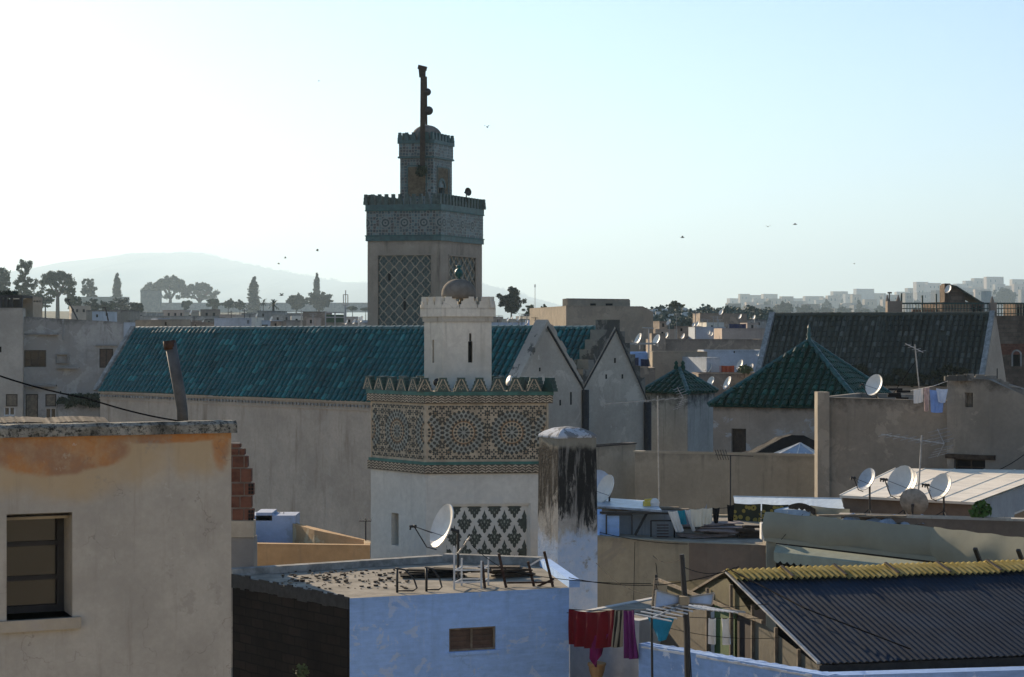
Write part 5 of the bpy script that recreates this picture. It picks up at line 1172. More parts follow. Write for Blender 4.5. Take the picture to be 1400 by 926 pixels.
def awnings():
    # pale blue sheet awning on the left with patterned cloth below
    a, b = P(1003,679,50.5), P(1150,682,47.0); mb = MB(); n_ = 20; out = V((-.1,-1.2,-.22))
    for i in range(n_):
        f = lambda t, o: a.lerp(b,t)+out*o+V((0,0,-.03*math.sin(t*9)*o)); mb.face([f(i/n_,1),f((i+1)/n_,1),f((i+1)/n_,0),f(i/n_,0)]); mb.face([f(i/n_,1)-V((0,0,.16)),f((i+1)/n_,1)-V((0,0,.16)),f((i+1)/n_,1),f(i/n_,1)])
    mb.bar(a, b, .04); 
    for t in (.02,.5,.98): q = a.lerp(b,t)+out; mb.tube([V((q.x,q.y,8)), q-V((0,0,.02))], .025, 6)
    tag(mb.build('awning', M['awnblue']), 'long pale blue awning stretched left of the cream sheet roof', 'awning')
    cloth('patterned_cloth', 'yellow cloth with dark flowers hanging below the left end of the blue awning', P(1003,688,48.6), P(1040,689,48.2), .52, M['flower'], cat='cloth', waves=2)
    cloth('patterned_cloth', 'yellow flowered cloth hanging next to the awning middle', P(1042,689,48.2), P(1078,690,47.8), .46, M['flower'], cat='cloth', waves=2)
    cloth('olive_drape', 'olive drape hanging under the right end of the blue awning', P(1108,691,46.9), P(1162,696,45.4), .38, M['canvas'], cat='cloth', waves=1)
    mb = MB(); a, b = P(1078,691,47.6), P(1115,696,46.6); n_ = 30
    for i in range(n_):
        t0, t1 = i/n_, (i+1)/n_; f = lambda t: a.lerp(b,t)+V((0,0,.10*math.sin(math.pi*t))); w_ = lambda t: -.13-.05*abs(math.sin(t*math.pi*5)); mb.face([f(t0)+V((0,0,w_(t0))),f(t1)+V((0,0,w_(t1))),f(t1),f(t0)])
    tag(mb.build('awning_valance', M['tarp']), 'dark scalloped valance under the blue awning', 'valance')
n = N('flower_cloth'); uv = n.uv(); vo = n.node('ShaderNodeTexVoronoi', Scale=3.2, Randomness=.7); n.link(n.scale(uv,(1.4,1,1)), vo.inputs['Vector']); c = n.mix(n.ramp(vo.outputs[0],.12,.16,1,0), (.34,.25,.06), (.03,.018,.012)); c = n.mix(n.ramp(vo.outputs[0],.42,.46), c, (.05,.05,.03)); M['flower'] = n.out(c, .9, .1)
awnings()

# ================================================================== grey canvas screen
def screen():
    z = 12.03; pts = [(1046,42.0),(1277,39.2),(1420,36.4)]; tops = [Z(700,42), Z(721,39.2), Z(738,36.4)]; bots = [Z(739,42), Z(766,39.2), Z(800,36.4)]; mb = MB()
    root = thing('canvas_screen', 'long olive grey canvas screen with a scalloped striped awning below', 'screen', (9, 40, 8))
    for s_, (a, b) in enumerate(zip(range(2), range(1,3))):
        A, B = V((*G2(*pts[a]),0)), V((*G2(*pts[b]),0)); n_ = 30 if s_ == 0 else 16; nn = V((B.y-A.y, A.x-B.x, 0)).normalized()
        def f(t, v, off): 
            top, bot = tops[a]+(tops[b]-tops[a])*t, bots[a]+(bots[b]-bots[a])*t; return A.lerp(B,t)+V((0,0,top+(bot-top)*v+.012*math.sin(t*23+s_)*(1-v)))+nn*(.03*math.sin(t*14+v*3)*v+.10*math.sin(v*3.1)+off)
        for i in range(n_):
            for j in range(6): mb.face([f(i/n_,(j+1)/6,0),f((i+1)/n_,(j+1)/6,0),f((i+1)/n_,j/6,0),f(i/n_,j/6,0)]); mb.face([f(i/n_,(j+1)/6,-.01),f((i+1)/n_,(j+1)/6,-.01),f((i+1)/n_,j/6,-.01),f(i/n_,j/6,-.01)][::-1])
    mb.build('canvas', M['canvas'], root, True)
    mb = MB(); A = P(1046,737,42.0); B = P(1283,765,39.1); mb.bar(A, B, .07, .09); mb.build('rail', M['canvas'], root)
    mb = MB(); q = G2(1054,42.05); mb.box((q.x,q.y,7), .2, .18, Z(740,42)-7); mb.build('post', M['canvas'], root)
    mb = MB(); a, b = P(1061,744,42.1), P(1283,771,39.3); n_ = 200; out = V((-.12,-.5,-.12))
    f = lambda t, o: a.lerp(b,t)+out*o
    for i in range(60): mb.face([f(i/60,1),f((i+1)/60,1),f((i+1)/60,0),f(i/60,0)], 0)
    for i in range(n_): t0, t1 = i/n_, (i+1)/n_; w_ = lambda t: -.17-.06*abs(math.sin(t*math.pi*23)); mb.face([f(t0,1)+V((0,0,w_(t0))),f(t1,1)+V((0,0,w_(t1))),f(t1,1),f(t0,1)], 0)
    mb.build('valance', M['valance'], root)
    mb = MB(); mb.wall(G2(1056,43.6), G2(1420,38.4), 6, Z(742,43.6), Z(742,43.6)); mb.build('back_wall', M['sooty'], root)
M['valance'] = simple('pale_green_canvas', (.34,.36,.28), .9, .1, var=.15)
screen()
cable('thin wire crossing the canvas screen', [P(1098,703,41.4), P(1068,738,41.6)], .006, 0)
for lb, x0, y0, x1, y1 in (('black stake leaning above the yellow roof edge', 1341,771,1333,750), ('second black stake leaning at the far right above the yellow roof edge', 1399,771,1392,752)):
    mb = MB(); mb.bar(P(x0,y0,34.6), P(x1,y1,34.4), .07, .05); tag(mb.build('stake', M['iron']), lb, 'stake', 'stakes above the yellow roof edge')
# ================================================================== corrugated blue roof with yellow ridge
def corr(mb, a, b, d, th, pitch=.105, amp=.011, m=0, v0=0, segs=1, up=V((0,0,1)), nv=1):
    """corrugated sheet from edge a->b, down along d"""
    L = (b-a).length; n_ = int(L/pitch*6); e = (b-a)/L
    for i in range(n_):
        t0, t1 = L*i/n_, L*(i+1)/n_; w0, w1 = amp*math.sin(2*math.pi*t0/pitch), amp*math.sin(2*math.pi*t1/pitch)
        p, q = a+e*t0+up*w0, a+e*t1+up*w1; mb.face([p+d, q+d, q, p], m)
        if th: mb.face([p-up*th, q-up*th, q+d-up*th, p+d-up*th], m)
def blue_roof():
    rl = P(993,783,32.0); rd = V((5.31,1.2,0)).normalized(); L = 8.5; rr = rl+rd*L; ee = V((4.58,28.0,11.13)); d = ee-rl; d = V((d.x,d.y,d.z)); d -= rd*d.dot(rd); bd = V((-.86,3.45,-1.18))
    root = thing('corrugated_roof_shed', 'shed with a blue grey corrugated roof and a yellow translucent ridge strip', 'shed', (6, 31, 8)); up = d.cross(rd).normalized(); up = up if up.z > 0 else -up
    mb = MB(); corr(mb, rl, rr, d, 0, up=up); mb.build('roof_sheet', M['bluesheet'], root, True)
    mb = MB(); k = 9; w_ = L/k
    for i in range(k):
        a = rl+rd*(i*w_+.0)+up*(.05+.012*(i%2)); b = rl+rd*((i+1)*w_+.05)+up*(.05+.012*(i%2)); corr(mb, a, b, d.normalized()*R.uniform(.52,.60), 0, up=up, amp=.027)
        bu = bd.cross(rd).normalized(); bu = bu if bu.z > 0 else -bu; corr(mb, a, b, bd.normalized()*.30, 0, up=bu, amp=.027)
    mb.build('ridge_strip', M['yellowsheet'], root, True)
    mb = MB(); bu = bd.cross(rd).normalized(); bu = bu if bu.z > 0 else -bu; corr(mb, rl, rr, bd, 0, up=bu, pitch=.15, amp=.02); mb.build('back_roof_sheet', M['olivepanel'], root, True)
    mb = MB(); 
    for i in range(1,k): q = rl+rd*(i*w_+.03)+up*.10; mb.bar(q, q+d.normalized()*.56, .05, .012); mb.build('batten', M['wood'], root); mb = MB()
    mb.bar(rl+V((0,0,.03)), rl+bd+V((0,0,.03)), .05, .04); mb.build('barge_board', M['plank'], root)
    mb = MB(); mb.bar(rl+up*.01, rl+d+up*.01, .05, .03); mb.build('verge', M['steel'], root)
    # eave beam, gutter boards and lower wall
    e0, e1 = rl+d, rr+d; mb = MB(); mb.bar(e0+V((0,.05,-.09)), e1+V((0,.05,-.09)), .10, .12); mb.build('eave_beam', M['tar'], root)
    mb = MB(); mb.bar(e0+V((.02,.10,-.20)), e1+V((0,.10,-.20)), .06, .10); 
    for i in range(18): q = e0.lerp(e1,(i+.5)/18)+V((0,.05,-.2)); mb.bar(q+V((0,0,.05)), q-V((0,0,.06)), .03)
    mb.build('fascia', M['plank'], root)
    mb = MB(); a, b = V((e0.x+.03,e0.y+.12)), V((e1.x,e1.y+.12)); mb.wall(a, b, 6, e0.z-.26, e0.z-.26); mb.build('wall', M['stained2'], root)
    # gable end with doors: from the back eave to the front eave
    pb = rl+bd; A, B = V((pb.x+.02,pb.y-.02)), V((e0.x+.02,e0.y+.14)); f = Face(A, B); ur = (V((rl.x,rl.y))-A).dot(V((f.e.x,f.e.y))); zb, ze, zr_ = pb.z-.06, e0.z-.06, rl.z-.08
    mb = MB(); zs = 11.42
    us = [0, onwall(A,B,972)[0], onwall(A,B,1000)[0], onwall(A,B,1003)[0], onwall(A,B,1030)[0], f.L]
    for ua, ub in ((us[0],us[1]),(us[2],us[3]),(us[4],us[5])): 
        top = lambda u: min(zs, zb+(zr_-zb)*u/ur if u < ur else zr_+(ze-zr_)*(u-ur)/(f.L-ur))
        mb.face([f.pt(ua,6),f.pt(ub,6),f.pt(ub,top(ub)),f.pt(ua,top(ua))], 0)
    mb.build('end_wall', M['shadewall'], root)
    mb = MB(); f.slab(mb, us[1]+.01, us[2]-.01, 6, zs-.05, -.12, -.06); g_ = mb.build('door', M['greendoor'], root); mb = MB(); f.slab(mb, us[3]+.01, us[4]-.01, 6, zs-.08, -.12, -.06); mb.build('door', M['darkdoor'], root)['label'] = 'dark brown plank door'; g_['label'] = 'green door'
    mb = MB(); 
    for px in (969,1001.5,1031,1063,1094,1122): u = onwall(A,B,px)[0]; zt = zr_+(ze-zr_)*(u-ur)/(f.L-ur) if u > ur else zb+(zr_-zb)*u/ur; f.slab(mb, u-.025, u+.025, 6, zt-.01, .003, .05)
    f.slab(mb, us[0], f.L*.72, zs-.035, zs+.02, .052, .09); mb.build('post', M['plank'], root)
    mb = MB(); mb.face([f.pt(us[0]+.02,zb,-.02), f.pt(us[0]+.4,zs,-.02), f.pt(ur+(f.L-ur)*.3,zs,-.02), f.pt(ur,zr_-.02,-.02)]); mb.build('gable_panel', M['olivepanel'], root)
n = N('blue_grey_fibre_sheet'); p = n.pos(); c = n.mix(n.ramp(n.noise(p, 1.2, 8, .7), .35, .65), (.004,.012,.027), (.009,.023,.046)); c = n.mix(n.math('MULTIPLY', n.ramp(n.noise(n.scale(p, (6,.8,1)), 1, 7, .7), .52, .7), .5), c, (.014,.024,.038)); M['bluesheet'] = n.out(c, .75, .08)
n = N('yellow_translucent_sheet'); n.t.nodes.remove(n.b); df = n.node('ShaderNodeBsdfDiffuse'); tr_ = n.node('ShaderNodeBsdfTranslucent'); ms = n.node('ShaderNodeMixShader'); nz = n.ramp(n.noise(n.pos(), 3, 6, .7), .3, .75); cc = n.mix(nz, (.42,.33,.11), (.62,.53,.25)); n.link(cc, df.inputs[0]); n.link(n.mix(.35, cc, (.5,.32,.05)), tr_.inputs[0]); ms.inputs[0].default_value = .5; n.link(df.outputs[0], ms.inputs[1]); n.link(tr_.outputs[0], ms.inputs[2]); n.link(ms.outputs[0], n.t.nodes['Material Output'].inputs[0]); M['yellowsheet'] = n.mat
M['stained2'] = plaster('stained_whitewash', (.45,.47,.50), dark=(.04,.04,.045), streak=.9, slen=2.5, grime=.3, su=4); M['greendoor'] = simple('green_door_paint', (.055,.11,.03), .6, .3, var=.3); M['darkdoor'] = simple('dark_door', (.03,.02,.017), .7, .2, var=.3)
blue_roof()
cable('black cable lying down across the blue corrugated roof', [P(1000,784,31.9)+V((0,0,.05)), P(1100,836,29.9)+V((0,0,.05)), P(1245,893,28.5)+V((0,0,.06))], .012, 0.0)

# ================================================================== blue wall at the bottom, whitewashed corner
def low_wall():
    a, b = G2(873,31.6), G2(1131,27.3); root = thing('blue_parapet', 'chipped blue whitewashed parapet running down to the bottom right', 'parapet', (3, 29, 6)); za, zb = Z(880,31.6), Z(924,27.3); mb = MB(); n_ = 40; nn = V((-(b-a).y,(b-a).x,0)).normalized()*.2
    mb.wall(a, b, 5, za, zb)
    for i in range(n_):
        f = lambda t: V((*a.lerp(b,t), za+(zb-za)*t)); j = lambda t: V((0,0,R2[int(t*90)%97]*.02)); p, q = f(i/n_), f((i+1)/n_); mb.face([p, q, q+nn+j((i+1)/n_), p+nn+j(i/n_)])
    c = b+V((5.0,.9)); mb.wall(b, c, 5, zb, zb-.02); mb.face([V((*b,zb)),V((*c,zb-.02)),V((*c,zb-.02))+V((0,.3,0)),V((*b,zb))+V((0,.3,0))]); mb.build('wall', M['wash2'], root)
    mb = MB()
    for t0, t1 in ((.02,.30),(.34,.93)):
        for i in range(20): s0, s1 = t0+(t1-t0)*i/20, t0+(t1-t0)*(i+1)/20; f = lambda t: V((*a.lerp(b,t), za+(zb-za)*t-.06))-nn*.06; hh = .022+R.random()*.02; p, q = f(s0), f(s1); mb.obox(p, q-p, nn*.3, (0,0,hh))
        mb.build('chipped_ledge', M['chipwhite'], root); mb = MB()
M['chipwhite'] = simple('chipped_white_edge', (.6,.62,.64), .9, .1, var=.3)
M['wash2'] = plaster('blue_whitewash_chipped', (.26,.40,.66), dark=(.2,.25,.33), streak=.25, grime=0, patch=(.60,.64,.70), pamt=.1, ps=2.6, brush=.3, bump=.6)
low_wall()
house('whitewashed_corner', 'whitewashed corner house below the red washing', 'house', [(779,36.2),(874,35.2)], 3.0, 838, [M['pale2'] if 'pale2' in M else M['white']], base=4, par=.02)
mb = MB(); c = P(816,926,34.6); mb.lathe([(.10,0),(.14,.12),(.15,.2),(.17,.22),(.17,.26),(.13,.27)], c, 14); mb.bar(c-V((0,0,3)), c, .12)
tag(mb.build('clay_chimney_pot', M['ochre']), 'small straw coloured pot standing at the bottom edge below the washing', 'pot')

# ================================================================== tan house with roof clutter
def tan_house():
    house('tan_house', 'tan and brown plastered house carrying a cluttered roof terrace', 'house', [(811,44.3),(942,43.0),(1052,42.4)], [(1052,49.5),(830,50.0)], [733,742,746], [M['tan'], M['brown'], M['tan'], M['tan'], M['tan']], base=0, par=.05, rmat=M['roofdirt'])
    D = 44.6; zf = 11.2; root = thing('roof_lean_to', 'lean-to of pale blue boards and iron frames on the tan house roof', 'shed', (4.3, 46, zf)); b = lambda px, py, DD: P(px,py,DD)
    mb = MB(); a, c = G2(818,45.6), G2(962,44.4); mb.wall(a, c, zf, zf+.62, zf+.62); mb.wall(c, c+V((.3,2.2)), zf, zf+.62, zf+.62); mb.wall(a+V((-.1,2.2)), a, zf, zf+.62, zf+.62); mb.build('wall', M['boards'], root)
    mb = MB(); mb.obox((a.x-.1,a.y-.25,zf+.63), V((c.x-a.x-.9,c.y-a.y,0)), (0,2.4,0), (0,0,.05)); mb.build('roof', M['plastic'], root)
    mb = MB(); 
    for x0, x1, y0, y1 in ((829,864,704,731),(890,922,712,734),(922,956,722,738)):
        for p, q in (((x0,y0),(x1,y0)),((x0,y0),(x0,y1)),((x1,y0),(x1,y1))): mb.bar(P(*p,44.5), P(*q,44.5), .035)
    mb.bar(P(868,732,44.5), P(884,702,44.6), .05); mb.bar(P(820,701,44.6), P(915,702,44.3), .05); mb.build('iron_frame', M['iron'], root)
    mb = MB(); mb.bar(P(818,697,44.9), P(815,733,44.5), .16, .05); mb.box(P(832,733,44.6), .5, .05, .5); mb.build('door_leaf', M['wash'], root)
    for lb, px, py, L_, rot, m in (('flat pale plank on the lean-to roof, nearest the dishes', 842,697,1.0,.2,'plank'), ('dark stacked boards on the lean-to roof', 868,696,.8,-.1,'wood'), ('long thin board sticking out right from the lean-to roof', 908,697,1.2,-.25,'plank')):
        mb = MB(); mb.box(P(px,py+1,45.3), L_, .22, .05, rot); mb.box(P(px-4,py-1.5,45.3), L_*.7, .18, .04, rot+.2); tag(mb.build('board', M[m]), lb, 'board', 'boards on the lean-to roof')
    mb = MB(); mb.box(P(885,694,45.2), .17, .14, .15, .3); mb.bar(P(881,684,45.2), P(892,683,45.2), .05, .05); mb.bar(P(883,684,45.2), P(883,692,45.2), .05); tag(mb.build('plastic_crate', M['yellowplastic']), 'small yellow crate on the lean-to roof', 'crate')
    mb = MB(); mb.lathe([(.10,0),(.12,.1),(.09,.17),(.04,.2)], P(895,693,45.2), 12); tag(mb.build('water_jug', M['clothwhite']), 'white jug next to the yellow crate on the lean-to roof', 'jug')
    mb = MB(); 
    for i in range(5): mb.bar(P(898,718+i*4,44.3), P(914,718+i*4,44.3), .05, .02)
    tag(mb.build('wooden_rack', M['rust']), 'rust brown slatted rack in front of the lean-to boards', 'rack')
M['boards'] = plaster('blue_grey_boards', (.26,.29,.31), dark=(.06,.07,.08), streak=.9, slen=3, grime=0, su=7); M['yellowplastic'] = simple('yellow_plastic', (.6,.46,.08), .5, .3)
tan_house()
dish('white satellite dish catching the sun right of the black-stained pillar', 829, 669, 46.4, 43, 700, az=205, el=24)
dish('bluish shaded satellite dish half hidden behind the black-stained pillar', 817.5, 664, 47.2, 44, 700, az=240, el=20, mat=M['paledish'] if 'paledish' in M else M['dish'])
D = 43.9
cable('washing line with white sheets on the tan house roof', [P(905,697,44.2), P(1000,694,43.9)], .006, .02)
for lb, x0, x1, y0, dr, sh, m, tp in (('long white cloth hanging leftmost on the tan house line', 913,926,699,.48,.35,'clothwhite',.1), ('turquoise towel between white cloths on the tan house line', 926,936,698,.32,.2,'clothteal',.1), ('narrow white cloth hanging lowest on the tan house line', 936,944,697,.50,.28,'clothwhite',.35), ('cream sheet hanging square on the tan house line', 944,960,696,.40,.08,'clothcream',0), ('striped cream towel at the right end of the tan house line', 960,974,695,.36,-.02,'clothcream',0)):
    M.setdefault('clothteal', simple('turquoise_cloth', (.03,.26,.34), .9, .1, var=.2)); M.setdefault('clothcream', simple('cream_cloth', (.72,.66,.52), .9, .1, var=.12))
    cloth('washing', lb, P(x0,y0,D), P(x1,y0-.7,D), dr, M[m], nu=10, shear=sh, taper=tp, group='washing on the tan house line')
cloth('washing', 'dark garment hanging beside the cream towel', P(974,694,D), P(984,694,D), .35, M['tarp'], nu=8, taper=.4)
cloth('washing', 'black garment hanging from the thin antenna pole', P(994,690,45), P(1004,690,45), .45, M['tarp'], nu=8, taper=.3)
junk('rag_heap', 'heap of grey and pink rags below the patterned cloth', 'rag heap', V((X(985,44.6),44.6,11.2)), 1.5,.7,.34,.1,'rags',14)
M['rags'] = M['cement']
junk('crate_stack', 'stack of dark crates at the right end of the tan house roof', 'crate stack', V((X(1030,44.4),44.4,11.2)), .7,.5,.3,0,'wood',5)
mb = MB(); mb.obox(P(1041,738,42.6), (.09,0,0), (0,.3,0), (0,0,.36)); tag(mb.build('white_board', M['clothwhite']), 'narrow white board leaning against the left end of the canvas screen', 'board')
def loose_cables():
    for i, (x0, x1) in enumerate(((868,866),(893,900),(897,912),(905,940))):
        cable(['straight cable running down the tan wall, leftmost', 'slack cable running down the middle of the tan wall', 'looped cable beside the middle cable on the tan wall', 'long cable slanting right across the tan wall'][i], [P(x0,741,43.6), P(x1,(838,800,790,816)[i],43.3-(.2 if i == 3 else 0))], .007, -.02*i, name='cable')
loose_cables()
yagi('large television antenna with pale rods before the small green pavilion', P(822,553,57), P(934,544,55.5), P(901,692,56), 9, .30, mat=M['steel'])
def mast2():
    c = P(998.5,712,49.5); mb = MB(); mb.tube([V((c.x,c.y,11)), P(998.5,622,49.5)], .022, 6); mb.bar(P(978,622,49.7), P(1030,624,49.2), .02)
    for k in range(5): q = P(980+k*3.5,622,49.6); mb.bar(q+V((-.06,-.12,.14)), q+V((.06,.12,-.14)), .013)
    tag(mb.build('television_antenna', M['iron']), 'thin black antenna pole in front of the garden wall door', 'antenna')
mast2()

# ================================================================== leaning mast with antennas and washing (front)
def front_mast():
    D = 27.0; f = P(946,960,D); t = P(932,758,D); root = thing('antenna_mast', 'leaning black mast carrying a blue bow-tie antenna and a long pale rod antenna', 'antenna', V((f.x,f.y,f.z))); mb = MB(); mb.tube([f+V((0,0,-3)), f.lerp(t,.5), t], [.045,.045,.035], 8); mb.build('mast', M['iron'], root)
    mb = MB(); cx, cy = 935, 820
    for sg, xs, ys in ((-1,(897,928),(808,832,817,824)),(1,(942,976),(812,826,816,824))):
        if sg < 0: q = [P(897,807,D-.3),P(895,832,D-.3),P(928,825,D-.05),P(929,816,D-.05)]
        else: q = [P(942,816,D-.05),P(942,825,D-.05),P(973,827,D-.25),P(976,811,D-.25)]
        mb.prism(q, V((.0,.03,0)), 0)
        for a in range(4): mb.bar(q[a]-V((0,.01,0)), q[(a+1)%4]-V((0,.01,0)), .02, .02, 1)
    mb.build('reflector', [M['bowtie'], M['steel']], root); mb = MB(); mb.box(P(935,827,D-.1), .13, .1, .12); mb.build('junction_box', M['tan'], root)
    mb = MB(); a, b = P(893,845,D-1.2), P(930,829,D-.15); c = P(1018,837,D+.9); mb.bar(a, b, .03); mb.bar(b, c, .03); mb.build('boom', M['steel'], root)
    mb = MB()
    for i in range(14):
        p = b.lerp(c,(i+.3)/13.5) if i < 9 else a.lerp(b,(i-9)/5); d = (c-b).normalized(); s_ = V((-d.y,d.x,0)).normalized(); mb.tube([p-s_*.32-V((0,0,.01)), p+s_*.32+V((0,0,.02))], .011, 5)
    mb.build('rods', M['whitemetal'], root)
    mb = MB(); D2 = 28.5; mb.tube([P(893,885,D2)-V((0,0,2)), P(891,846,D2), P(897,786,D2)], .02, 6, 1); mb.tube([P(893,830,D2), P(897,790,D2)], .032, 8, 0)
    for k in range(6): q = P(893.5+k*.6,826-k*7,D2); mb.bar(q-V((.02,.1,0)), q+V((.02,-.1,0)), .03, .02, 1)
    tag(mb.build('television_antenna', [M['plank'], M['iron']]), 'upright brown antenna with dark clips left of the leaning mast', 'antenna')
M['bowtie'] = simple('pale_blue_reflector', (.36,.48,.66), .5, .4, var=.2)
front_mast()
n = N('striped_cloth'); sx = n.sep(n.uv()); c = n.mix(n.ramp(n.math('SINE', n.math('MULTIPLY', sx[0], 34)), -.1, .1), (.025,.025,.022), (.30,.28,.22)); M['striped'] = n.out(c, .9, .1)
M['clothred'] = simple('deep_red_cloth', (.14,.004,.010), .85, .15, var=.25, sc_=3); M['clothmag'] = simple('magenta_cloth', (.17,.012,.085), .85, .15, var=.35, sc_=5); M['clothpurple'] = simple('purple_cloth', (.13,.02,.12), .85, .15, var=.25); M['clothteal2'] = simple('bright_turquoise_cloth', (.02,.22,.36), .85, .15, var=.2)
L0, L1 = P(778,833,33.4), P(868,834,31.6)
cable('front washing line strung from the blue house to the leaning mast', [L0, L1, P(940,828,27.2)], .007, .02)
cable('second washing line just below the antenna rods', [P(870,838,31.5), P(1040,846,29.2)], .006, .03)
cable('high black cable crossing in front of the tan house', [P(778,790,34.0), P(900,800,32.0), P(1010,775,31.6)], .008, .05)
cable('thin cable across the blow-tie antenna to the blue roof'.replace('blow','bow'), [P(775,838,33.5), P(1050,826,29.5)], .006, .04)
for lb, pts, r, sg in (('slack cable from the pillar foot down to the leaning mast', [P(815,770,37), P(938,812,27.2)], .006, .25), ('cable from the tan wall to the leaning mast top', [P(893,760,43), P(933,764,27.1)], .006, .1), ('cable running from the mast top to the yellow ridge', [P(934,775,27.1), P(1004,776,31.8)], .006, .1), ('looping cable hanging down beside the leaning mast', [P(938,835,27), P(944,900,27.0), P(947,950,27)], .006, .0), ('cable from the bow-tie antenna to the brown clip antenna', [P(930,838,27), P(897,800,28.4)], .005, .12), ('low cable strung across the doors under the blue roof', [P(905,856,30.5), P(1066,872,28.2)], .005, .08), ('cable draped over the tan house terrace edge', [P(820,728,44.2), P(940,744,42.9)], .008, .06)):
    cable(lb, pts, r, sg)
lt = lambda px: L0.lerp(L1, (px-778)/90)
cloth('washing', 'large deep red cloth on the front washing line', lt(778), lt(841), .62, M['clothred'], waves=4, amp=.05, nu=40, sag=.05, group='washing on the front line')
cloth('washing', 'magenta patterned scarf hanging below the red cloth', lt(806)-V((0,-.05,.45)), lt(833)-V((0,-.05,.42)), .42, M['clothmag'], waves=2, nu=14, taper=.5, ragged=.3, shear=-.2, group='washing on the front line')
cloth('washing', 'black and cream striped towel between the red and purple cloths', lt(840), lt(854), .62, M['striped'], waves=3, amp=.045, nu=24, shear=-.12, group='washing on the front line')
cloth('washing', 'purple cloth at the right end of the front washing line', lt(852), lt(867), .80, M['clothpurple'], waves=2.5, amp=.05, nu=24, shear=.15, group='washing on the front line')
cloth('washing', 'turquoise shorts hanging point down under the bow-tie antenna', P(885,844,29.5), P(922,844,29.2), .35, M['clothteal2'], waves=1, nu=16, taper=.72, group='washing on the second line')
cloth('washing', 'left of two white stockings hanging before the green door', P(969,845,29.6), P(979,845,29.5), .40, M['clothwhite'], nu=8, waves=1, shear=.05, group='washing on the second line')
cloth('washing', 'right of two white stockings hanging before the green door', P(986,845,29.4), P(996,845,29.3), .40, M['clothwhite'], nu=8, waves=1, shear=.1, group='washing on the second line')
sprig('weed', 'yellow green weed at the bottom between the cream and blue houses', P(412,930,31.5), .14, .28, 60, 'leafl')
# ================================================================== houses at the left edge
def left_houses():
    r_, poly, tz = house('old_pale_house', 'old pale plastered house with cracked upper storey, shutters and dark windows', 'house', [(30,110.5),(78,110.9),(169,112.0)], 9, [433,435.5,440.5], [M['pale'],M['pale'],M['pale']], base=0, par=.5, wins=[
        (0,32,479,63,502,'glass',dict(cols=3,rows=2,fw=.06,dp=.25)),(1,136,477,155,503,'shut',dict(cols=2,fw=.06,dp=.2,hood=1)),
        (0,35,539,52,575,'shut',dict(fw=.06,dp=.12,mat=M['plank'])),(0,62,539,77,556,'shut',dict(fw=.06,dp=.12,mat=M['plank'])),(0,62,558,77,578,'glass',dict(cols=2,fw=.06,fmat=M['whitemetal'])),
        (1,82,535,84,539,'hole')])
    e = lambda mb, px, y0, x1, y1, D, th: mb.obox(P(px,y1,D), P(x1,y1,D)-P(px,y1,D), (0,.4,0), (0,0,(y1-y0)*D/F))
    mb = MB(); e(mb,-40,526.5,76,529,110.35,0); e(mb,31,456,78,458,110.5,0); e(mb,77,502,107,504,110.6,0); mb.build('ledge', M['cement'], r_)
    mb = MB(); 
    for a,b,c,d in ((76,484,93,485),(76,496,93,497),(76,485,77,496),(92,485,93,496)): e(mb,a,b,c,d,110.75,0)
    mb.build('balcony_frame', M['cement'], r_)
    mb = MB(); mb.tube([P(86,436,110.8),P(86,465,110.8)], .05, 6); mb.build('pipe', M['cement'], r_)
    house('left_edge_house', 'yellowish pale house at the left edge with a dark rooftop terrace', 'house', [(-60,108.6),(31,109.3)], 10, 421, M['rose3'], base=0, par=.4, wins=[(0,-8,474,2,482,'hole'),(0,8,539,24,556,'shut',dict(fw=.06,dp=.1,mat=M['plank'])),(0,5,556,21,569,'glass',dict(cols=2,fw=.08,fmat=M['whitemetal']))])
    house('roof_room', 'small sunlit rooftop room with a row of vent holes on the old pale house', 'rooftop room', [(31,112.5),(45,112.3),(58,113.5)], 2.2, [410,405,407], M['cream'], base=Z(441,112.0)-.3, par=.1, wins=[(1,46,411,49,413.5,'hole',dict(dp=.1)),(1,50,411,53,413.5,'hole',dict(dp=.1)),(1,54,411,57,413.5,'hole',dict(dp=.1))])
    r_ = thing('rooftop_shelter', 'dark rooftop shelter with posts and plants at the left edge', 'shelter', P(10,421,110.5)); mb = MB(); a = P(-40,421,110.5); mb.obox(P(-60,407,110.0), (X(31,110.0)-X(-60,110.0),0,0), (0,2.5,0), (0,0,.14)); mb.build('roof', M['tar'], r_); mb = MB()
    for px in (-20,2,8,16,29): mb.bar(P(px,421,110.1), P(px,407,110.1), .16)
    mb.obox(P(-60,421,111.5), (X(31,111.5)-X(-60,111.5),0,0), (0,.1,0), (0,0,.5)); mb.build('post', M['tar'], r_)
    mb = MB()
    for px in (-4,2,7,12,19): clump(mb, P(px,402+R.uniform(-3,2),110.8), .22, .2, 60, .12)
    mb.tube([P(10,408,110.8),P(13,394,110.8)], .03, 5); tag(mb.build('roof_plant', M['leafd']), 'dark potted plants on the rooftop shelter at the left edge', 'plant')
    house('low_annex', 'low peeling annex wall topped with dark creeper', 'house', [(80,108.9),(140,109.6)], 2, 553, M['pale'], base=0, par=.2)
    mb = MB()
    for i in range(46): clump(mb, P(R.uniform(82,138), R.uniform(542,553), 109.1+R.uniform(-.1,.6)), .28, .2, 40, .12)
    tag(mb.build('creeper', M['leafd']), 'dark green creeper along the top of the low annex wall', 'creeper')
M['rose3'] = plaster('yellowish_render', (.46,.40,.31), streak=.3, grime=.4)
left_houses()
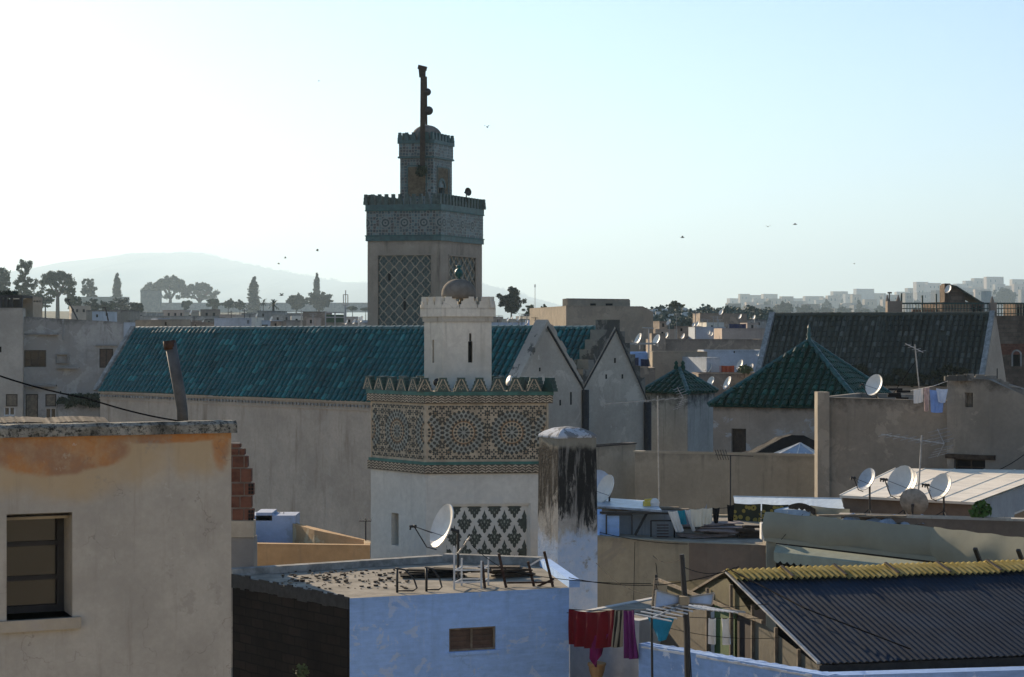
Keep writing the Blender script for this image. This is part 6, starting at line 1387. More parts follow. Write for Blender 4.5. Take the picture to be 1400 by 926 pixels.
for lb, x0, y0, x1, y1 in (('thin aerial leaning left on the old pale house roof', 106,437,93,411), ('short aerial with a flat top on the old pale house roof', 148,439,144,421)):
    mb = MB(); D = 111.5; mb.tube([P(x0,y0,D),P(x1,y1,D)], .045, 5); q = P(x1,y1,D); mb.bar(q-V((.22,0,0)), q+V((.12,.1,.05)), .07, .05); mb.box(P((x0+x1)/2,(y0+y1)/2+2,D-.05), .12,.05,.16); tag(mb.build('aerial', M['iron']), lb, 'antenna')

# ================================================================== town in the middle distance
def block(name, label, x0, x1, yt, D, m, depth=6, wins=(), top2=None, skew=.0, yb=None, group=None, par=.3, side=0, rmat=None):
    D = FD(D); dD = skew*(x1-x0)*D/F
    return house(name, label, 'wall' if name.endswith('wall') else 'house', [(x0,D),(x1,D+dD)], depth, yt if top2 is None else [yt, top2], M[m], par=par, wins=wins, group=group, rmat=rmat)
hw = lambda e, pts, w_=3, h=4: [(e, x, y, x+w_, y+h, 'hole', dict(dp=.15)) for x, y in pts]
block('rampart_wall', 'long hazy rampart wall below the umbrella pines', 205, 505, 414, 430, 'grey', 4, par=.5)
block('square_tower', 'square hazy tower at the left end of the rampart', 192, 219, 397, 426, 'beige', 6)
block('long_low_house', 'long low hazy building with a sunlit roof edge below the small pine', 104, 172, 406, 380, 'cream', 9)
block('pale_brown_house', 'pale brown hazy house in front of the round dark bushes', 118, 176, 424, 230, 'beige', 7, hw(0, ((150,436),)))
block('grey_wall', 'long grey wall behind the ridge of the long green roof', 176, 306, 432, 250, 'grey', 5, hw(0, ((192,440),)))
block('pale_blue_house', 'pale blue flat house between the old pale house and the green roof', 168, 208, 441, 180, 'paleblue', 6)
block('small_white_house', 'small white house low beside the old pale house', 165, 196, 468, 140, 'paleblue', 6, hw(0, ((176,476),)))
block('low_beige_house', 'low beige house tucked behind the slope of the green roof', 160, 202, 497, 125, 'pale', 5, hw(0, ((171,505),)))
block('beige_block', 'square beige house beside the white house behind the green ridge', 300, 321, 430, 210, 'rose', 7)
block('white_house', 'white house with a dark window behind the green ridge', 318, 349, 434, 200, 'white', 7, hw(0, ((328,438),), 14, 6))
block('blue_grey_house', 'blue grey house right of the white house behind the green ridge', 349, 376, 438, 205, 'paleblue', 6, hw(0, ((356,444),), 10, 5))
block('flat_grey_house', 'flat grey house behind the palms', 330, 415, 428, 300, 'grey', 6, hw(0, ((352,432),(380,432))))
block('pale_low_house', 'low pale house with sunlit roof left of the brown rooftop house', 388, 416, 438, 190, 'pale', 6)
block('brown_roof_house', 'dark brown house with a netted rooftop in front of the domed tree', 414, 446, 426, 185, 'earth', 6)
def netting():
    D = 184; r_ = thing('netted_terrace', 'rooftop terrace enclosed in green netting beside the brown house', 'terrace', P(458,455,D)); mb = MB(); a, b = P(445,427,D), P(471,428,D)
    for p in (a, b, P(458,427,D)): mb.bar(p, p-V((0,0,2)), .12)
    mb.bar(a, b, .12); mb.bar(P(445,434,D), P(471,434,D), .1); mb.build('frame', M['steel'], r_); mb = MB(); mb.obox(P(445.5,441,D+.1), (X(470,D)-X(445.5,D),0,0), (0,.05,0), (0,0,.75)); mb.build('netting', M['net'], r_)
    house('grey_rooftop_house', 'grey house under the green netted terrace', 'house', [(443,185),(503,186)], 6, 441, M['grey'], par=.2)
M['net'] = simple('green_net', (.05,.10,.06), .9, .1, var=.3)
netting()
block('white_low_house', 'low white house right of the tall minaret below the round tree', 662, 722, 441, 200, 'paleblue', 6, hw(0, ((690,446),)))
block('small_blue_house', 'small blue topped house right of the white low house', 719, 741, 438, 195, 'wash', 6)
block('brick_red_house', 'small red brown house against the large block', 738, 768, 437, 175, 'earth', 6)
for nm, lb, x0, x1, yt, D, m, ws in (
 ('town_house','dim beige house just right of the old pale house roof, under the aerials',150,178,428,260,'beige',((158,433),(167,433))),
 ('town_house','hazy ochre house left of the round dark bushes',98,124,418,300,'rose2',((104,423),(113,423))),
 ('town_house','narrow white house above the old pale house roof line',126,141,426,215,'paleblue',((131,430),)),
 ('town_house','low grey house between the pale brown house and the long grey wall',176,200,427,280,'grey',((182,431),(191,431))),
 ('town_house','sandy house below the left umbrella pines',222,252,424,290,'rose',((229,428),(238,428),(246,428))),
 ('town_house','small sunlit cream house below the wide umbrella pine',252,272,427,285,'cream',((258,431),)),
 ('town_house','brown house between the wide umbrella pine and the beige block',274,301,423,295,'earth',((281,428),(291,428))),
 ('town_house','low brick coloured house in front of the long grey wall',232,262,438,215,'earth',((240,442),(251,442))),
 ('town_house','low whitish house in front of the long grey wall',264,290,441,205,'pale',((270,445),(280,445))),
 ('town_house','pale house below the stout cypress',352,372,425,290,'pale',((358,429),)),
 ('town_house','grey house with two windows below the palms',372,400,430,260,'grey',((378,434),(390,434))),
 ('town_house','white box house between the palms and the brown rooftop house',398,416,432,230,'white',((404,436),)),
 ('town_house','sandy house right of the netted terrace',470,490,433,240,'rose',((476,437),)),
 ('town_house','small blue white house touching the tall minaret on the left',486,506,438,215,'paleblue',((492,442),)),
 ('town_house','brown house behind the dishes right of the tall minaret',664,688,433,250,'earth',((670,437),(680,437))),
 ('town_house','cream house below the round tree right of the tall minaret',686,712,436,225,'cream',((694,440),)),
 ('town_house','grey house between the far mast and the large block',724,760,432,235,'grey',((732,436),(745,436))),
 ('town_house','red brown house in front of the hill scrub left of the slanting house',922,952,446,180,'earth',((930,449),(941,449))),
 ('town_house','white box house left of the sandy strip house',966,990,441,185,'white',((972,445),)),
 ('town_house','small ochre house under the dish right of the large block',896,922,450,170,'rose2',((904,454),)),
 ('town_house','whitish house above the sandy strip house at the dark roof end',1018,1048,437,210,'pale',((1026,441),(1036,441))),
 ('town_house','brown house on the crest left of the dark roof ridge',1000,1030,430,260,'earth',((1008,434),(1018,434))),
 ('town_house','pale blue house low between the orange washing and the brown block',966,984,489,112,'paleblue',()),
 ):
    block(nm, lb, x0, x1, yt, D, m, 6, hw(0, ws), skew=R.uniform(-.3,.3), group='houses of the middle distance town')
for i in range(22):
    x = R.uniform(176,480) if i < 8 else R.uniform(892,1040); D = R.uniform(130,200); y = R.uniform(430,442) if x < 800 else R.uniform(438,470); w_ = R.uniform(8,18); ws = hw(0, ((x+w_*.35,y+3),), 3, 5)
    house('rooftop_shed', 'small rooftop shed with one dark opening in the crowded middle distance', 'shed', [(x,D),(x+w_,D+R.uniform(-1,1))], 2.5, y, M[R.choice(('earth','rose','pale','beige','paleblue','sandblock'))], base=Z(y,D)-3.2, par=.12, wins=ws, group='rooftop sheds of the middle distance town')
for i in range(46):
    x = R.choice((R.uniform(60,500), R.uniform(662,765), R.uniform(890,1050), R.uniform(890,1050))); D = R.uniform(150,210); y = R.uniform(428,440) if x < 800 else R.uniform(426,462); q = P(x,y,D); hgt = R.uniform(1.2,2.2); mb = MB(); mb.tube([q-V((0,0,hgt+1)), q], .03, 4)
    for k in range(3): mb.bar(q+V((-.35+.1*k,0,-.12*k)), q+V((.35-.1*k,.15,-.12*k)), .03)
    tag(mb.build('aerial', M['steel' if i % 2 else 'iron']), 'thin television aerial standing on a distant town rooftop', 'antenna', 'aerials on the distant rooftops')
# large block
house('large_block_house', 'large sandy block house with a stepped roofline rising behind the gables', 'house', [(766,152),(774,150),(879,152),(893,153.5)], 12, [419,418,419,427], M['sandblock'], par=.3)
house('upper_storey', 'upper storey with two vent slots on the large sandy block', 'house', [(769,153.4),(776,152.6),(860,153)], 7, [409,408,409], M['sandblock'], base=Z(421,153), par=.25, wins=[(1,807,415,815,418,'hole',dict(dp=.2)),(1,828,415,838,418,'hole',dict(dp=.2))])
M['x'] = M['dark']
# right of the block, between the gables and the dark roof
block('brown_top_house', 'dark brown house with a slanting roof against the hill scrub', 957, 1021, 428, 200, 'earth', 8, top2=429)
block('blue_white_low_house', 'pale blue low house below the dark brown slanting house', 950, 992, 447, 165, 'paleblue', 6)
block('sandy_strip_house', 'sandy flat house left of the dark tiled roof', 987, 1046, 449, 150, 'rose', 6)
block('long_grey_brown_house', 'long grey brown house with a stained parapet behind the small pavilion', 890, 1046, 464, 132, 'earth', 5, top2=464)
block('whitish_yard_house', 'whitish yard wall house with drain pipes behind the orange washing', 962, 1046, 479, 124, 'paleblue', 4, hw(0, ((1003,480),), 2, 3))
block('brown_block_house', 'plain brown block house rising behind the small pavilion finial', 892, 967, 481, 116, 'sandblock', 5)
block('brown_strip_house', 'dark brown low house under the orange washing', 955, 1046, 511, 108, 'earth', 4)
block('pink_brown_house', 'pinkish brown house right below the large block', 849, 896, 503, 106, 'earth', 4)
block('rooftop_brown_room', 'small brown rooftop room at the left end of the grey brown house', 891, 910, 456, 131, 'earth', 3)
block('white_terrace_house', 'white rooftop terrace hung with blue washing left of the brown block', 848, 893, 482, 120, 'wash', 5)
for lb, x0, x1, y, D, dr, m in (('dark blue washing on the white terrace, left piece', 857,873,489,119,.65,'clothnavy'), ('dark blue washing on the white terrace, right piece', 876,890,491,119,.55,'clothnavy'), ('bright orange washing left half behind the small pavilion', 970,985,500,115,.62,'clothorange'), ('orange red washing right half behind the small pavilion', 986,1004,500,115,.6,'clothred2'), ('blue washing on the dark brown slanting house', 997,1020,443,163,.5,'clothnavy')):
    M.setdefault('clothorange', simple('orange_cloth', (.62,.17,.06), .9, .1, var=.2)); M.setdefault('clothred2', simple('orange_red_cloth', (.50,.10,.04), .9, .1, var=.3)); cloth('washing', lb, P(x0,y,D), P(x1,y,D), dr, M[m], nu=14, amp=.05)
sprig('roof_plant', 'yellow green plants in pots right of the orange washing', P(1018,512,107), .45, .5, 110, 'leafl')
dl = [('satellite dish on the stair rail right of the stepped gable', 873,464,103,19,478),('satellite dish at the corner of the small brown rooftop room', 898,465,128,17,474),('small dish standing high against the hill scrub', 914,441,150,9,466),('satellite dish behind the parapet of the long grey brown house', 911,459,140,10,468),('slanting dish between the long grey brown house and the pale blue house', 934,460,138,9,468),
 ('dish in front of the scrub, right of two close ones', 953.5,443,165,8,452),('left one of two close dishes in front of the scrub', 948.5,444,166,7,452),('left of the two tiny dishes on the pale blue low house', 969,455,160,7,462),('right of the two tiny dishes on the pale blue low house', 973,457,160,7,463),('dish at the left end of the orange washing', 970,504,112,15,516),('dish standing right of the orange washing', 1012,499,112,16,516),('dish beside the yellow green pots', 1027,503,111,13,516),
 ('left dish of the pair on the roof behind the large pavilion', 972,522,98,16,536),('large right dish of the pair on the roof behind the large pavilion', 995,524,97,21,540),('dish on the roof of the dark brown slanting house', 1012,433,198,8,440),('tiny dish left of the dark tiled roof ridge', 1031,434,190,7,446),('flat angled dish on top of the dark brown slanting house', 986,427,198,9,431),
 ('dish at the right end of the whitish yard wall', 1038,484,122,8,492),
 ('dish poking above the roof below the domed tree', 437,443,180,8,450),('leftmost of the dishes left of the tall minaret', 484,440,172,8,452),('rightmost dish left of the tall minaret', 494,437,172,11,452),('slim dish over the grey rooftop house', 474,441,172,8,452),('small dish on the blue grey house', 371,436,195,7,446),('small dish over the white house roof', 351,431,195,6,440),('white dish over the long grey wall', 261,427,200,7,440),('dish above the green ridge left of the white house', 277,441,190,8,452),
 ('leftmost small dish in the cluster right of the tall minaret', 700,434,185,6,444),('middle small dish in the cluster right of the tall minaret', 709,436,184,8,446),('third small dish of the cluster right of the tall minaret', 694,437,183,6,446),('dish above the small blue topped house', 720,441,180,8,450),('dish beside the red brown house', 750,432,172,6,440)]
for lb, px, py, D, s_, fl in dl: dish(lb, px, py, D, s_, fl, az=200+R.uniform(-6,10), el=26, simple_=True, group='satellite dishes in the distant town')
mb = MB(); D = 103; mb.bar(P(846,470,D), P(898,470,D), .10); mb.bar(P(887,448,D), P(887,490,D), .07); mb.bar(P(878,448,D), P(894,449,D), .06); tag(mb.build('stair_rail', M['steel']), 'pale rail with a T pole right of the stepped gable', 'rail')
def masts():
    D = 190; root = thing('radio_mast', 'tall thin radio mast with cage top left of the tall minaret', 'mast', V((X(472.5,D),D,terr(X(472.5,D),D)))); mb = MB(); mb.tube([V((X(472.5,D),D,terr(X(472.5,D),D)-.3)),P(472.5,418,D)], .10, 6); mb.tube([P(472.5,418,D),P(472.5,397,D)], .05, 5)
    for dx in (-3,3): mb.tube([P(472.5+dx,418,D),P(472.5+dx,403,D)], .05, 5)
    for y in (403,418): mb.bar(P(469,y,D),P(476,y,D), .06)
    mb.build('pole', M['steel'], root)
    D = FD(330); mb = MB(); mb.tube([V((X(731.5,D),D,terr(X(731.5,D),D)-.3)),P(731.5,390,D)], [.16,.07], 5); mb.bar(P(731.5,389,D),P(731.5,393,D), .35); tag(mb.build('radio_mast', M['steel']), 'far slender mast right of the round tree', 'mast')
masts()
for lb, x, y0, y1, D, m in (('thin pole on the white house behind the green ridge', 316,452,425,198,'iron'),('thin pole above the long grey wall', 334,452,423,196,'iron'),('thin bare pole in front of the domed tree', 412,452,424,186,'steel'),('leaning white pole left of the tall minaret', 489,452,433,172,'whitemetal')):
    mb = MB(); mb.tube([P(x,y0,D),P(x+(3 if m == 'whitemetal' else 0),y1,D)], .05, 5); mb.bar(P(x-3,y1+2,D),P(x+3,y1+2,D), .05); tag(mb.build('aerial', M[m]), lb, 'antenna')

# ================================================================== scrub hillside with white graves
def scrub():
    mb = MB(); D0 = 235
    def sp(px, t): D = 215+70*t; y = 452-24*t; return V((X(px,D),D,Z(y+2*math.sin(px*.2),D)))
    n_ = 30
    for i in range(n_):
        for j in range(6): a, b = 858+(i)*6.6, 858+(i+1)*6.6; mb.face([sp(a,j/6),sp(b,j/6),sp(b,(j+1)/6),sp(a,(j+1)/6)])
    tag(mb.build('hillside', M['scrubhill'], None, True), None, None, kind='structure'); mb = MB()
    for i in range(420): p = sp(R.uniform(860,1050), R.random()**.8); r = R.uniform(.5,1.2); clump(mb, p+V((0,0,r*.3)), r, r*.8, 26, .34)
    tag(mb.build('scrub', M['leafg']), None, None, kind='stuff')
    for i in range(26):
        p = sp(R.uniform(878,960), R.uniform(.1,.9)); mb = MB(); mb.box(p+V((0,-.9,.2)), R.uniform(.5,.9), .3, R.uniform(.5,1.1), R.uniform(-.4,.4)); mb.box(p+V((0,-.5,.2)), .5, 1.1, .25); tag(mb.build('gravestone', M['whitemetal']), 'small white gravestone among the scrub on the hillside', 'gravestone', 'white gravestones on the scrub hillside')
M['leafg'] = leafmat('grey_green_scrub', (.05,.075,.06), (.10,.13,.10))
scrub()

# ================================================================== terrace castle behind the dark roof
def castle():
    D = 122; root = thing('terrace_building', 'stone building with a railed roof terrace behind the dark tiled roof', 'building', (34, 124, 0)); zf = Z(432,D)
    pts = [G2(1206,D), G2(1440,D-1)]; 
    h = []; a, b = pts; ua, Da = onwall(a, b, 1385); ub, _ = onwall(a, b, 1394.5); hh = (ua, ub, Z(501,Da), Z(485,Da), .3)
    mb = MB(); mb.wall(a, b, 0, zf, zf, [hh]); mb.wall(b, b+V((0,9)), 0, zf, zf); mb.wall(a+V((0,9)), a, 0, zf, zf); mb.face([(a.x,a.y,zf-.01),(b.x,b.y,zf-.01),(b.x,b.y+9,zf-.01),(a.x,a.y+9,zf-.01)]); mb.build('wall', M['rubblestone'], root)
    win_build(root, a, b, hh, 'hole', {}); f = Face(a, b); um = (ua+ub)/2; hw_ = (ub-ua)/2; mb = MB(); zt = Z(485,Da)
    mb.prism([f.pt(um+hw_*math.cos(t*math.pi/8), zt-.01+hw_*math.sin(t*math.pi/8), .01) for t in range(9)], f.n*-.04, 0); mb.build('arch_opening', M['dark'], root)
    mb = MB(); 
    for s_ in range(10):
        t0, t1 = math.pi*s_/10, math.pi*(s_+1)/10; mb.prism([f.pt(um+hw_*k*math.cos(t), zt+hw_*k*math.sin(t), .004) for t, k in ((t0,1.02),(t1,1.02),(t1,1.5),(t0,1.5))], f.n*.05, 0)
    for s_ in (-1,1): f.slab(mb, um+s_*hw_*1.26-hw_*.24, um+s_*hw_*1.26+hw_*.24, hh[2], zt, .004, .05)
    mb.build('arch_trim', M['cement'], root)
    mb = MB(); f.slab(mb, onwall(a,b,1368)[0], f.L, Z(473,D), Z(470,D), .004, .08); f.slab(mb, onwall(a,b,1368)[0], f.L, Z(472,D)-.6, Z(473,D)-.01, .004, .05); mb.build('string_course', M['redbrick'], root)
    mb = MB()
    for px in (1222,1357):
        p = P(px,432,D-.3) if px > 1300 else P(1222,432,D); w_ = 20 if px < 1300 else 8; k = D/F; mb.box((p.x,p.y,zf), w_*k, .7, (20 if px < 1300 else 18)*k)
        for qx, ww in ((1213.5,5),(1228.5,6),(1357,6)):
            if (qx < 1300) == (px < 1300): q = P(qx,412,D-.05); mb.lathe([(ww*.5*D/F,0),(ww*.35*D/F,.18),(.02,.42)], V((q.x,q.y+.1,zf+(20 if qx<1300 else 18)*D/F)), 8)
        mb.build('pier', M['earth'], root); mb = MB()
    mb = MB()
    for x0, x1 in ((1232,1288),(1288,1354),(1361,1440)):
        for y in (415,422,429): mb.bar(P(x0,y,D-.1), P(x1,y,D-.1), .10 if y == 415 else .05)
        k = int((x1-x0)/4.0)
        for i in range(k+1): x = x0+(x1-x0)*i/k; mb.bar(P(x,432,D-.1), P(x,415,D-.1), .04)
    for x, y in ((1232.5,401),(1261,404),(1280,402)): mb.bar(P(x,432,D-.2), P(x,y,D-.2), .09)
    mb.build('railing', M['netgreen'], root)
    hut = house('brick_hut', 'dark brick hut with a lean-to roof on the railed terrace', 'hut', [(1289,D+2.0),(1345,D+2.4)], 4, 413, M['rubblestone'], base=zf, par=.02, wins=[(0,1330,420,1334,432,'hole',dict(name='door',dp=.2)),(0,1336,419,1343,432,'hole',dict(name='door',dp=.2))])[0]
    k = D/F; mb = MB(); mb.box(P(1293,388,D+2.6)-V((0,0,3.9)), 8*k, 1.0, 3.9); hx = P(1301,413,D+1.9); w_ = 44*k
    mb.prism([P(1297,414,D+1.9),P(1320,414,D+1.9),P(1318,401,D+1.9),P(1308,392,D+1.9),P(1297,389,D+1.9)], V((0,2.6,0))); mb.build('chimney_block', M['rubblestone'], hut)
    mb = MB(); q = [P(1300,389,D+1.6),P(1308,391,D+1.6),P(1335,408,D+1.6),P(1343,413,D+1.6)]; 
    for p, r_ in zip(q[:-1], q[1:]): mb.face([p,r_,r_+V((0,3.4,0)),p+V((0,3.4,0))]); mb.face([p-V((0,0,.12)),r_-V((0,0,.12)),r_,p]); 
    mb.build('roof', M['slate'], hut)
    house('terrace_room', 'small arched room at the far right end of the railed terrace', 'rooftop room', [(1388,D+1.5),(1440,D+1.5)], 3, 414, M['rubblestone'], base=zf, par=.05, wins=[(0,1391,420,1396,432,'hole',dict(name='door',dp=.2)),(0,1398,419,1404,432,'hole',dict(name='door',dp=.2))])
    house('low_brick_wall', 'low brown brick wall behind the terrace railing', 'wall', [(1248,D+2.8),(1288,D+2.8)], .4, 423, M['redwall'], base=zf, par=.01)
M['rubblestone'] = brickmat('brown_stone', (.13,.095,.07), (.20,.15,.11), (.10,.085,.07), 1.0, .55, .26); M['redwall'] = brickmat('red_brown_wall', (.15,.07,.045), (.19,.10,.06), (.12,.09,.07), 1.0, .4, .16); M['netgreen'] = simple('dark_green_railing', (.03,.06,.05), .6, .3)
castle()
dish('white dish on the dark brick hut of the railed terrace', 1296.5, 395.5, 122.5, 13, 400, az=205, el=24, simple_=True)
mb = MB(); D = 122; mb.tube([P(1216,412,D),P(1216,401,D)], .04, 5); mb.bar(P(1213.5,400.5,D),P(1219,400.5,D), .16, .10); tag(mb.build('floodlight', M['iron']), 'small floodlight on a pole at the left terrace pier', 'floodlight')
house('slim_white_tower', 'slim sunlit white tower far behind the railed terrace', 'tower', [(1349,300),(1355.5,301)], 1.0, 398, M['white'], par=.1)

# ================================================================== town on the far right hillside
def far_town():
    pal = ['rose','beige','pale','sandblock','rose2','earth','grey','cement']; D = 720
    sk = [(998,1014,408,'boxy hazy house at the left end of the hillside town'),(1012,1026,402,'tall hazy house with a stair head near the left end of the hillside town'),(1021,1046,403.5,'wide hazy house left of centre on the hillside town skyline'),(1044,1064,402,'flat topped hazy house with a notch on the skyline'),(1062,1075,409,'narrow low hazy house before a gap on the skyline'),(1080,1103,408,'low wide hazy house right of the skyline gap'),(1101,1127,405,'plain hazy house with a level roof on the skyline'),(1125,1141,407,'small hazy house below the first tall block'),(1139,1160,398.5,'hazy house with a stepped top on the skyline'),(1156,1174,402,'lower hazy house between two taller skyline blocks'),(1171,1196,395,'tall dark topped hazy block on the middle skyline'),(1194,1212,401,'hazy house stepping down right of the dark topped block'),(1211,1228,405,'low hazy house behind the left terrace pier'),(1226,1245,399,'hazy house behind the terrace railing'),(1241,1256,394,'hazy house stepping up to the highest block'),(1253,1270,385.5,'highest hazy block on the skyline, left part'),(1268,1287,387,'highest hazy block on the skyline, right part'),(1308,1322,388,'hazy house right of the dark brick hut'),(1320,1334,384,'second hazy house right of the dark brick hut'),(1332,1352,380.5,'hazy house rising toward the right skyline top'),(1349,1373,378.5,'topmost hazy block at the right of the skyline'),(1384,1404,382,'hazy house at the right edge of the skyline')]
    for i, (x0, x1, y, lb) in enumerate(sk):
        d = FD(D+R.uniform(-25,25)); w_ = x1-x0; ws = []
        for k in range(R.choice((1,2,2,3))):
            for r_ in range(2): 
                if R.random() < .8: px = x0+w_*(.2+.28*k)+R.uniform(-.6,.6); ws.append((0, px, y+4+r_*8, px+1.7, y+7+r_*8, 'hole', dict(dp=.3)))
        house('hillside_house', lb, 'house', [(x0,d),(x1-.8,d+R.uniform(2,9))], 14, y, M[R.choice(pal)], par=.4, wins=ws, group='houses on the hazy hillside skyline')
    rows = [(470,999,1205,421,10),(560,1000,1250,415,12),(630,1030,1290,409,12),(560,1235,1420,404,9),(640,1300,1420,395,8)]
    for D_, xa, xb, y, n_ in rows:
        for i in range(n_):
            x0 = xa+(xb-xa)*(i+R.uniform(-.3,.3))/n_; w_ = R.uniform(10,20); yt = y+R.uniform(-5,5)-(x0-1000)*.012; d = FD(D_+R.uniform(-25,25)); ws = [(0, x0+w_*k+R.uniform(-.5,.5), yt+4, x0+w_*k+1.8, yt+7.5, 'hole', dict(dp=.3)) for k in (.25,.55) if R.random() < .8]
            house('hillside_house', 'small flat-roofed house packed into the slope of the hazy hillside town', 'house', [(x0,d),(x0+w_,d+R.uniform(1,7))], 9, yt, M[R.choice(pal)], par=.35, wins=ws, group='houses packed on the hazy hillside')
far_town()

# ================================================================== trees
tree('airy_tree', 'tall airy tree with a loose rounded crown, near the left edge', 34, 424, 354, 34, 330, 'airy', dens=1.5)
tree('leaning_tree', 'partial dark tree cut by the left edge', 0, 424, 362, 34, 335, 'round')
tree('umbrella_pine', 'broad umbrella pine left of the small pine', 79, 424, 367, 54, 340, 'umbrella', dens=1.3)
tree('round_bush', 'pale green bush at the foot of the broad umbrella pine', 62, 424, 392, 34, 325, 'bush', mat=M['leafl'])
tree('round_bush', 'dark low bush below the tall airy tree', 28, 424, 390, 48, 325, 'bush')
tree('round_bush', 'dark bush between the broad umbrella pine and the small pine', 96, 424, 388, 22, 328, 'bush')
tree('small_pine', 'small loose pine standing alone on the roof line', 122, 420, 379, 22, 385, 'airy', dens=1.2)
tree('cypress', 'leftmost dark cypress above the long low building', 160, 424, 374, 16, 400, 'cypress', mat=M['leafd'])
tree('round_tree', 'low dark domed tree left of the square tower', 165, 434, 406, 54, 330, 'bush', mat=M['leafd'])
tree('umbrella_pine', 'tall umbrella pine rising just behind the square tower', 233, 425, 375, 48, 450, 'umbrella', dens=1.4)
tree('umbrella_pine', 'small umbrella pine behind the left of the square tower', 206, 425, 385, 26, 455, 'umbrella')
tree('umbrella_pine', 'wide flat umbrella pine right of the square tower', 273, 425, 385, 54, 450, 'umbrella', dens=1.2)
tree('cypress', 'stout cypress standing alone left of the palms', 347, 430, 379, 21, 400, 'cypress', mat=M['leafd'])
tree('cypress', 'cypress rising out of the domed trees', 433, 420, 374, 12, 405, 'cypress', mat=M['leafd'])
tree('domed_tree', 'large dark domed tree in front of the thin cypress', 436, 430, 397, 40, 380, 'round', mat=M['leafd'], dens=1.6)
tree('domed_tree', 'smaller dark domed tree left of the large one', 405, 430, 400, 32, 380, 'round', mat=M['leafd'], dens=1.4)
for i_, (x_, t_, w_) in enumerate(((8,402,34),(46,400,30),(104,404,26),(128,407,30),(146,408,26),(186,410,24))): tree('low_bush', ('dark bush behind the left rooftop shelter','dark bush between the tall airy tree and the umbrella pine','bush right below the broad umbrella pine','bush under the small pine','bush left of the leftmost cypress','bush just left of the square tower')[i_], x_, 432, t_, w_, 318, 'bush', mat=M['leafd'] if i_ % 2 else None)
tree('palm', 'date palm with a clear crown left of the domed trees', 374, 440, 409, 20, 300, 'palm', mat=M['leafd'])
tree('palm', 'small palm close to the stout cypress', 360, 428, 408, 14, 340, 'palm', mat=M['leafd'])
for lb, x, t, w_ in (('low dark bush right of the wide umbrella pine', 292,404,22),('spiky low bush on the rampart', 312,407,20),('low bush left of the stout cypress', 328,410,20),('low bush below the square tower', 222,430,20),('low bush right of the domed trees', 482,419,18),('low bush just left of the tall minaret', 500,421,14),('dark scrub at the rampart foot', 255,408,18)):
    tree('low_bush', lb, x, 424 if t < 425 else 444, t, w_, 360, 'bush')
tree('round_tree', 'big dark round tree right of the tall minaret', 699, 438, 391, 43, 300, 'round', dens=1.8, mat=M['leafd'])
tree('round_bush', 'small tree at the right foot of the big round tree', 724, 438, 415, 24, 290, 'bush')
tree('small_pine', 'small conical pine right of the far mast', 744, 440, 416, 10, 290, 'airy')
tree('round_tree', 'lone round tree on the crest of the scrub hillside', 925, 434, 411, 26, 290, 'round', dens=1.2)
for i, (lb, x, t, w_) in enumerate((('tree in the belt left of the dark roof ridge end', 982,420,22),('second tree of the belt, lighter green', 1004,418,24),('flat dark tree before the left hillside houses', 1030,421,26),('dark bush above the dark roof ridge end', 1052,419,26),('peaked dark tree in the middle of the belt', 1072,411,30),('rounded dark tree right of the peaked one', 1100,416,30),('low dark tree above the ridge middle', 1128,418,30),('flat dark tree of the belt near the right', 1154,418,30),('last dark tree of the belt left of the terrace pier', 1180,420,28),('pale bush beside the left terrace pier', 1203,416,20))):
    tree('belt_tree', lb, x, 441, t, w_, 400+i*6, 'round', group='belt of trees below the hillside town', mat=M['leafl'] if i in (1,9) else None)
for i_ in range(26): tree('hillside_tree', 'small hazy tree between the houses of the hillside town', R.uniform(1000,1410), 436, R.uniform(402,424), R.uniform(7,16), R.uniform(470,640), 'bush', group='trees between the hillside houses')
tree('round_tree', 'big hazy grey tree behind the right end of the railed terrace', 1374, 428, 390, 38, 520, 'round', dens=1.3)
tree('agave', 'small spiky plant poking over the dark roof ridge', 1199, 436, 425, 9, 118, 'palm', mat=M['leafd'])

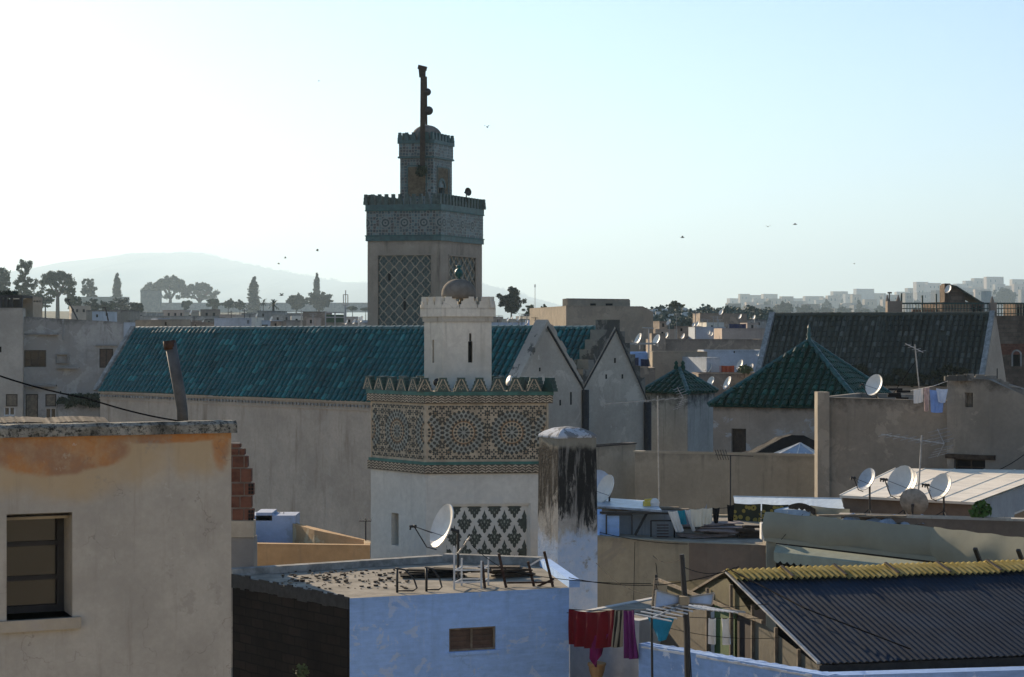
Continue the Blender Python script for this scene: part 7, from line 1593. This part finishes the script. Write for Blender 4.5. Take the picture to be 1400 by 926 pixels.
# ================================================================== birds
M['bird'] = simple('dark_feathers', (.03,.03,.032), .8, .2)
for i, (x, y, s_, lb) in enumerate(((666,174,7,'dark bird flying right of the tall minaret lantern'),(933,325,6,'dark bird gliding alone over the hill scrub'),(1050,310,6,'left bird of two flying high on the right'),(1087,307,6,'right bird of two flying high on the right'),(434,343,5,'bird flying highest left of the tall minaret'),(390,353,4,'upper bird of a close pair over the hill'),(381,361,4,'lower bird of a close pair over the hill'),(385,404,7,'bird flying low in front of the domed trees'),(436,111,3,'tiny high bird left of the minaret mast'),(1168,361,3,'tiny bird over the hillside town'))):
    D = 105; c = P(x,y,D); r = s_*D/F; a = R.uniform(0,6.28); d = V((math.cos(a),math.sin(a),.1)).normalized(); sd_ = V((-d.y,d.x,0)); mb = MB(); mb.tube([c-d*r*.55, c-d*r*.2, c+d*r*.15, c+d*r*.4, c+d*r*.5], [r*.02,r*.09,r*.11,r*.07,r*.02], 6); mb.face([c-d*r*.4-sd_*r*.02,c-d*r*.75-sd_*r*.12,c-d*r*.75+sd_*r*.12,c-d*r*.4+sd_*r*.02])
    up = R.uniform(.1,.5)
    for s in (-1,1):
        w1, w2 = c+sd_*s*r*.42+V((0,0,r*up)), c+sd_*s*r*.85-d*r*.2+V((0,0,r*(up-.15))); mb.face([c+d*r*.16,w1+d*r*.16,w1-d*r*.14,c-d*r*.16]); mb.face([w1+d*r*.16,w2,w1-d*r*.14])
    tag(mb.build('bird', M['bird']), lb, 'bird', 'birds in the sky')
# ================================================================== unseen houses behind the camera, added to bounce warm light on shaded walls
def behind():
    for i, (x0, x1, y, zt, m, lb) in enumerate(((-60,-34,-26,24,'ochrewall','tall ochre plastered house behind the viewpoint'),(-33,-12,-20,21,'white','unseen white house with small windows added behind the viewpoint'),(-11,14,-16,19,'cream','unseen cream house added just behind the viewpoint'),(15,40,-24,23,'white','unseen broad white house added behind the viewpoint'),(41,75,-30,26,'rose','unseen rose house added behind the viewpoint'))):
        root = thing('unseen_fill_house', lb, 'house', ((x0+x1)/2, y-5, -.5)); mb = MB(); a, b = V((x1,y)), V((x0,y)); hs = []
        for k in range(4):
            for r_ in range(2): u = (x1-x0)*(k+.35)/4; hs.append((u,u+1.0,zt-4.2-r_*4,zt-2.6-r_*4,.2))
        mb.wall(a, b, -.5, zt, zt, hs); mb.wall(b, b-V((0,10)), -.5, zt, zt); mb.wall(b-V((0,10)), a-V((0,10)), -.5, zt, zt); mb.wall(a-V((0,10)), a, -.5, zt, zt); mb.face([(x0,y-10,zt-.02),(x1,y-10,zt-.02),(x1,y,zt-.02),(x0,y,zt-.02)]); mb.build('wall', M[m], root)
        for h in hs: win_build(root, a, b, h, 'shut', dict(cols=2, fw=.06))
M['ochrewall'] = plaster('sunlit_ochre_plaster', (.55,.42,.22), streak=.3, grime=.2)
behind()
